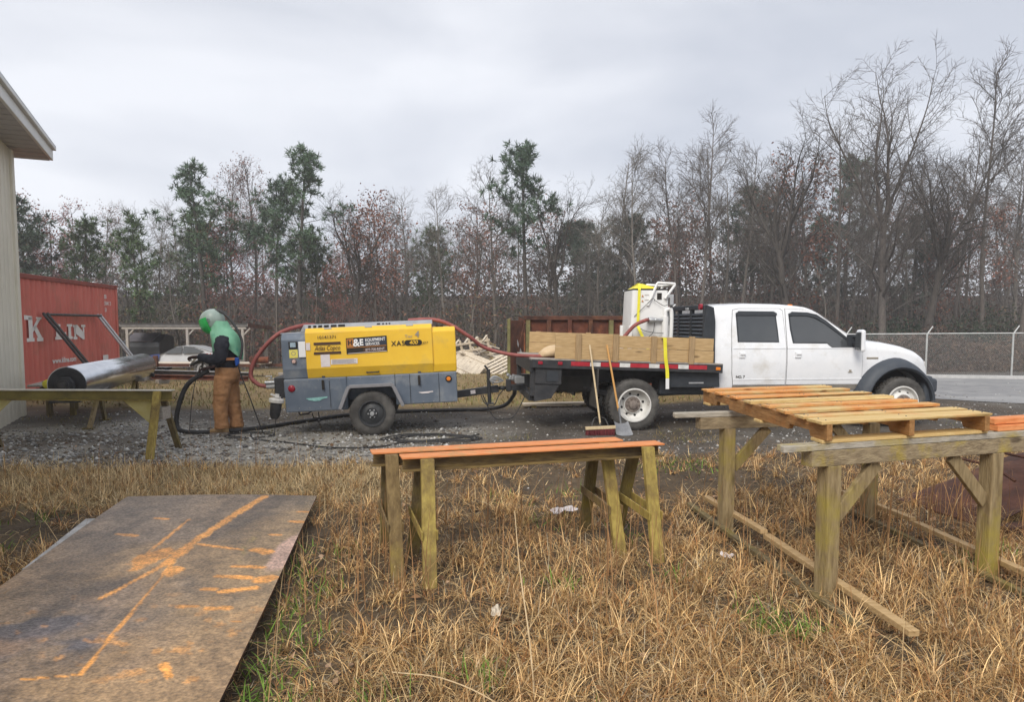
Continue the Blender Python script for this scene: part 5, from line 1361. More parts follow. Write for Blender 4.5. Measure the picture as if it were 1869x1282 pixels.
for k, (c, w) in enumerate(zip(cs, ws_)):
    z = .019 + SH + .010; j = random.uniform(-.02, .02)
    q = MB(); a0 = -.02 + j; a1 = wx + .02 + j + random.uniform(-.01, .01)
    vs = [pp(a, cc_, z + dz + (random.uniform(-.003, .003))) for dz in (-.0095, .0095) for a, cc_ in ((a0, c), (a1, c + random.uniform(-.01, .01)), (a1, c + w), (a0, c + w))]
    q.add(vs, [(0, 3, 2, 1), (4, 5, 6, 7), (0, 1, 5, 4), (1, 2, 6, 5), (2, 3, 7, 6), (3, 0, 4, 7)]); q.build('deck_board', M['primer_wood2'] if k in (0, 1, 4) else M['primer_wood'], pal, world=True, bevel=.003)
q = MB()
for c, w in zip(cs, ws_):
    for a in (.025, wx / 2, wx - .025):
        for dc in (.3, .72):
            p = pp(a + random.uniform(-.008, .008), c + w * dc, .019 + SH + .0205); q.cyl(p - Vector((0, 0, .003)), p + Vector((0, 0, .0015)), .0048, 8)
q.build('nail_heads', M['hub_rust'], pal, world=True, kind='stuff')
for c, w in ((.03, .14), (.9, .12), (wy - .18, .14)):
    q = MB(); vs = [pp(a, cc_, dz) for dz in (.0, .019) for a, cc_ in ((-.01, c), (wx + .01, c), (wx + .01, c + w), (-.01, c + w))]
    q.add(vs, [(0, 3, 2, 1), (4, 5, 6, 7), (0, 1, 5, 4), (1, 2, 6, 5), (2, 3, 7, 6), (3, 0, 4, 7)]); q.build('bottom_board', M['primer_wood2'], pal, world=True, bevel=.003)
# orange boards lying on the near beam beyond the pallet
for k, dz in enumerate((0, .042)):
    e = thing('orange_board', ['lower orange painted board on the stand right of the pallet', 'upper orange painted board on the stand right of the pallet'][k], 'board', tuple(up(B + dn * .02, zr + .041 + dz)), (0, 0, math.atan2(dn.y, dn.x)), 'orange boards on the stand')
    q = MB(); q.box((.75, .04 + .015 * k, .019), (1.5, .12 - .02 * k, .038)); q.build('plank', M['primer'], e, bevel=.004)

# ---- rusty steel plate on timbers
pl_ = thing('steel_plate', 'large rusty steel plate with orange rust streaks lying on the grass', 'steel plate', (-2.3, 4.0, 0))
nu, nv = 120, 300
u = np.linspace(0, 1, nu); v = np.linspace(0, 1, nv); U, Vv = np.meshgrid(u, v)
TR, TL, BL, BR = [np.array(p) for p in PLATE]
PX = (TL[0] * (1 - U) + TR[0] * U) * (1 - Vv) + (BL[0] * (1 - U) + BR[0] * U) * Vv
PY = (TL[1] * (1 - U) + TR[1] * U) * (1 - Vv) + (BL[1] * (1 - U) + BR[1] * U) * Vv
warp = .012 * np.sin(PX * 2.2 + 1) + .01 * np.sin(PY * 1.3)
PZ = .12 + warp
def pxg(x, y, z=.12):
    f = 1296.; P_ = math.atan(95 / 1296.); a = (x - 934.5) / f; b_ = -(y - 685) / f
    d = (a, math.cos(P_) + b_ * math.sin(P_), -math.sin(P_) + b_ * math.cos(P_)); t = (z - 1.7) / d[2]; return (d[0] * t, d[1] * t)
def seg(a, b_, w):
    a = np.array(a); b_ = np.array(b_); d = b_ - a; t = np.clip(((PX - a[0]) * d[0] + (PY - a[1]) * d[1]) / (d @ d), 0, 1)
    return np.clip(1.2 - np.hypot(PX - a[0] - d[0] * t, PY - a[1] - d[1] * t) / (w * (.3 + 1.5 * NZ)), 0, 1)
NZ = fbm(PX, PY, 9, 301); N2 = fbm(PX, PY, 2.2, 305); N3 = fbm(PX, PY * .6, 1.1, 309); N4 = fbm(PX, PY, 26, 315, 3)
rust = np.zeros_like(PX)
#  streaks as they lie on the plate (metres)
STREAKS = [((-2.23, 6.32), (-2.26, 5.72), 0.045), ((-2.26, 5.72), (-2.28, 5.04), 0.04), ((-2.28, 5.04), (-2.27, 4.53), 0.045), ((-2.27, 4.53), (-2.32, 4.22), 0.022), ((-2.32, 4.22), (-2.36, 3.97), 0.022), ((-2.57, 5.55), (-2.53, 5.18), 0.016), ((-2.53, 5.18), (-2.49, 4.73), 0.016), ((-2.25, 4.65), (-2.17, 4.25), 0.014), ((-2.17, 4.25), (-2.1, 3.88), 0.012), ((-2.1, 3.88), (-2.04, 3.53), 0.012), ((-2.04, 3.53), (-1.95, 3.1), 0.012), ((-2.24, 4.95), (-1.88, 4.85), 0.022), ((-1.8, 4.86), (-1.7, 4.82), 0.05), ((-1.82, 4.53), (-1.62, 4.52), 0.03), ((-1.85, 4.35), (-1.65, 4.34), 0.03), ((-1.84, 4.14), (-1.78, 4.14), 0.035), ((-1.72, 4.11), (-1.55, 4.18), 0.032), ((-1.55, 4.3), (-1.5, 4.35), 0.06), ((-1.86, 3.88), (-1.78, 3.89), 0.03), ((-1.7, 3.87), (-1.59, 3.88), 0.032), ((-2.94, 5.18), (-2.77, 5.13), 0.03), ((-2.86, 5.59), (-2.74, 5.56), 0.025), ((-1.75, 5.55), (-1.65, 5.54), 0.035), ((-1.77, 5.83), (-1.69, 5.83), 0.04), ((-1.8, 5.2), (-1.73, 5.2), 0.025), ((-1.5, 3.7), (-1.46, 3.7), 0.02), ((-2.18, 3.04), (-1.95, 3.1), 0.009), ((-1.63, 3.21), (-1.55, 3.1), 0.022)]
N5 = fbm(PX, PY, 14, 341, 4)
for a, b_, w in STREAKS:
    rust = np.maximum(rust, seg(a, b_, w))
rust = smooth(.30, .62, rust * (.45 + 1.1 * N5))
def blob(cx, cy, sx, sy): return np.exp(-(((PX - cx) / sx) ** 2 + ((PY - cy) / sy) ** 2))
rust = np.maximum(rust, smooth(.42, .60, blob(-2.42, 4.66, .13, .27) * (.35 + 1.2 * N5)))
rust = np.maximum(rust, smooth(.42, .60, blob(-2.16, 4.42, .07, .12) * (.35 + 1.2 * N5)))
speck = smooth(.66, .74, fbm(PX, PY, 11, 351, 3)) * smooth(4.4, 3.4, PY) * smooth(.45, .6, fbm(PX, PY, 1.5, 355))
rust = np.maximum(rust, speck * .45)
base = np.array([.150, .108, .074])[None, None] * (1 - N2[..., None]) + np.array([.275, .192, .122])[None, None] * N2[..., None]
olive = smooth(-2.3, -1.6, PX) * smooth(3.2, 4.2, PY); base = base * (1 - .4 * olive[..., None]) + np.array([.19, .165, .115]) * .4 * olive[..., None]
N6 = fbm(PX, PY, 4.0, 361, 4)
warm = np.clip(smooth(.42, .62, N3 * .6 + N6 * .4) * smooth(4.7, 3.6, PY), 0, 1); base = base * (1 - .65 * warm[..., None]) + np.array([.27, .145, .060]) * .65 * warm[..., None]
blue = np.clip(blob(-2.50, 3.62, .22, .19) * 1.9 * smooth(.30, .55, N6) + blob(-2.16, 3.38, .10, .10) * 1.7 * smooth(.3, .55, N6) + blob(-2.5, 3.15, .3, .16) * smooth(.4, .6, N6), 0, 1)
base = base * (1 - blue[..., None] * .8) + np.array([.060, .062, .078]) * blue[..., None] * .8
tri = smooth(.0, .10, 4.42 - PY) * smooth(.0, .25, PY - 3.85) * smooth(-2.98, -2.80, PX) * smooth(0, .06, -2.24 - (4.42 - PY) * .25 - PX)
base = base * (1 - .42 * tri[..., None])
streak = smooth(.55, .72, fbm(PX * 3.0, PY * .7, 1.6, 371)) * .35; base = base * (1 - streak[..., None])
gold = smooth(.46, .64, fbm(PX, PY, 1.25, 381)) * smooth(-2.75, -2.2, PX + .25 * (PY - 3.5)) * .42; base = base * (1 - gold[..., None]) + np.array([.34, .205, .075]) * gold[..., None]
stain = smooth(.56, .66, fbm(PX, PY, 2.6, 385)) * .30; base = base * (1 - stain[..., None])
pale = np.clip(smooth(.35, .55, blob(-1.55, 4.92, .13, .48) * (.6 + .8 * N6)), 0, 1) * smooth(-1.72, -1.66, PX + .10 * np.abs(PY - 4.9)); base = base * (1 - pale[..., None] * .85) + np.array([.47, .31, .25]) * pale[..., None] * .85
ol = np.clip(seg((-1.9, 5.23), (-1.88, 4.9), .025) + seg((-1.88, 4.9), (-1.8, 4.61), .02), 0, 1) * smooth(.35, .6, N5); base = base * (1 - ol[..., None] * .7) + np.array([.26, .19, .05]) * ol[..., None] * .7
orange = np.array([.58, .26, .055]) * (.7 + .6 * NZ[..., None])
colr = base * (1 - rust[..., None]) + orange * rust[..., None]
colr = colr * (.55 + .9 * N4[..., None]) * (.75 + .5 * N6[..., None]) * 1.28
idx = np.arange(nu * nv).reshape(nv, nu)
Fp = np.stack([idx[:-1, :-1], idx[1:, :-1], idx[1:, 1:], idx[:-1, 1:]], -1).reshape(-1, 4)
top = np.stack([PX.ravel() + 2.3, PY.ravel() - 4.0, PZ.ravel()], 1)
M['plate'] = mat('plate', (.60, .60, .60), (1.35, 1.30, 1.26), scale=55, rough=.46, r2=.30, bump=.22, bscale=60, attr=True, spec=.5)
numpy_mesh('sheet', top, Fp, M['plate'], colr.reshape(-1, 3), parent=pl_, smooth_shade=True)
q = MB()
ring = [(0, 0), (nu - 1, 0), (nu - 1, nv - 1), (0, nv - 1)]
edge = [idx[0, k] for k in range(0, nu, 7)] + [idx[k, -1] for k in range(0, nv, 6)] + [idx[-1, k] for k in range(nu - 1, -1, -7)] + [idx[k, 0] for k in range(nv - 1, 0, -6)]
E_ = [top[i] for i in edge]; n = len(E_)
q.add([(p[0], p[1], p[2] - .0005) for p in E_] + [(p[0], p[1], p[2] - .014) for p in E_], [(i, (i + 1) % n, (i + 1) % n + n, i + n) for i in range(n)])
q.build('plate_edge', M['rust_dark'], pl_)
# timbers under it
for k, (a, b_, m, lab) in enumerate((((-3.46, 5.75), (-3.16, 4.55), 'board_end', 'whitish timber along the left edge under the steel plate'), ((-3.2, 5.9), (-1.86, 5.9), 'post_dark', 'dark cross timber under the far end of the steel plate'), ((-2.75, 3.0), (-1.36, 3.0), 'post_dark', 'dark cross timber under the near end of the steel plate'))):
    e = thing('dunnage_timber', lab, 'timber', (a[0], a[1], 0), (0, 0, 0), 'timbers under the plate')
    q = MB(); d = Vector((b_[0] - a[0], b_[1] - a[1], 0)); q.bar((0, 0, .05), (d.x, d.y, .05), .10, .085); q.build('timber', M[m], e, bevel=.006)

# ---- rusty loader bucket behind the stand on the right
bk = thing('loader_bucket', 'dark rusty curved steel bucket lying in the grass right of the stand', 'bucket', (4.50, 6.25, 0), (0, 0, R(12)))
M['rust_brown'] = mat('rust_brown', (.050, .021, .014), (.105, .042, .026), scale=5, rough=.85, bump=.5, c3=(.16, .075, .035), s3=2.2, lo3=.55, hi3=.75)
M['rust_pink'] = mat('rust_pink', (.10, .042, .03), (.17, .072, .048), scale=4, rough=.8, bump=.3, c3=(.12, .05, .03), s3=2, lo3=.55, hi3=.75)
ringa = []
for k in range(15):        # the curved back sweeps up from the left, then runs level
    t = k / 14; x = -.72 + 2.7 * t
    h = .50 * math.sin(min(1, (t * 1.7 + .02)) * math.pi / 2) ** 1.1 + .02
    o_ = [Vector((x, -.48 + .10 * (1 - min(1, t * 3)), .0)), Vector((x, -.50 + .10 * (1 - min(1, t * 3)), h * .45)), Vector((x, -.40, h * .80)), Vector((x, -.18, h * .97)), Vector((x, .12, h)), Vector((x, .42, h * .93)), Vector((x, .60, h * .6)), Vector((x, .62, 0))]
    o_ = o_[2:] if t < .56 else o_
    o_ = [o_[0].lerp(o_[0], 0)] * (8 - len(o_)) + o_
    ringa.append(o_ + [p + Vector((0, .02 if p.y < 0 else -.02, -.02)) for p in reversed(o_)])
q = MB(); q.loft(ringa); q.build('curved_back', M['rust_brown'], bk, smooth_angle=50)
for k in range(4):
    q = MB(); x = -.45 + .45 * k; q.tube(catmull([(x, -.40, .40 + .03 * min(k, 2)), (x, -.18, .475 + .035 * min(k, 2)), (x, .12, .485 + .035 * min(k, 2))], 4), .014, 6); q.build('rib', M['rust_brown'], bk)
q = MB(); q.box((1.40, -.22, .560), (1.1, .52, .03), (R(3), 0, 0)); q.build('top_lip', M['rust_pink'], bk, bevel=.004)
q = MB(); q.box((1.45, .0, .65), (.8, .08, .17)); q.build('mount_bracket', M['rust_pink'], bk, bevel=.006)
q = MB(); q.box((.35, -.52, .05), (2.1, .14, .05)); q.build('cutting_edge', M['rust_brown'], bk)
q = MB(); q.box((1.0, .50, .20), (1.2, .03, .36)); q.build('back_wall', M['rust_brown'], bk)
# ================================================================== LEFT AND BACK OF THE YARD
# ---- metal building corner (wall runs back along its long side)
bd = thing('metal_building', 'cream ribbed metal building with a white eave at the left edge', 'building', (-8.90, 12.91, 0), (0, 0, -1.1424))
# local x runs towards the camera along the wall, +y is the outside (right)
EZ = 4.81
q = MB(); q.box((6.5, -4.0, EZ / 2), (13, 7.9, EZ)); q.build('wall', M['cream'], bd)
for k in range(30):
    q = MB(); q.prism([(.10 + .30 * k, 0), (.13 + .30 * k, .012), (.20 + .30 * k, .012), (.23 + .30 * k, 0)], 0.0, EZ - .02, axis='z')
    q.v = [(p[0], -.048 + p[1], p[2]) for p in q.v]; q.build('wall_rib', M['cream'], bd)
for k in range(26):
    q = MB(); q.prism([(-.35 - .30 * k, 0), (-.31 - .30 * k, -.03), (-.27 - .30 * k, -.03), (-.21 - .30 * k, 0)], 0.0, EZ - .02, axis='z')
    q.v = [(p[1] + .003, p[0], p[2]) for p in q.v]; q.build('wall_rib', M['cream'], bd)
q = MB(); q.box((.06, -.06, EZ / 2 - .02), (.20, .14, EZ - .05)); q.build('corner_trim', M['cream'], bd, bevel=.01)
q = MB(); q.box((6.1, .20, EZ + .01), (13.7, .56, .03)); q.build('soffit', M['soffit'], bd)
for k in range(40):
    q = MB(); q.box((-.5 + .33 * k, .20, EZ - .009), (.012, .55, .012)); q.build('soffit_joint', M['soffit'], bd)
q = MB(); q.box((6.1, .485, EZ + .10), (13.7, .05, .24)); q.build('fascia', M['trim_white'], bd, bevel=.01)
q = MB(); q.box((6.1, .535, EZ + .20), (13.72, .06, .06)); q.build('gutter_lip', M['trim_white'], bd, bevel=.01)
q = MB(); q.box((-.77, -3.8, EZ + .10), (.05, 8.5, .24)); q.build('fascia', M['trim_white'], bd, bevel=.01)
q = MB(); q.prism([(.56, EZ + .26), (-4.0, EZ + 1.3), (-8.56, EZ + .26), (-8.56, EZ + .20), (-4.0, EZ + 1.2), (.56, EZ + .20)], -.8, 13.1, axis='x'); q.build('roof', M['galv'], bd)

# ---- shipping container
ct = thing('shipping_container', 'red corrugated shipping container with large white letters', 'container', (-11.04, 11.48, .03), (0, 0, R(99.46)))
CLn, CH, CW = 12.3, 2.90, 2.44
q = MB(); rows = []
x = .12; pts = []
while x < CLn - .12:
    pts += [(x, .0), (x + .07, .0), (x + .12, .05), (x + .21, .05)]; x += .28
pts = [p for p in pts if p[0] < CLn - .12]
q.loft([[Vector((p[0], .026 + p[1], z)) for p in pts] for z in (.16, CH - .12)], cap=False, close=False); q.build('side_wall', M['container_red'], ct)
q = MB(); q.loft([[Vector((p[0], CW - .03 - p[1], z)) for p in pts] for z in (.16, CH - .12)], cap=False, close=False); q.build('side_wall', M['container_red'], ct)
for nm, c, s, m in (('top_rail', (CLn / 2, .04, CH - .06), (CLn, .09, .12), 'container_dark'), ('top_rail', (CLn / 2, CW - .04, CH - .06), (CLn, .09, .12), 'container_dark'), ('bottom_rail', (CLn / 2, .05, .08), (CLn, .10, .16), 'container_red'), ('bottom_rail', (CLn / 2, CW - .05, .08), (CLn, .10, .16), 'container_red'),
                   ('corner_post', (.07, .06, CH / 2), (.14, .14, CH - .03), 'container_red'), ('corner_post', (CLn - .07, .06, CH / 2), (.14, .14, CH - .03), 'container_red'), ('corner_post', (.07, CW - .06, CH / 2), (.14, .14, CH - .03), 'container_red'), ('corner_post', (CLn - .07, CW - .06, CH / 2), (.14, .14, CH - .03), 'container_red'),
                   ('end_wall', (CLn - .05, CW / 2, CH / 2), (.06, CW - .2, CH - .2), 'container_red'), ('end_wall', (.05, CW / 2, CH / 2), (.06, CW - .2, CH - .2), 'container_red'), ('roof_sheet', (CLn / 2, CW / 2, CH - .03), (CLn - .15, CW - .15, .03), 'container_dark'), ('floor', (CLn / 2, CW / 2, .14), (CLn - .15, CW - .15, .04), 'container_dark')):
    q = MB(); q.box(c, s); q.build(nm, M[m], ct, bevel=.008)
for x in (.09, CLn - .09):
    for z in (.06, CH - .06):
        q = MB(); q.box((x, .03, z), (.18, .12, .12)); q.build('corner_casting', M['container_dark'], ct, bevel=.01)
yl = .022
def letter(polys, nm='letter'):
    q = MB()
    for p in polys: q.add([(a, yl, c) for a, c in p], [tuple(range(len(p)))])
    return q.build(nm, M['letter_white'], ct, fixn=False)
# big letters with slab serifs
def K_(x, z, h, w):
    s = w * .26
    return [[(x + .1, z + .08), (x + .1 + s, z + .08), (x + .1 + s, z + h), (x + .1, z + h)], [(x - .02, z), (x + .16 + s, z), (x + .16 + s, z + .09), (x - .02, z + .09)], [(x - .10, z + h - .07), (x + .10 + s, z + h - .07), (x + .10 + s, z + h + .02), (x - .10, z + h + .05)],
            [(x + .1 + s, z + h * .38), (x + w * .92, z + h * .93), (x + w * .99, z + h * .93), (x + w * .99, z + h), (x + w * .62, z + h), (x + w * .62, z + h * .93), (x + w * .70, z + h * .93), (x + .1 + s, z + h * .56)],
            [(x + w * .42, z + h * .56), (x + w * .58, z + h * .68), (x + w * .98, z + .09), (x + w * 1.04, z + .09), (x + w * 1.04, z), (x + w * .62, z), (x + w * .62, z + .09), (x + w * .70, z + .09)]]
def L_(x, z, h, w):
    s = w * .32
    return [[(x + .06, z + .06), (x + .06 + s, z + .06), (x + .06 + s, z + h - .06), (x + .06, z + h - .06)], [(x, z + h - .07), (x + .12 + s, z + h - .07), (x + .12 + s, z + h), (x, z + h)], [(x, z), (x + w, z), (x + w, z + .20), (x + w - .07, z + .20), (x + w - .14, z + .075), (x, z + .075)]]
def I_(x, z, h, w):
    s = w * .5
    return [[(x + w / 2 - s / 2, z + .06), (x + w / 2 + s / 2, z + .06), (x + w / 2 + s / 2, z + h - .06), (x + w / 2 - s / 2, z + h - .06)], [(x, z + h - .07), (x + w, z + h - .07), (x + w, z + h), (x, z + h)], [(x, z), (x + w, z), (x + w, z + .075), (x, z + .075)]]
def N_(x, z, h, w):
    return [[(x + .07, z + .06), (x + .17, z + .06), (x + .17, z + h - .06), (x + .07, z + h - .06)], [(x, z), (x + .25, z), (x + .25, z + .075), (x, z + .075)], [(x, z + h - .07), (x + .26, z + h - .07), (x + .26, z + h), (x, z + h)],
            [(x + .06, z + h), (x + .28, z + h), (x + w - .06, z + .16), (x + w - .06, z - .01), (x + w - .17, z - .01), (x + .06, z + h - .22)], [(x + w - .16, z + .10), (x + w - .06, z + .10), (x + w - .06, z + h - .06), (x + w - .16, z + h - .06)], [(x + w - .26, z + h - .07), (x + w + .02, z + h - .07), (x + w + .02, z + h), (x + w - .26, z + h)]]
letter(K_(6.36, 1.20, .62, .80)); letter(L_(7.86, 1.22, .42, .66)); letter(I_(8.58, 1.22, .42, .34)); letter(N_(8.97, 1.20, .42, .80)); 
letter(L_(9.98, 1.19, .42, .2)[:2]) if False else None
q = MB(); vs, fs = text_mesh('www.kline.com', .20, bold=.006, wscale=1.15); q.add([(8.36 + v[0], yl, .645 + v[1]) for v in vs], fs); q.build('lettering', M['letter_white'], ct, fixn=False)
q = MB()
for k, (t_, dx) in enumerate((('EB', 0), ('5041 3', .16), ('51', 0))):
    vs, fs = text_mesh(t_, .17, bold=.004, wscale=1.1); q.add([(11.38 + dx + v[0], yl, 2.50 - .21 * k + v[1]) for v in vs], fs)
q.build('lettering', M['letter_white'], ct, fixn=False)
q = MB(); q.add([(11.0, yl, .46), (11.42, yl, .46), (11.42, yl, .66), (11.0, yl, .66)], [(0, 1, 2, 3)]); q.build('data_plate', M['letter_white'], ct, fixn=False)
for x in (6.5, 11.6):
    for y in (.3, 2.1):
        e = thing('support_block', 'dark timber block under the %s %s corner of the red container' % ('near' if x < 8 else 'far', 'right' if y < 1 else 'left'), 'block', tuple(PM[ct.name] @ Vector((x, y, 0)) - Vector((0, 0, .26))), (0, 0, R(99.46)), 'blocks under the container')
        q = MB(); q.box((0, 0, .12), (.5, .3, .27)); q.build('timber', M['post_dark'], e, bevel=.01)

# ---- steel frame leaning on the container
def cp(x, y, z): return PM[ct.name] @ Vector((x, y, z))
lf = thing('tubular_rack', 'tubular steel frame leaning against the red container', 'frame', tuple(cp(9.2, -1.0, -.03)))
def leanf(x, t, dy=0): # t 0 at ground, 1 at top
    return cp(x + (1 - t) * .75, -.10 - 1.05 * (1 - t) - dy, .0 + 1.93 * t)
for dx, dz, m in ((0, 0, 'steel_dark'), (.10, .05, 'steel_dark')):
    for xx in (6.95, 10.35):
        q = MB(); q.tube([leanf(xx + dx, 0, dz), leanf(xx + dx, .97, dz), leanf(xx + dx + .03, 1, dz)], .035, 10); q.build('upright', M['steel_dark'] if xx < 8 else M['galv'], lf, world=True, smooth_angle=50)
    q = MB(); q.tube([leanf(6.95 + dx, 1 - .02, dz), leanf(10.35 + dx, 1 - .02, dz)], .035, 10); q.build('top_rail', M['steel_dark'], lf, world=True, smooth_angle=50)
q = MB(); q.tube([leanf(6.95, .08), leanf(10.35, .08)], .03, 8); q.build('bottom_rail', M['steel_dark'], lf, world=True, smooth_angle=50)

# ---- polished roll on A-stands
ra, rb = Vector((-6.54, 10.40, .80)), Vector((-8.32, 16.0, .80)); rd = (rb - ra).normalized()
ryaw = math.atan2(rd.y, rd.x)
ro = thing('steel_roll', 'long polished steel roll with a dark bearing end, lying before the container', 'roll', (ra.x, ra.y, .80), (0, R(.5), ryaw))
RL = (rb - ra).length; RR = .262
q = MB(); q.lathe([(RR - .012, .0), (RR, .012), (RR, RL - .012), (RR - .012, RL)], axis='x', n=48); q.build('shell', mat('polished', (.62, .64, .67), (.72, .74, .77), scale=3, rough=.14, metal=1.0, r2=.24, bump=.02), ro, smooth_angle=50)
for x0, sg in ((0, -1), (RL, 1)):
    q = MB(); q.lathe([(RR - .012, x0), (RR - .02, x0 + sg * .012), (.14, x0 + sg * .014), (.135, x0 + sg * .004), (0, x0 + sg * .004)], axis='x', n=40); q.build('end_cap', M['black_steel'], ro, smooth_angle=40)
    q = MB(); q.cyl((x0, 0, 0), (x0 + sg * .22, 0, 0), .05, 20); q.build('shaft', M['steel_dark'], ro, smooth_angle=40)
    q = MB(); q.prism([(-.20, -.26), (.20, -.26), (.20, -.20), (.13, -.18), (.115, .03), (.06, .11), (-.06, .11), (-.115, .03), (-.13, -.18), (-.20, -.20)], x0 + sg * .06, x0 + sg * .16, axis='x'); bb = q.build('bearing_housing', M['black_steel'], ro, bevel=.008)
    q = MB(); q.lathe([(.085, x0 + sg * .155), (.08, x0 + sg * .175), (.055, x0 + sg * .18), (.05, x0 + sg * .165), (.03, x0 + sg * .165), (.03, x0 + sg * .2), (0, x0 + sg * .2)], axis='x', n=24); q.build('bearing_cap', M['steel_dark'], bb, smooth_angle=40)
for k, s in enumerate((1.55, 4.6)):
    c = ra + rd * s; e = thing('roll_stand', ['wooden A-shaped stand under the near half of the polished roll', 'wooden A-shaped stand under the far end of the polished roll'][k], 'stand', (c.x, c.y, 0), (0, 0, ryaw), 'stands under the roll')
    q = MB(); q.prism([(-.26, .49), (.26, .49), (.26, .56), (.14, .545), (0, .537), (-.14, .545), (-.26, .56)], -.14, .14, axis='x'); q.build('cradle', M['wood_grey'], e, bevel=.006)
    for sg in (-1, 1):
        q = MB(); q.bar((sg * .06, -.06, .50), (sg * .55, -.02, -.03), .12, .05, (0, 1, 0)); q.build('leg', M['post'] if sg < 0 else M['post_dark'], e, bevel=.005)
        q = MB(); q.box((sg * .55, -.02, .0), (.20, .16, .03)); q.build('foot', M['post_dark'], e)
# planks and a yellow capped tube left of the roll
for k in range(4):
    p = (-8.35 + .10 * k, 12.6 + .2 * k, .62 + .045 * k)
    e = thing('loose_plank', ['lowest', 'second', 'third', 'topmost'][k] + ' weathered plank stacked left of the roll end', 'plank', p, (0, R(-3 + 2 * k), R(96 + 5 * k)), 'planks left of the roll')
    q = MB(); q.box((.5, 0, 0), (1.6, .22, .035)); q.build('board', M['wood_pale'] if k > 1 else M['wood_grey'], e, bevel=.005)
e = thing('plank_trestle', 'dark low bench carrying the planks left of the roll', 'bench', (-8.3, 13.0, 0), (0, 0, R(98)))
q = MB(); q.box((.5, 0, .55), (1.4, .5, .08)); q.build('top', M['post_dark'], e)
for sx in (0, 1):
    for sy in (-.2, .2): q = MB(); q.box((sx, sy, .26), (.08, .08, .52)); q.build('leg', M['post_dark'], e)
e = thing('capped_tube', 'black steel tube with a round yellow end cap left of the roll', 'tube', (-7.62, 11.6, .70), (0, 0, R(104)))
q = MB(); q.cyl((0, 0, 0), (2.2, 0, -.02), .07, 16); q.build('tube', M['black_steel'], e, smooth_angle=50)
q = MB(); q.lathe([(0, -.03), (.05, -.028), (.072, -.01), (.074, .05)], axis='x', n=20); q.build('end_cap', mat('cap_yellow', (.70, .62, .06), rough=.45), e, smooth_angle=50)

# ---- rolled steel beams and boards on the grass behind the roll
for k, (a, b_, h, m, lab) in enumerate((((-12.9, 24.6), (-8.6, 23.2), .20, 'steel_dark', 'long steel beam with a bright top lying on the grass behind the worker'), ((-11.2, 22.0), (-7.9, 21.2), .12, 'rust', 'short rusty beam on the grass behind the worker'))):
    e = thing('steel_beam', lab, 'beam', (a[0], a[1], gz(*a)), (0, 0, math.atan2(b_[1] - a[1], b_[0] - a[0])), 'steel on the grass'); L = math.dist(a, b_)
    z0 = .16
    q = MB(); q.box((L / 2, 0, z0 + h), (L, .18, .015)); q.build('top_flange', M['galv'] if k == 0 else M['rust'], e)
    q = MB(); q.box((L / 2, 0, z0 + h / 2), (L, .015, h - .015)); q.build('web', M[m], e)
    q = MB(); q.box((L / 2, 0, z0), (L, .18, .015)); q.build('bottom_flange', M[m], e)
    for x in (.4, L - .4): q = MB(); q.box((x, 0, z0 / 2 - .02), (.12, .5, z0 + .02)); q.build('skid', M['wood_grey'], e)
random.seed(77)
for k in range(9):
    a = (-4.6 + random.uniform(-1.2, 1.0), 19.5 + .45 * k); yw = random.uniform(-.25, .25)
    e = thing('scrap_board', ['pale', 'grey', 'split', 'short', 'long', 'nailed', 'bent', 'thin', 'wide'][k] + ' scrap board in the low stack behind the rear of the compressor', 'board', (a[0], a[1], gz(*a) + .06 + .11 * (k % 4)), (0, random.uniform(-.04, .04), yw), 'boards stacked behind the compressor')
    q = MB(); q.box((0, 0, 0), (random.uniform(1.2, 2.4), .16, .07)); q.build('plank', M['wood_pale'] if k % 3 else M['wood_grey'], e, bevel=.006)

# ---- open shed
sh = thing('open_shed', 'low open pole shed with a flat dark roof behind the worker', 'shed', (-16.3, 36.0, gz(-16, 36)))
z0 = gz(-16, 36)
q = MB(); q.prism([(-.06, 2.32), (3.6, 2.16), (3.6, 2.24), (-.06, 2.40)], -3.5, 2.9, axis='x'); q.build('roof', mat('shed_roof', (.035, .032, .03), (.07, .065, .06), scale=2, rough=.8), sh)
q = MB(); q.box((-.3, -.02, 2.30), (6.5, .05, .14)); q.build('fascia', mat('shed_fascia', (.13, .12, .115), (.20, .19, .18), scale=4, rough=.7), sh)
q = MB(); q.box((-.3, .03, 2.15), (6.3, .08, .10)); q.build('beam', M['wood_grey'], sh)
q = MB(); q.prism([(0, 2.38), (3.6, 2.22), (3.6, 2.05), (0, 2.15)], 2.92, 2.97, axis='x'); q.build('end_board', M['rust_dark'], sh)
for x in (-3.2, -.15, 2.65):
    for y in (.06, 3.4):
        q = MB(); q.box((x, y, 1.05), (.13, .13, 2.3)); q.build('post', M['wood_grey'], sh)
        if y < 1: q = MB(); q.bar((x, y, 1.75), (x + .38, y, 2.14), .06, .07); q.build('knee_brace', M['wood_grey'], sh)

# ---- two-tone coupe parked under the shed edge
car = thing('car', 'white fastback car with a blue bonnet and red lettering parked at the shed', 'car', (-15.75, 34.6, gz(-16, 34.6)), (0, 0, R(2)))
prof = [(-2.25, .45), (-2.25, .62), (-2.05, .74), (-1.2, .84), (-.95, .88), (-.35, 1.22), (.05, 1.28), (.6, 1.25), (1.5, .98), (2.05, .93), (2.2, .85), (2.25, .50)]
def car_ring(y, zf=1.0, xf=1.0): return [Vector((p[0] * xf, y, .28 + (p[1] - .28) * zf)) for p in prof] + [Vector((2.2 * xf, y, .26)), Vector((-2.2 * xf, y, .26))]
def car_sec(y):
    o = []
    for p in prof:
        up_ = max(0, p[1] - .86); o.append(p)
    return o
q = MB(); q.loft([car_ring(-.82, .93, .97), car_ring(-.90, .97), car_ring(-.6, 1.0), car_ring(.6, 1.0), car_ring(.90, .97), car_ring(.82, .93, .97)])
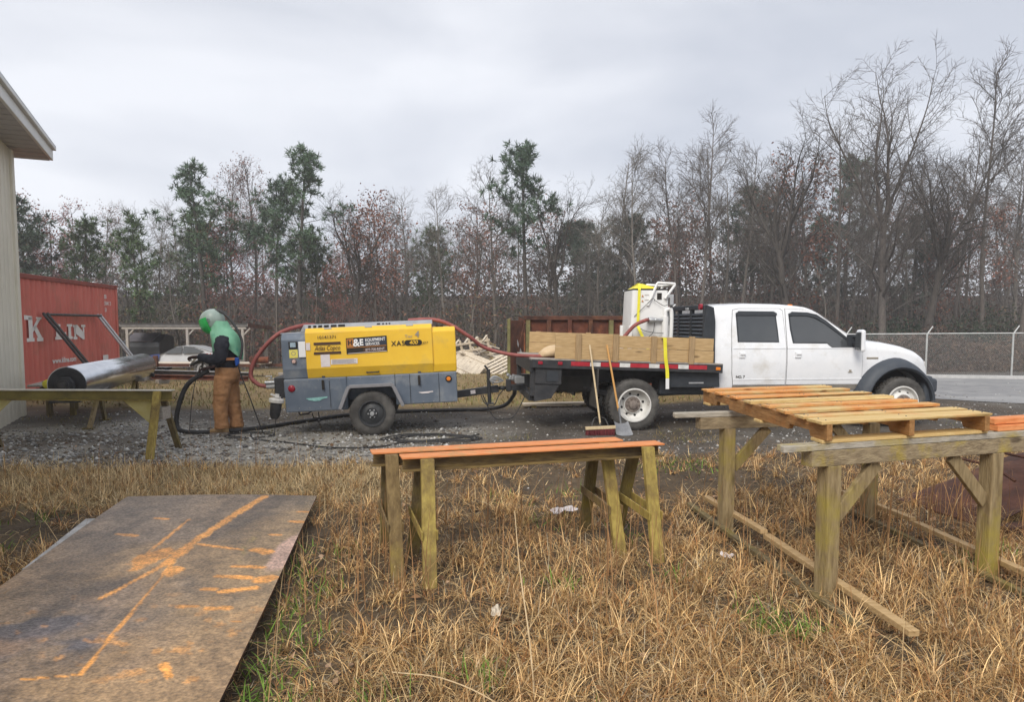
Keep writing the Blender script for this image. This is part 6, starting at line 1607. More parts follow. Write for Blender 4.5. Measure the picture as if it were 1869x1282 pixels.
# narrow the glasshouse
q.v = [(p[0], p[1] * (1 - .26 * max(0, min(1, (p[2] - .86) / .4))), p[2]) for p in q.v]
q.build('body', mat('car_white', (.46, .47, .48), (.54, .55, .56), scale=2, rough=.3, coat=.3), car, smooth_angle=30)
q = MB(); q.add([(-2.22, -.80, .66), (-2.22, .80, .66), (-1.0, .80, .895), (-1.0, -.80, .895), (-2.05, -.80, .765), (-2.05, .80, .765)], [(3, 2, 5, 4), (4, 5, 1, 0)]); q.add([(-2.24, -.905, .45), (-1.1, -.905, .45), (-1.0, -.88, .875), (-2.05, -.87, .75), (-2.22, -.88, .62)], [(0, 1, 2, 3, 4)])
q.build('bonnet', mat('car_blue', (.02, .05, .22), (.03, .07, .28), scale=2, rough=.3, coat=.3), car)
for pts in ([(-.86, .90), (-.34, 1.18), (.0, 1.22), (.0, .90)], [(.06, .90), (.06, 1.22), (.55, 1.19), (1.05, 1.02), (.85, .92)]):
    q = MB(); q.add([(p[0], -.9 * (1 - .26 * max(0, min(1, (p[1] - .86) / .4))) - .012, p[1]) for p in pts], [tuple(range(len(pts)))]); q.build('side_window', mat('car_glass', (.03, .035, .04), rough=.35, spec=.2), car)
q = MB(); q.add([(-.93, -.66, .91), (-.93, .66, .91), (-.37, .52, 1.225), (-.37, -.52, 1.225)], [(0, 1, 2, 3)]); q.build('windscreen', MATS['car_glass'], car)
for x in (-1.45, 1.38):
    for y in (-.82, .82):
        wn = bpy.data.objects.new('wheel', None); COL.objects.link(wn); wn.parent = car; wn.location = (x, y, .32)
        q = MB(); q.lathe(tyre_prof(.32, .20, .2), n=24); q.build('tyre', M['rubber'], wn, smooth_angle=40)
        q = MB(); q.lathe([(.2, -.08), (.18, -.09), (.05, -.06), (0, -.06)], n=20); q.build('rim', M['galv'], wn, smooth_angle=40)
q = MB(); vs, fs = text_mesh('LTX', .26, shear=.3, bold=.008); q.add([(1.12 + v[0], -.90, .80 + v[1]) for v in vs], fs); q.build('lettering', M['red_tape'], car, fixn=False)
q = MB(); st_ = [(1.62 + (.19 if k % 2 == 0 else .08) * math.sin(6.283 * k / 10), -.905, .80 + (.19 if k % 2 == 0 else .08) * math.cos(6.283 * k / 10)) for k in range(10)]; q.add(st_, [tuple(range(10))]); q.build('star_decal', M['red_tape'], car, fixn=False)

# ---- dark bin by the shed
e = thing('waste_bin', 'black steel waste bin with a sloping lid under the left end of the shed', 'bin', (-19.3, 37.0, gz(-19, 37)), (0, 0, R(3)))
q = MB(); q.prism([(0, .12), (1.5, .12), (1.7, 1.35), (1.7, 1.72), (.9, 1.85), (-.05, 1.45), (-.1, 1.2)], -.95, .95, axis='x'); q.build('body', mat('bin_black', (.012, .014, .018), (.03, .032, .036), scale=3, rough=.5), e, bevel=.02)
q = MB(); q.bar((-.1, -.12, 1.48), (-.1, .95, 1.90), 1.4, .04, (0, 0, 1)); q.build('lid', mat('bin_lid', (.07, .06, .07), (.11, .10, .105), scale=3, rough=.5), e)
for x in (-.7, .7): q = MB(); q.box((x, .3, .06), (.1, .5, .14)); q.build('skid', M['black_steel'], e)
# ---- low trailer
tr = thing('utility_trailer', 'low utility trailer with a white arched mudguard in front of the parked car', 'trailer', (-12.2, 27.5, gz(-12, 27.5)), (0, 0, R(-3)))
for k in range(5): q = MB(); q.box((0, .25 * k, .50), (5.0, .23, .05)); q.build('deck_plank', M['wood_pale'], tr)
q = MB(); q.box((0, -.14, .46), (5.0, .05, .12)); q.box((0, 1.14, .46), (5.0, .05, .12)); q.build('frame', M['rust_dark'], tr)
q = MB(); q.lathe([(.46, -.16), (.46, .10), (.44, .10), (.44, -.16), (.46, -.16)], (.35, -.28, .36), 'y', 20, R(10), R(170)); q.build('mudguard', M['trim_white'], tr)
for y in (-.28, 1.28):
    q = MB(); q.lathe(tyre_prof(.34, .2, .2), (.35, y, .33), n=24); wt_ = q.build('wheel', M['rubber'], tr, smooth_angle=40)
    q = MB(); q.lathe([(.2, -.09), (.17, -.095), (.06, -.06), (0, -.06)], (.35, y, .33), n=20); q.build('rim', M['galv'], wt_, smooth_angle=40)
for x in (-1.55, 2.3): q = MB(); q.box((x, -.2, .62), (.16, .12, .42)); q.build('stake_post', M['rust_dark'], tr)
q = MB(); q.bar((2.5, .5, .44), (3.6, .5, .44), .1, .1); q.build('tongue', M['rust_dark'], tr)
for k in range(2):
    e = thing('rusty_drum', ['rusty brown cylinder lying on the trailer deck beside its mudguard', 'smaller rusty cylinder at the right end of the trailer deck'][k], 'drum', (-11.0 + 1.2 * k, 27.5, gz(-11, 27.5) + .66), (0, 0, .1), 'cylinders on the trailer')
    q = MB(); q.lathe([(0, -.35), (.13, -.35), (.135, -.33), (.135, .33), (.13, .35), (0, .35)], axis='x', n=18); q.build('drum', M['rust'], e, smooth_angle=40)

# ---- rusty dumpster behind the truck bed
dp = thing('dumpster', 'rusty ribbed steel dumpster with its end gate open behind the truck bed', 'dumpster', (.32, 17.0, gz(0, 17)), (0, 0, R(3)))
q = MB(); q.box((2.3, .06, .98), (4.6, .03, 1.62)); q.build('side_wall', M['rust'], dp)
q = MB(); q.box((2.3, 2.2, .98), (4.6, .03, 1.62)); q.build('side_wall', M['rust'], dp)
q = MB(); q.box((4.6, 1.13, .98), (.03, 2.14, 1.62)); q.build('end_wall', M['rust_dark'], dp)
q = MB(); q.box((2.3, 1.13, .18), (4.6, 2.14, .06)); q.build('floor', M['rust_dark'], dp)
q = MB(); q.box((2.3, .02, 1.83), (4.66, .12, .10)); q.box((2.3, 2.24, 1.83), (4.66, .12, .10)); q.build('top_rail', M['rust_dark'], dp, bevel=.01)
for k in range(10):
    q = MB(); q.box((.06 + .5 * k, -.02, .98), (.10, .13, 1.60)); q.build('side_rib', M['rust_green'] if k in (0, 4) else (M['rust_dark'] if k % 2 else M['rust']), dp, bevel=.008)
for x in (.5, 4.0): q = MB(); q.box((x, 1.1, .08), (.2, 1.6, .18)); q.build('skid', M['rust_dark'], dp)
q = MB(); q.box((-.24, -.28, .98), (.56, .07, 1.58), (0, 0, R(52))); q.build('gate', M['rust_dark'], dp, bevel=.008)
for a, b_ in (((-.40, -.48, 1.72), (-.10, -.16, .95)), ((-.38, -.46, .30), (-.02, -.10, 1.70))): q = MB(); q.bar(a, b_, .03, .06); q.build('gate_brace', M['galv'] if a[2] > 1 else M['rust_dark'], dp)
q = MB(); q.box((-.42, -.50, .98), (.07, .09, 1.66)); q.build('gate_edge', M['rust_green'], dp, bevel=.008)
br = thing('dead_branch', 'thin dead branch arching left from the dumpster corner', 'branch', (.30, 16.9, 1.75))
q = MB(); q.tube(catmull([(0, 0, .05), (-.25, -.1, .13), (-.6, -.1, -.02), (-1.0, -.15, -.28), (-1.3, -.1, -.42)], 6), .014, 5); q.tube(catmull([(-.4, -.1, .06), (-.7, -.2, .10), (-1.1, -.3, -.05)], 6), .008, 5); q.tube(catmull([(-.6, -.1, -.02), (-.75, -.1, -.2), (-1.0, -.1, -.5)], 6), .007, 5); q.build('twig', M['bark_dark'], br)

# ---- heap of scrap wood
random.seed(31)
kinds_ = ['pale', 'grey', 'narrow', 'wide', 'splintered', 'long', 'short', 'leaning', 'crossed', 'tilted', 'upright', 'flat', 'broken', 'thin', 'thick', 'bleached', 'dark', 'stubby', 'raised', 'low', 'outer', 'inner', 'rear', 'front', 'slanting', 'loose', 'half buried', 'top']
for k in range(28):
    x = random.uniform(-2.6, -.1); y = 32.4 + random.uniform(-.7, 1.0); h = max(0.05, 1.55 * (1 - abs(x + 1.25) / 1.5)) * random.uniform(.15, 1)
    L = random.uniform(.9, 2.3)
    e = thing('scrap_plank', kinds_[k] + ' plank in the heap of scrap wood behind the compressor drawbar', 'plank', (x, y, gz(x, y) + .12 + h), (random.uniform(-.5, .5), random.uniform(-.45, .45), random.uniform(-.9, .9)), 'planks in the scrap wood heap')
    q = MB(); q.box((0, 0, 0), (L, random.uniform(.07, .2), random.uniform(.03, .09))); q.build('board', [M['wood_pale'], M['wood_pale'], M['wood_grey'], M['beam_wood']][k % 4], e)
e = thing('wooden_crate', 'broken slatted wooden crate on top of the scrap wood heap', 'crate', (-1.75, 32.0, gz(-1.7, 32) + .72), (R(18), R(-9), R(-14)))
for z in (0, .34, .68): q = MB(); q.box((0, 0, z), (1.9, .06, .08)); q.build('rail', M['wood_pale'], e)
for k in range(5): q = MB(); q.box((-.85 + .42 * k, .02, .38), (.10, .05, .95)); q.build('slat', M['wood_pale'], e)
for k in range(4): q = MB(); q.box((-.7 + .45 * k, .35, .70), (.09, .75, .04)); q.build('top_slat', M['wood_pale'], e)
e = thing('plank_door', 'pale boarded door panel lying tilted against the scrap wood heap', 'door panel', (-1.95, 31.4, gz(-1.9, 31.4) + .42), (R(38), R(20), R(-24)))
for k in range(7): q = MB(); q.box((-.66 + .22 * k, 0, 0), (.212, 1.35, .04)); q.build('board', M['wood_pale'], e)
for y in (-.42, .42): q = MB(); q.box((0, y, .04), (1.5, .1, .035)); q.build('ledge', M['wood_pale'], e)
e = thing('broken_pallet', 'broken slatted pallet lying at the right foot of the scrap wood heap', 'pallet', (-.55, 31.2, gz(-.5, 31.2) + .36), (R(30), R(-24), R(24)))
for k in range(6): q = MB(); q.box((0, -.5 + .2 * k, 0), (1.25, .12, .03)); q.build('slat', M['wood_pale'], e)
for x in (-.5, 0, .5): q = MB(); q.box((x, 0, -.06), (.05, 1.15, .09)); q.build('bearer', M['wood_grey'], e)
e = thing('ground_plank', 'pale plank lying on the ground beneath the rear of the truck bed', 'plank', (.23, 14.2, 0), (0, 0, math.atan2(.25, 1.4)))
q = MB(); q.box((.72, 0, .07), (1.46, .22, .045)); q.build('board', M['wood_pale'], e, bevel=.005)
for x in (.2, 1.25): q = MB(); q.box((x, 0, .02), (.1, .2, .055)); q.build('bearer', M['post_dark'], e)

# ---- chain link fence
fn = thing('chain_link_fence', 'galvanised chain link fence with angled post tops beyond the road', 'fence', (10.0, 31.5, gz(10, 31)))
P0, P1 = Vector((9.5, 32.0, 0)), Vector((27.5, 26.0, 0)); fd = (P1 - P0).normalized(); fl_ = (P1 - P0).length
def fp(s, z, o=0): p = P0 + fd * s; return Vector((p.x + fd.y * o, p.y - fd.x * o, gz(p.x, p.y) + z))
npost = 7; stp = 3.05; s0 = 2.0
M['fence_galv'] = mat('fence_galv', (.45, .46, .45), (.58, .59, .58), scale=6, rough=.5, metal=.3)
for k in range(npost):
    s = s0 + stp * k
    if s > fl_: break
    q = MB(); q.tube([fp(s, -.1), fp(s, 1.74)], .038, 8); po = q.build('post', M['fence_galv'], fn, world=True, smooth_angle=50)
    q = MB(); q.tube([fp(s, 1.70), fp(s + .22, 2.02, -.1)], .024, 6); q.build('arm', M['fence_galv'], po, world=False) if False else q.build('post_arm', M['fence_galv'], fn, world=True)
q = MB(); q.tube([fp(s, 1.72) for s in np.linspace(0, fl_, 14)], .024, 8); q.build('top_rail', M['fence_galv'], fn, world=True, smooth_angle=50)
V = []; Fq = []
H_ = 1.68; pitch = .075
def wire(a, b_, r=.0016):
    o = len(V); d = (b_ - a).normalized(); n_ = Vector((fd.y, -fd.x, 0)); t = d.cross(n_) * r
    V.extend([a - t, a + t, b_ + t, b_ - t]); Fq.append((o, o + 1, o + 2, o + 3))
k = -int(H_ / pitch)
while k * pitch < fl_:
    s = k * pitch
    for sg in (1, -1):
        a0, b0 = (s, s + H_) if sg > 0 else (s + H_, s)
        za, zb_ = .04, .04 + H_
        lo_, hi_ = 0.0, 1.0
        pa = a0; pb = b0
        # clip to fence length
        def ts(x): return (x - pa) / (pb - pa)
        t0, t1 = sorted((ts(0), ts(fl_))); t0 = max(0, t0); t1 = min(1, t1)
        if t1 > t0: wire(fp(pa + (pb - pa) * t0, za + (zb_ - za) * t0), fp(pa + (pb - pa) * t1, za + (zb_ - za) * t1))
    k += 1
Mi = PM[fn.name].inverted(); V = [Mi @ v for v in V]
me = bpy.data.meshes.new('wire_mesh'); me.from_pydata([tuple(v) for v in V], [], Fq); me.materials.append(M['fence_galv']); o = link('wire_mesh', me, fn, kind='stuff')
# ================================================================== ON AND AROUND THE TRUCK
# ---- white blasting pot strapped on the bed
pot_p = on_bed(.47, 1.15, 1.105)
pot = thing('blasting_pot', 'white sandblasting pot with pipes and a tube handle standing on the truck bed', 'blasting pot', tuple(pot_p), (0, 0, R(5)))
M['pot_white'] = mat('pot_white', (.76, .76, .75), (.83, .83, .82), scale=4, rough=.35, c3=(.58, .55, .50), s3=2.5, lo3=.6, hi3=.8)
def rr_ring(w, d, z, r=.09, n=5, x0=0, y0=0):
    o = []
    for cx_, cy_, a0 in ((w / 2 - r, d / 2 - r, 0), (-w / 2 + r, d / 2 - r, 90), (-w / 2 + r, -d / 2 + r, 180), (w / 2 - r, -d / 2 + r, 270)):
        for k in range(n + 1): a = R(a0 + 90 * k / n); o.append(Vector((x0 + cx_ + r * math.cos(a), y0 + cy_ + r * math.sin(a), z)))
    return o
q = MB(); q.loft([rr_ring(.50, .50, .30, .045), rr_ring(.66, .62, .44, .045), rr_ring(.66, .64, .60, .045), rr_ring(.62, .62, 1.10, .045), rr_ring(.61, .61, 1.16, .045)]); q.build('vessel', M['pot_white'], pot, smooth_angle=40)
q = MB(); q.loft([rr_ring(.585, .585, 1.163, .045), rr_ring(.57, .57, 1.19, .045)]); q.build('rim', M['dark'], pot)
q = MB(); q.loft([rr_ring(.42, .50, 1.192, .06, x0=-.06), rr_ring(.38, .46, 1.215, .07, x0=-.05), rr_ring(.22, .30, 1.245, .09, x0=-.07), rr_ring(.10, .16, 1.275, .04, x0=-.09), rr_ring(.04, .06, 1.285, .015, x0=-.09)]); q.build('lid_cover', mat('cover_yellow', (.74, .62, .02), (.82, .72, .05), scale=6, rough=.5, bump=.3), pot, smooth_angle=50)
for x in (-.31, .27):
    for y in (-.27, .27):
        q = MB(); q.box((x * 1.1, y * 1.1, .28), (.055, .055, .58)); q.build('leg', M['pot_white'], pot, bevel=.005)
q = MB(); q.lathe([(.22, .32), (.06, .08), (.05, .02)], axis='z', n=20); q.build('cone', M['pot_white'], pot, smooth_angle=50)
q = MB(); hp_ = [(-.02, -.28, .95), (.12, -.30, 1.30), (.42, -.30, 1.28), (.26, -.30, .98)]
q.tube([(-.05, -.33, .90), (.10, -.34, 1.27), (.115, -.34, 1.285), (.40, -.34, 1.27), (.405, -.34, 1.25), (.24, -.34, 1.02)], .022, 10); q.tube([(-.05, .33, .90), (.10, .34, 1.27), (.115, .34, 1.285), (.40, .34, 1.27), (.405, .34, 1.25), (.24, .34, 1.02)], .022, 10); q.tube([(.40, -.34, 1.265), (.40, .34, 1.265)], .022, 10)
q.build('push_handle', M['pot_white'], pot, smooth_angle=50)
q = MB(); q.cyl((.24, -.36, .15), (.24, -.36, .72), .058, 16); q.tube(catmull([(.24, -.36, .72), (.25, -.36, .82), (.33, -.36, .84), (.35, -.36, .74), (.35, -.36, .50), (.34, -.36, .22)], 6), .034, 12); q.cyl((.34, -.36, .95), (.34, -.36, .84), .026, 10); q.build('pipe', M['pot_white'], pot, smooth_angle=50)
q = MB(); q.box((.34, -.38, 1.00), (.06, .05, .18)); q.box((.30, -.38, 1.06), (.05, .04, .06)); q.cyl((.36, -.38, .88), (.41, -.38, .92), .02, 8); q.build('control_valve', M['galv'], pot, bevel=.006)
q = MB(); q.box((.335, -.385, .95), (.05, .03, .16)); q.build('actuator', M['steel_dark'], pot, bevel=.006)
q = MB(); q.lathe([(.045, -.05), (.05, -.02), (.05, .02), (.045, .05)], (.0, -.37, .66), 'x', 16); q.lathe([(.035, .05), (.042, .07), (.03, .10), (.03, .2)], (.0, -.37, .66), 'x', 14); q.cyl((.0, -.37, .66), (.24, -.37, .66), .022, 10); q.build('hose_coupling', M['galv'], pot, smooth_angle=40)
q = MB(); q.box((.15, -.312, 1.06), (.08, .012, .11)); q.build('gauge_plate', M['print_black'], pot)
for z in (1.07, .985):
    q = MB(); q.add([(-.16, -.3245, z - .02), (-.12, -.3245, z - .02), (-.14, -.3245, z + .015)], [(0, 1, 2)]); q.build('warning_mark', M['print_orange'], pot, fixn=False)
    q = MB(); q.add([(-.105, -.3245, z + .01), (-.03, -.3245, z + .01), (-.03, -.3245, z + .018), (-.105, -.3245, z + .018)], [(0, 1, 2, 3)]); q.build('warning_text', M['print_grey'], pot, fixn=False)
for pts in (((-.28, -.33, .72), (-.12, -.35, .88), (.02, -.36, 1.02), (.06, -.36, .98)), ((.06, -.37, .62), (.03, -.37, .45), (-.06, -.36, .36), (-.12, -.35, .30)), ((-.28, -.33, .60), (-.1, -.36, .48), (.2, -.40, .44), (.30, -.38, .47)), ((.05, -.36, 1.0), (.15, -.38, .93), (.22, -.38, .90), (.28, -.38, .92))):
    q = MB(); q.tube(catmull(pts, 6), .005, 5); q.build('control_line', M['hose_black'], pot)
# yellow strap over the pot and down the side board
sp = thing('ratchet_strap', 'yellow ratchet strap running over the blasting pot and down the truck side', 'strap', tuple(pot_p), (0, 0, R(5)))
def ribbon(mb, pts, w, t=.004, wd=(1, 0, 0)):
    for a, b_ in zip(pts[:-1], pts[1:]): mb.bar(a, b_, t, w, wd)
q = MB(); ribbon(q, [(-.22, .50, .0), (-.22, .36, .5), (-.20, .315, 1.17), (-.16, .2, 1.245), (-.12, 0, 1.29), (-.16, -.2, 1.245), (-.20, -.335, 1.17), (-.22, -.345, .62)], .045); q.build('webbing', M['strap'], sp)
q = MB(); ribbon(q, [(-.22, -.345, .56), (-.10, -.50, .20), (-.05, -.58, .06)], .05); q.build('webbing', M['strap'], sp)
sd_ = thing('strap_tail', 'loose yellow strap end with a white tip hanging over the truck side boards', 'strap', tuple(on_bed(.43, -.02, 1.47)), (0, 0, R(5)))
q = MB(); ribbon(q, [(0, .10, -.02), (.0, .03, .012), (.002, -.062, .008), (.015, -.066, -.30), (.05, -.052, -.50), (.055, -.05, -.62)], .055); q.build('webbing', M['strap'], sd_)
q = MB(); ribbon(q, [(.055, -.050, -.622), (.058, -.048, -.79)], .055); q.build('tip', M['print_white'], sd_)
# sack on the rear of the deck
sk = thing('sack', 'tan paper sack lying on the open rear of the truck deck', 'sack', tuple(on_bed(-1.22, .50, 1.10)), (0, 0, R(12)))
q = MB(); rings = []
for k in range(9):
    t = k / 8; x = -.24 + .5 * t; s = math.sin(math.pi * min(1, max(0, .08 + .84 * t))) ** .55
    rings.append([Vector((x, .17 * s * math.cos(a) + .01 * math.sin(9 * x), max(.0, .10 * s + .10 * s * math.sin(a) + .015 * math.sin(5 * a + 8 * x)))) for a in [6.283 * j / 14 for j in range(14)]])
q.loft(rings); q.build('sack_body', M['bag'], sk, smooth_angle=70)
# broom and shovel leaning on the bed
bro = thing('push_broom', 'wide push broom with a pale handle leaning on the truck bed', 'broom', (1.36, 10.70, 0))
q = MB(); q.cyl((-.02, .0, .17), (-.155, .315, 1.36), .0145, 10); q.build('handle', M['handle_wood'], bro, smooth_angle=50)
q = MB(); q.box((-.02, -.02, .115), (.46, .065, .045), (0, R(-2), R(4))); q.build('head', M['handle_wood'], bro, bevel=.006)
q = MB()
for k in range(44):
    x = -.235 + .43 * k / 43
    for j in range(3): q.bar((x, -.04 + .022 * j, .095), (x + random.gauss(0, .008), -.052 + .032 * j, .004), .009, .009)
q.build('bristles', M['bristle'], bro, kind='stuff')
q = MB(); q.tube([(-.155, -.02, .13), (-.11, .035, .245), (-.08, .05, .262), (.02, .05, .262), (.06, .035, .245), (.11, -.02, .13)], .006, 6); q.cyl((-.02, -.01, .12), (-.02, .0, .19), .012, 8); q.build('brace', M['steel_dark'], bro)
sv = thing('shovel', 'flat grey shovel with an orange handle leaning on the truck bed', 'shovel', (1.62, 10.70, 0))
q = MB(); q.cyl((.01, .10, .36), (-.145, .335, 1.36), .0165, 10); q.build('handle', M['handle_orange'], sv, smooth_angle=50)
q = MB(); q.tube([(.012, .10, .40), (.035, .06, .20), (.04, .03, .13)], [.019, .017, .012], 10); q.build('socket', M['shovel'], sv, smooth_angle=50)
q = MB(); g_ = []
for i in range(7):
    t = i / 6; row = []
    for j in range(9):
        s = -1 + 2 * j / 8; w = .105 + .02 * t
        row.append(Vector((.045 + s * w + .035 * t, .04 - .16 * t + .02 * abs(s) ** 2, .17 - .165 * t + .035 * abs(s) ** 3 * (1 - .5 * t) + .0)))
    g_.append(row)
q.loft(g_, cap=False, close=False); q.loft([[p + Vector((0, .004, .003)) for p in r] for r in g_], cap=False, close=False); q.build('blade', M['shovel'], sv, smooth_angle=60)

# ================================================================== HOSES
def hose(name, label, pts, r, m, n=8, cat='hose'):
    o = Vector(pts[0]); e = thing(name, label, cat, tuple(o))
    q = MB(); q.tube([p - o for p in catmull(pts, 10)], r, n); q.build('hose_tube', m, e, smooth_angle=60); return e
oc = on_comp
e = hose('air_hose', 'red brown air hose looping from the compressor roof down to its rear outlets', [tuple(oc(-.85, .55, 1.70)), tuple(oc(-1.05, .50, 1.70)), tuple(oc(-1.40, .42, 1.58)), tuple(oc(-1.72, .38, 1.25)), tuple(oc(-1.82, .36, .98)), tuple(oc(-1.72, .33, .84)), tuple(oc(-1.58, .30, .80))], .032, M['hose_red'])
q = MB(); a_ = oc(-1.58, .30, .80); b_ = oc(-1.44, .28, .80); q.cyl(a_, b_, .04, 10); q.build('coupling', M['galv'], e, world=True)
e = hose('air_hose', 'red brown air hose running from the compressor roof onto the truck bed', [tuple(oc(.60, .5, 1.72)), tuple(oc(.95, .42, 1.72)), tuple(oc(1.22, .40, 1.64)), tuple(oc(1.55, .42, 1.42)), (-.45, 11.42, 1.31), (-.05, 11.40, 1.20), (.35, 11.38, 1.17), (.75, 11.50, 1.165), (1.2, 11.75, 1.17), (1.6, 11.85, 1.22), (1.83, 11.75, 1.45), (2.02, 11.72, 1.66), (2.20, 11.72, 1.745), tuple(PM[pot.name] @ Vector((-.05, -.37, .66)))], .030, M['hose_red'])
e = hose('blast_hose', 'thick black blast hose lying along the gravel from the worker under the compressor', [(-4.68, 10.93, .96), (-4.80, 10.90, .90), (-5.00, 10.88, .74), (-5.12, 10.86, .45), (-5.16, 10.84, .16), (-5.02, 10.80, .035), (-4.5, 10.86, .03), (-4.0, 11.25, .03), (-3.6, 11.9, .03), (-3.1, 12.7, .03), (-2.2, 13.3, .03), (-1.2, 13.55, .03), (-.55, 13.6, .04), (-.15, 13.2, .16), (.02, 12.6, .40), (.05, 12.1, .55)], .036, M['hose_black'])
e = hose('black_cable', 'thin black cable snaking over the gravel in front of the compressor', [(-4.05, 10.9, .015), (-3.75, 10.25, .015), (-3.2, 9.95, .015), (-2.5, 9.55, .015), (-1.9, 9.55, .015), (-1.55, 9.9, .015), (-1.2, 10.15, .015), (-.75, 10.35, .015), (-.5, 10.7, .015)], .011, M['hose_black'], 6, 'cable')
pts = []
for k in range(60):
    a = k * .62; pts.append((-1.15 + (.62 + .10 * math.sin(k * .9)) * math.cos(a) + .10 * math.sin(k * .37), 10.25 + (.30 + .07 * math.cos(k * .7)) * math.sin(a), .014 + .006 * (k % 5)))
e = hose('coiled_cord', 'tangled black cord coiled loosely on the gravel beside the compressor wheel', pts, .008, M['hose_black'], 5, 'cord')
pts = [(-3.95 + .35 * math.cos(a), 10.5 + .28 * math.sin(a) + .02 * a, .014) for a in np.linspace(0, 11, 26)]
e = hose('black_cable', 'second thin black cable looped on the gravel below the hanging filter', [tuple(p) for p in pts], .008, M['hose_black'], 5, 'cable')

# ================================================================== WORKER
pe = thing('person', 'person in a green blasting hood, dark shirt and brown trousers holding a hose', 'person', (-4.42, 10.95, 0), (0, 0, R(4)))
M['shirt'] = mat('shirt', (.012, .014, .022), (.028, .030, .042), scale=8, rough=.85, bump=.4, bscale=14)
M['trousers'] = mat('trousers', (.34, .165, .07), (.48, .25, .115), scale=5, rough=.85, bump=.5, bscale=12, c3=(.46, .26, .13), s3=3, lo3=.55, hi3=.75)
M['hood_green'] = mat('hood_green', (.17, .44, .27), (.26, .56, .38), scale=3, rough=.7, bump=.35, bscale=7, c3=(.10, .36, .24), s3=4.5, lo3=.6, hi3=.72)
M['helmet'] = mat('helmet', (.33, .42, .37), (.43, .52, .47), scale=5, rough=.35)
M['visor'] = mat('visor', (.03, .42, .09), (.06, .55, .15), scale=9, rough=.25, c3=(.02, .26, .06), s3=6, lo3=.55, hi3=.7)
M['boot'] = mat('boot', (.26, .16, .075), (.38, .25, .12), scale=9, rough=.8, bump=.3)
M['glove'] = mat('glove', (.035, .016, .014), (.075, .035, .03), scale=9, rough=.8, bump=.3)
def ell(c, rx, ry, n=16, ax=None):
    """ring round c; ax = direction of the limb"""
    c = Vector(c); d = Vector(ax).normalized() if ax else Vector((0, 0, 1))
    y = Vector((0, 1, 0)); x = y.cross(d).normalized(); y = d.cross(x).normalized()
    return [c + x * rx * math.cos(2 * math.pi * k / n) + y * ry * math.sin(2 * math.pi * k / n) for k in range(n)]
def limb(mb, pts, rs, n=14):
    P = catmull(pts, 4); k = len(P); rr = []
    xs_ = np.linspace(0, 1, len(rs)); 
    for i in range(k): rr.append(float(np.interp(i / (k - 1), xs_, rs)))
    mb.tube(P, rr, n)
def remesh(o, vox, sm=3, dis=0, ds=.1):
    r = o.modifiers.new('remesh', 'REMESH'); r.mode = 'VOXEL'; r.voxel_size = vox; r.use_smooth_shade = True
    s = o.modifiers.new('smooth', 'SMOOTH'); s.factor = .5; s.iterations = sm
    if dis:
        t = bpy.data.textures.new('folds', 'CLOUDS'); t.noise_scale = ds; t.noise_depth = 2
        d = o.modifiers.new('folds', 'DISPLACE'); d.texture = t; d.strength = dis; d.mid_level = .5; d.texture_coords = 'LOCAL'
# body: trunk, neck, head, arms and legs as one surface
q = MB()
q.loft([ell((.02, 0, .86), .13, .16), ell((.03, 0, .98), .145, .18), ell((.0, 0, 1.12), .175, .19), ell((.0, 0, 1.28), .185, .20), ell((.01, 0, 1.42), .15, .20), ell((-.04, 0, 1.52), .10, .14), ell((-.09, 0, 1.58), .06, .07)])
q.loft([ell((-.09, 0, 1.54), .055, .06), ell((-.14, 0, 1.62), .09, .075), ell((-.18, 0, 1.70), .10, .08), ell((-.18, 0, 1.78), .09, .075), ell((-.17, 0, 1.83), .04, .04)])
for s in (-1, 1):
    if s < 0: limb(q, [(.02, -.17, 1.45), (.025, -.24, 1.36), (.0, -.275, 1.18), (-.14, -.25, 1.155), (-.33, -.175, 1.19)], [.108, .108, .098, .080, .056])
    else: limb(q, [(.03, .17, 1.44), (.03, .24, 1.32), (-.02, .26, 1.13), (-.15, .18, 1.05), (-.26, .07, 1.01)], [.12, .12, .105, .085, .060])
    y = s * .10; fx = -.05 if s < 0 else .09
    limb(q, [(.02, y, .92), (fx * .6 - .02, y, .52), (fx, y, .10)], [.10, .075, .05])
o = q.build('body', M['shirt'], pe); remesh(o, .014, 2, .03, .06)
# trousers
q = MB()
q.loft([ell((.02, 0, 1.02), .165, .195), ell((.025, 0, .93), .18, .205), ell((.02, 0, .84), .175, .20), ell((.02, 0, .78), .13, .17)])
for s in (-1, 1):
    y = s * .105; fx = -.055 if s < 0 else .10
    limb(q, [(.01 + fx * .2, y, .88), (fx * .5 - .015, y * 1.02, .62), (fx * .8 - .02, y, .42), (fx, y, .20), (fx + .005, y, .075)], [.135, .122, .108, .10, .108])
o = q.build('trousers', M['trousers'], pe); remesh(o, .012, 2, .030, .07)
# boots
for s in (-1, 1):
    y = s * .105; fx = -.055 if s < 0 else .10
    q = MB(); q.loft([ell((fx + .07, y, .045), .02, .035), ell((fx + .05, y, .06), .05, .045)] ) if False else None
    q.loft([[Vector((fx + .10 - .30 * t, y + (.045 * w) * math.cos(a), max(0.0, h * .5 + h * .5 * math.sin(a)))) for a in [6.283 * j / 12 for j in range(12)]] for t, w, h in ((0, .5, .10), (.08, .9, .14), (.3, 1.0, .15), (.5, 1.0, .12), (.7, 1.1, .085), (.88, 1.0, .07), (1.0, .5, .05))])
    b0 = q.build('boot', M['boot'], pe, smooth_angle=60)
    q = MB(); q.loft([[Vector((fx + .105 - .31 * t, y + s2 * .05 * w, z)) for s2, z in ((-1, 0), (1, 0), (1, .022), (-1, .022))] for t, w in ((0, .6), (.3, 1), (.75, 1.1), (1, .55))]); q.build('sole', M['hub_rust'], b0)
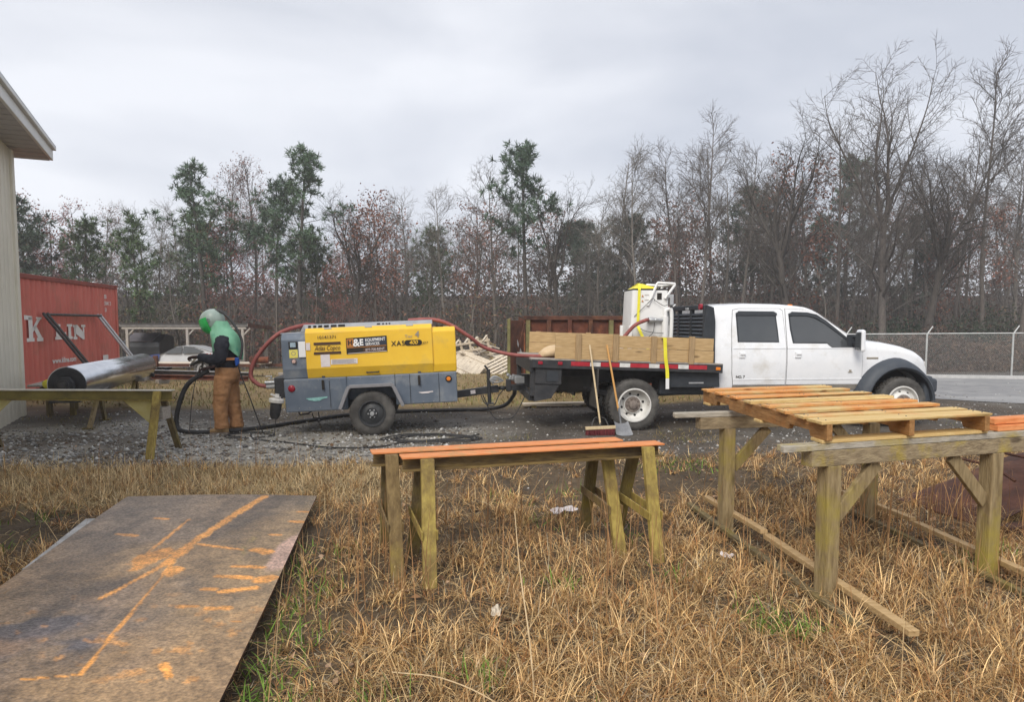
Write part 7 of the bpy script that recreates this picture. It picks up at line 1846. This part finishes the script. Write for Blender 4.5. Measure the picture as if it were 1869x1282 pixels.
# hood cape: shoulders, chest and back
q = MB()
def cape_ring(z, cx_, rx, ry, drop):
    n = 28; o_ = []
    for k in range(n):
        a = 2 * math.pi * k / n; x, y = math.cos(a), math.sin(a)
        side_ = abs(y) ** 3
        o_.append(Vector((cx_ + rx * x * (1 + .04 * math.sin(5 * a + z * 9)), ry * y * (1 + .03 * math.sin(7 * a)), z + drop * side_ - (.02 * math.sin(3 * a) if drop else 0))))
    return o_
q.loft([cape_ring(1.735, -.09, .13, .125, 0), cape_ring(1.70, -.09, .15, .14, 0), cape_ring(1.66, -.08, .155, .145, 0), cape_ring(1.62, -.06, .165, .155, 0), cape_ring(1.56, -.03, .188, .20, -.02), cape_ring(1.50, .0, .205, .245, -.04), cape_ring(1.42, .02, .215, .262, -.03), cape_ring(1.32, .03, .222, .258, .07), cape_ring(1.22, .04, .218, .24, .15), cape_ring(1.13, .045, .212, .228, .22)], cap=False)
o = q.build('hood_cape', M['hood_green'], pe, smooth_angle=80)
sol = o.modifiers.new('thick', 'SOLIDIFY'); sol.thickness = .006
tx_ = bpy.data.textures.new('cape_folds', 'CLOUDS'); tx_.noise_scale = .11; d_ = o.modifiers.new('folds', 'DISPLACE'); d_.texture = tx_; d_.strength = .04
sb = o.modifiers.new('sub', 'SUBSURF'); sb.levels = 1; sb.render_levels = 2
# helmet, bowed forward
hm_ = Matrix.Translation((-.185, 0, 1.745)) @ Matrix.Rotation(R(-20), 4, 'Y')
q = MB(); rings = []
for k in range(11):
    ph = R(-38 + 128 * k / 10); rings.append([hm_ @ Vector((.188 * math.cos(ph) * math.cos(a), .155 * math.cos(ph) * math.sin(a), .170 * math.sin(ph))) for a in [6.283 * j / 24 for j in range(24)]])
q.loft(rings); hel = q.build('helmet', M['helmet'], pe, smooth_angle=60)
q = MB(); rings = []
for k in range(8):
    ph = R(-72 + 98 * k / 7); rings.append([hm_ @ Vector((-.200 * math.cos(ph * .85) * math.cos(a) - .004, .166 * math.cos(ph * .6) * math.sin(a), .182 * math.sin(ph) - .022)) for a in [R(-84 + 168 * j / 12) for j in range(13)]])
q.loft(rings, cap=False, close=False); q.build('visor', M['visor'], hel, smooth_angle=60)
q = MB(); q.lathe([(.022, 0), (.026, .008), (.026, .05), (.02, .055)], axis='y', n=14, c=(-.19, -.17, 1.745)); q.build('visor_pivot', M['helmet'], hel)
q = MB(); q.tube([hm_ @ Vector((-.20 * math.cos(R(t)), -.05 if False else 0, .2 * math.sin(R(t)))) for t in (-55, -50)], .001, 4)
# breathing tube down the back
q = MB(); q.tube(catmull([(-.13, -.03, 1.89), (-.02, -.05, 1.865), (.10, -.07, 1.76), (.20, -.09, 1.62), (.275, -.09, 1.44), (.285, -.12, 1.28), (.255, -.14, 1.15)], 6), .021, 10); q.build('breathing_tube', M['steel_dark'], pe, smooth_angle=60)
# belt with blue valve
q = MB(); rg = [ell((.03, 0, 1.175), .205, .228, 24), ell((.03, 0, 1.135), .20, .222, 24)]; q.loft(rg, cap=False); be = q.build('belt', mat('belt', (.62, .24, .10), (.70, .34, .16), scale=9, rough=.7), pe, smooth_angle=60)
q = MB(); q.box((.215, -.135, 1.125), (.06, .05, .10)); q.cyl((.21, -.15, 1.16), (.21, -.15, 1.05), .02, 8); q.build('air_valve', M['blue_plastic'], be, bevel=.008)
# gloves with curled fingers
def glove(c, fwd, upv, s):
    c = Vector(c); f = Vector(fwd).normalized(); u_ = Vector(upv); w = f.cross(u_).normalized(); u_ = w.cross(f).normalized()
    q = MB(); q.loft([[c + f * t + w * (.040 * wd * math.cos(a)) + u_ * (.022 * wd * math.sin(a)) for a in [6.283 * j / 10 for j in range(10)]] for t, wd in ((-.12, 1.15), (-.06, .95), (0, 1.05), (.05, 1.1), (.085, .85))])
    for j, L in enumerate((.070, .080, .075, .058)):
        b_ = c + f * .075 + w * (-.030 + .020 * j)
        q.tube([b_, b_ + f * L * .45 - u_ * .006, b_ + f * L * .62 - u_ * L * .38, b_ + f * L * .35 - u_ * L * .72], [.0105, .010, .0095, .008], 8)
    t0 = c + f * .01 - w * s * .036
    q.tube([t0, t0 + f * .035 - w * s * .02 - u_ * .015, t0 + f * .065 - w * s * .005 - u_ * .035], [.012, .011, .009], 8)
    return q.build('glove', M['glove'], pe, smooth_angle=60)
glove((-.385, -.16, 1.185), (-1, .25, -.1), (0, .3, 1), 1); glove((-.30, .03, 1.0), (-1, -.4, -.25), (0, -.3, 1), -1)
nz_ = thing('blast_nozzle', 'dark blast nozzle held in the gloves of the worker in green', 'nozzle', (-4.80, 10.90, 1.12), (0, R(25), R(180 + 4)))
q = MB(); q.lathe([(.03, -.12), (.034, -.05), (.03, .0), (.022, .08), (.02, .16), (.0, .16)], axis='x', n=14); q.build('barrel', M['rubber'], nz_, smooth_angle=50)
q = MB(); q.bar((-.05, 0, -.03), (.02, 0, -.11), .02, .03); q.build('deadman_lever', M['steel_dark'], nz_)
e = hose('black_cable', 'thin control line hanging from the nozzle to the gravel in front of the worker', [(-4.78, 10.88, 1.05), (-4.86, 10.86, .8), (-4.92, 10.84, .45), (-4.95, 10.82, .1), (-4.93, 10.78, .02)], .006, M['hose_black'], 5, 'cable')
e = hose('black_cable', 'thin air line hanging from the belt of the worker to the gravel behind', [(-4.19, 10.83, 1.08), (-4.14, 10.82, .9), (-4.02, 10.80, .6), (-3.92, 10.8, .3), (-3.80, 10.75, .02)], .009, M['hose_black'], 5, 'cable')

# ---- small litter
for k, (x, y, s, lab, m) in enumerate(((.45, 6.15, .12, 'crumpled greyish scrap of paper on the mud behind the orange trestles', 'sticker'), (-.09, 3.98, .055, 'pale broken wood chip in the grass before the front trestle', 'wood_pale'), (1.55, 5.0, .05, 'small pinkish paper scrap near the timber stand', 'sticker'))):
    e = thing('litter_scrap', lab, 'litter', (x, y, float(surf(x, y)) + .03), (0, 0, k * 1.1 + .4))
    q = MB(); n = 5; random.seed(k + 3)
    V = [(s * (-1 + 2 * i / n), s * .5 * (-1 + 2 * j / n), random.uniform(0, .035)) for i in range(n + 1) for j in range(n + 1)]
    q.add(V, [(i * (n + 1) + j, i * (n + 1) + j + 1, (i + 1) * (n + 1) + j + 1, (i + 1) * (n + 1) + j) for i in range(n) for j in range(n)]); q.build('scrap', M[m], e)
e = thing('dead_stalk', 'long bent straw coloured stalk rising before the front trestle', 'stalk', (.10, 3.05, .02))
q = MB(); q.tube(catmull([(0, 0, 0), (-.02, .15, .22), (-.06, .5, .42), (-.085, .9, .62)], 6), [.0032 * (1 - k / 24) + .0012 for k in range(19)], 5); q.build('stem', mat('stalk', (.55, .40, .22), (.66, .50, .30), scale=20, rough=.7), e)
e = thing('dead_stalk', 'long pale stalk lying across the grass at the bottom middle', 'stalk', (-.55, 3.15, .10))
q = MB(); q.tube(catmull([(0, 0, 0), (.25, -.12, .03), (.5, -.32, .02), (.72, -.6, -.03)], 6), .003, 5); q.build('stem', MATS['stalk'], e)
# ------------------------------------------------------------------ the misty air over yard and wood
hz = MB()
hz.box((0, 41, 10.0), (240, 166, 25.0))
hm = bpy.data.materials.new('haze'); hm.use_nodes = True
ht = hm.node_tree; ht.nodes.clear()
ho = ht.nodes.new('ShaderNodeOutputMaterial'); hv = ht.nodes.new('ShaderNodeVolumePrincipled')
hv.inputs['Color'].default_value = (.93, .95, 1.0, 1); hv.inputs['Density'].default_value = 0.0014
ht.links.new(hv.outputs[0], ho.inputs['Volume'])
hz.build('haze', hm, label='thin grey mist hanging over the yard and the wood', kind='stuff')
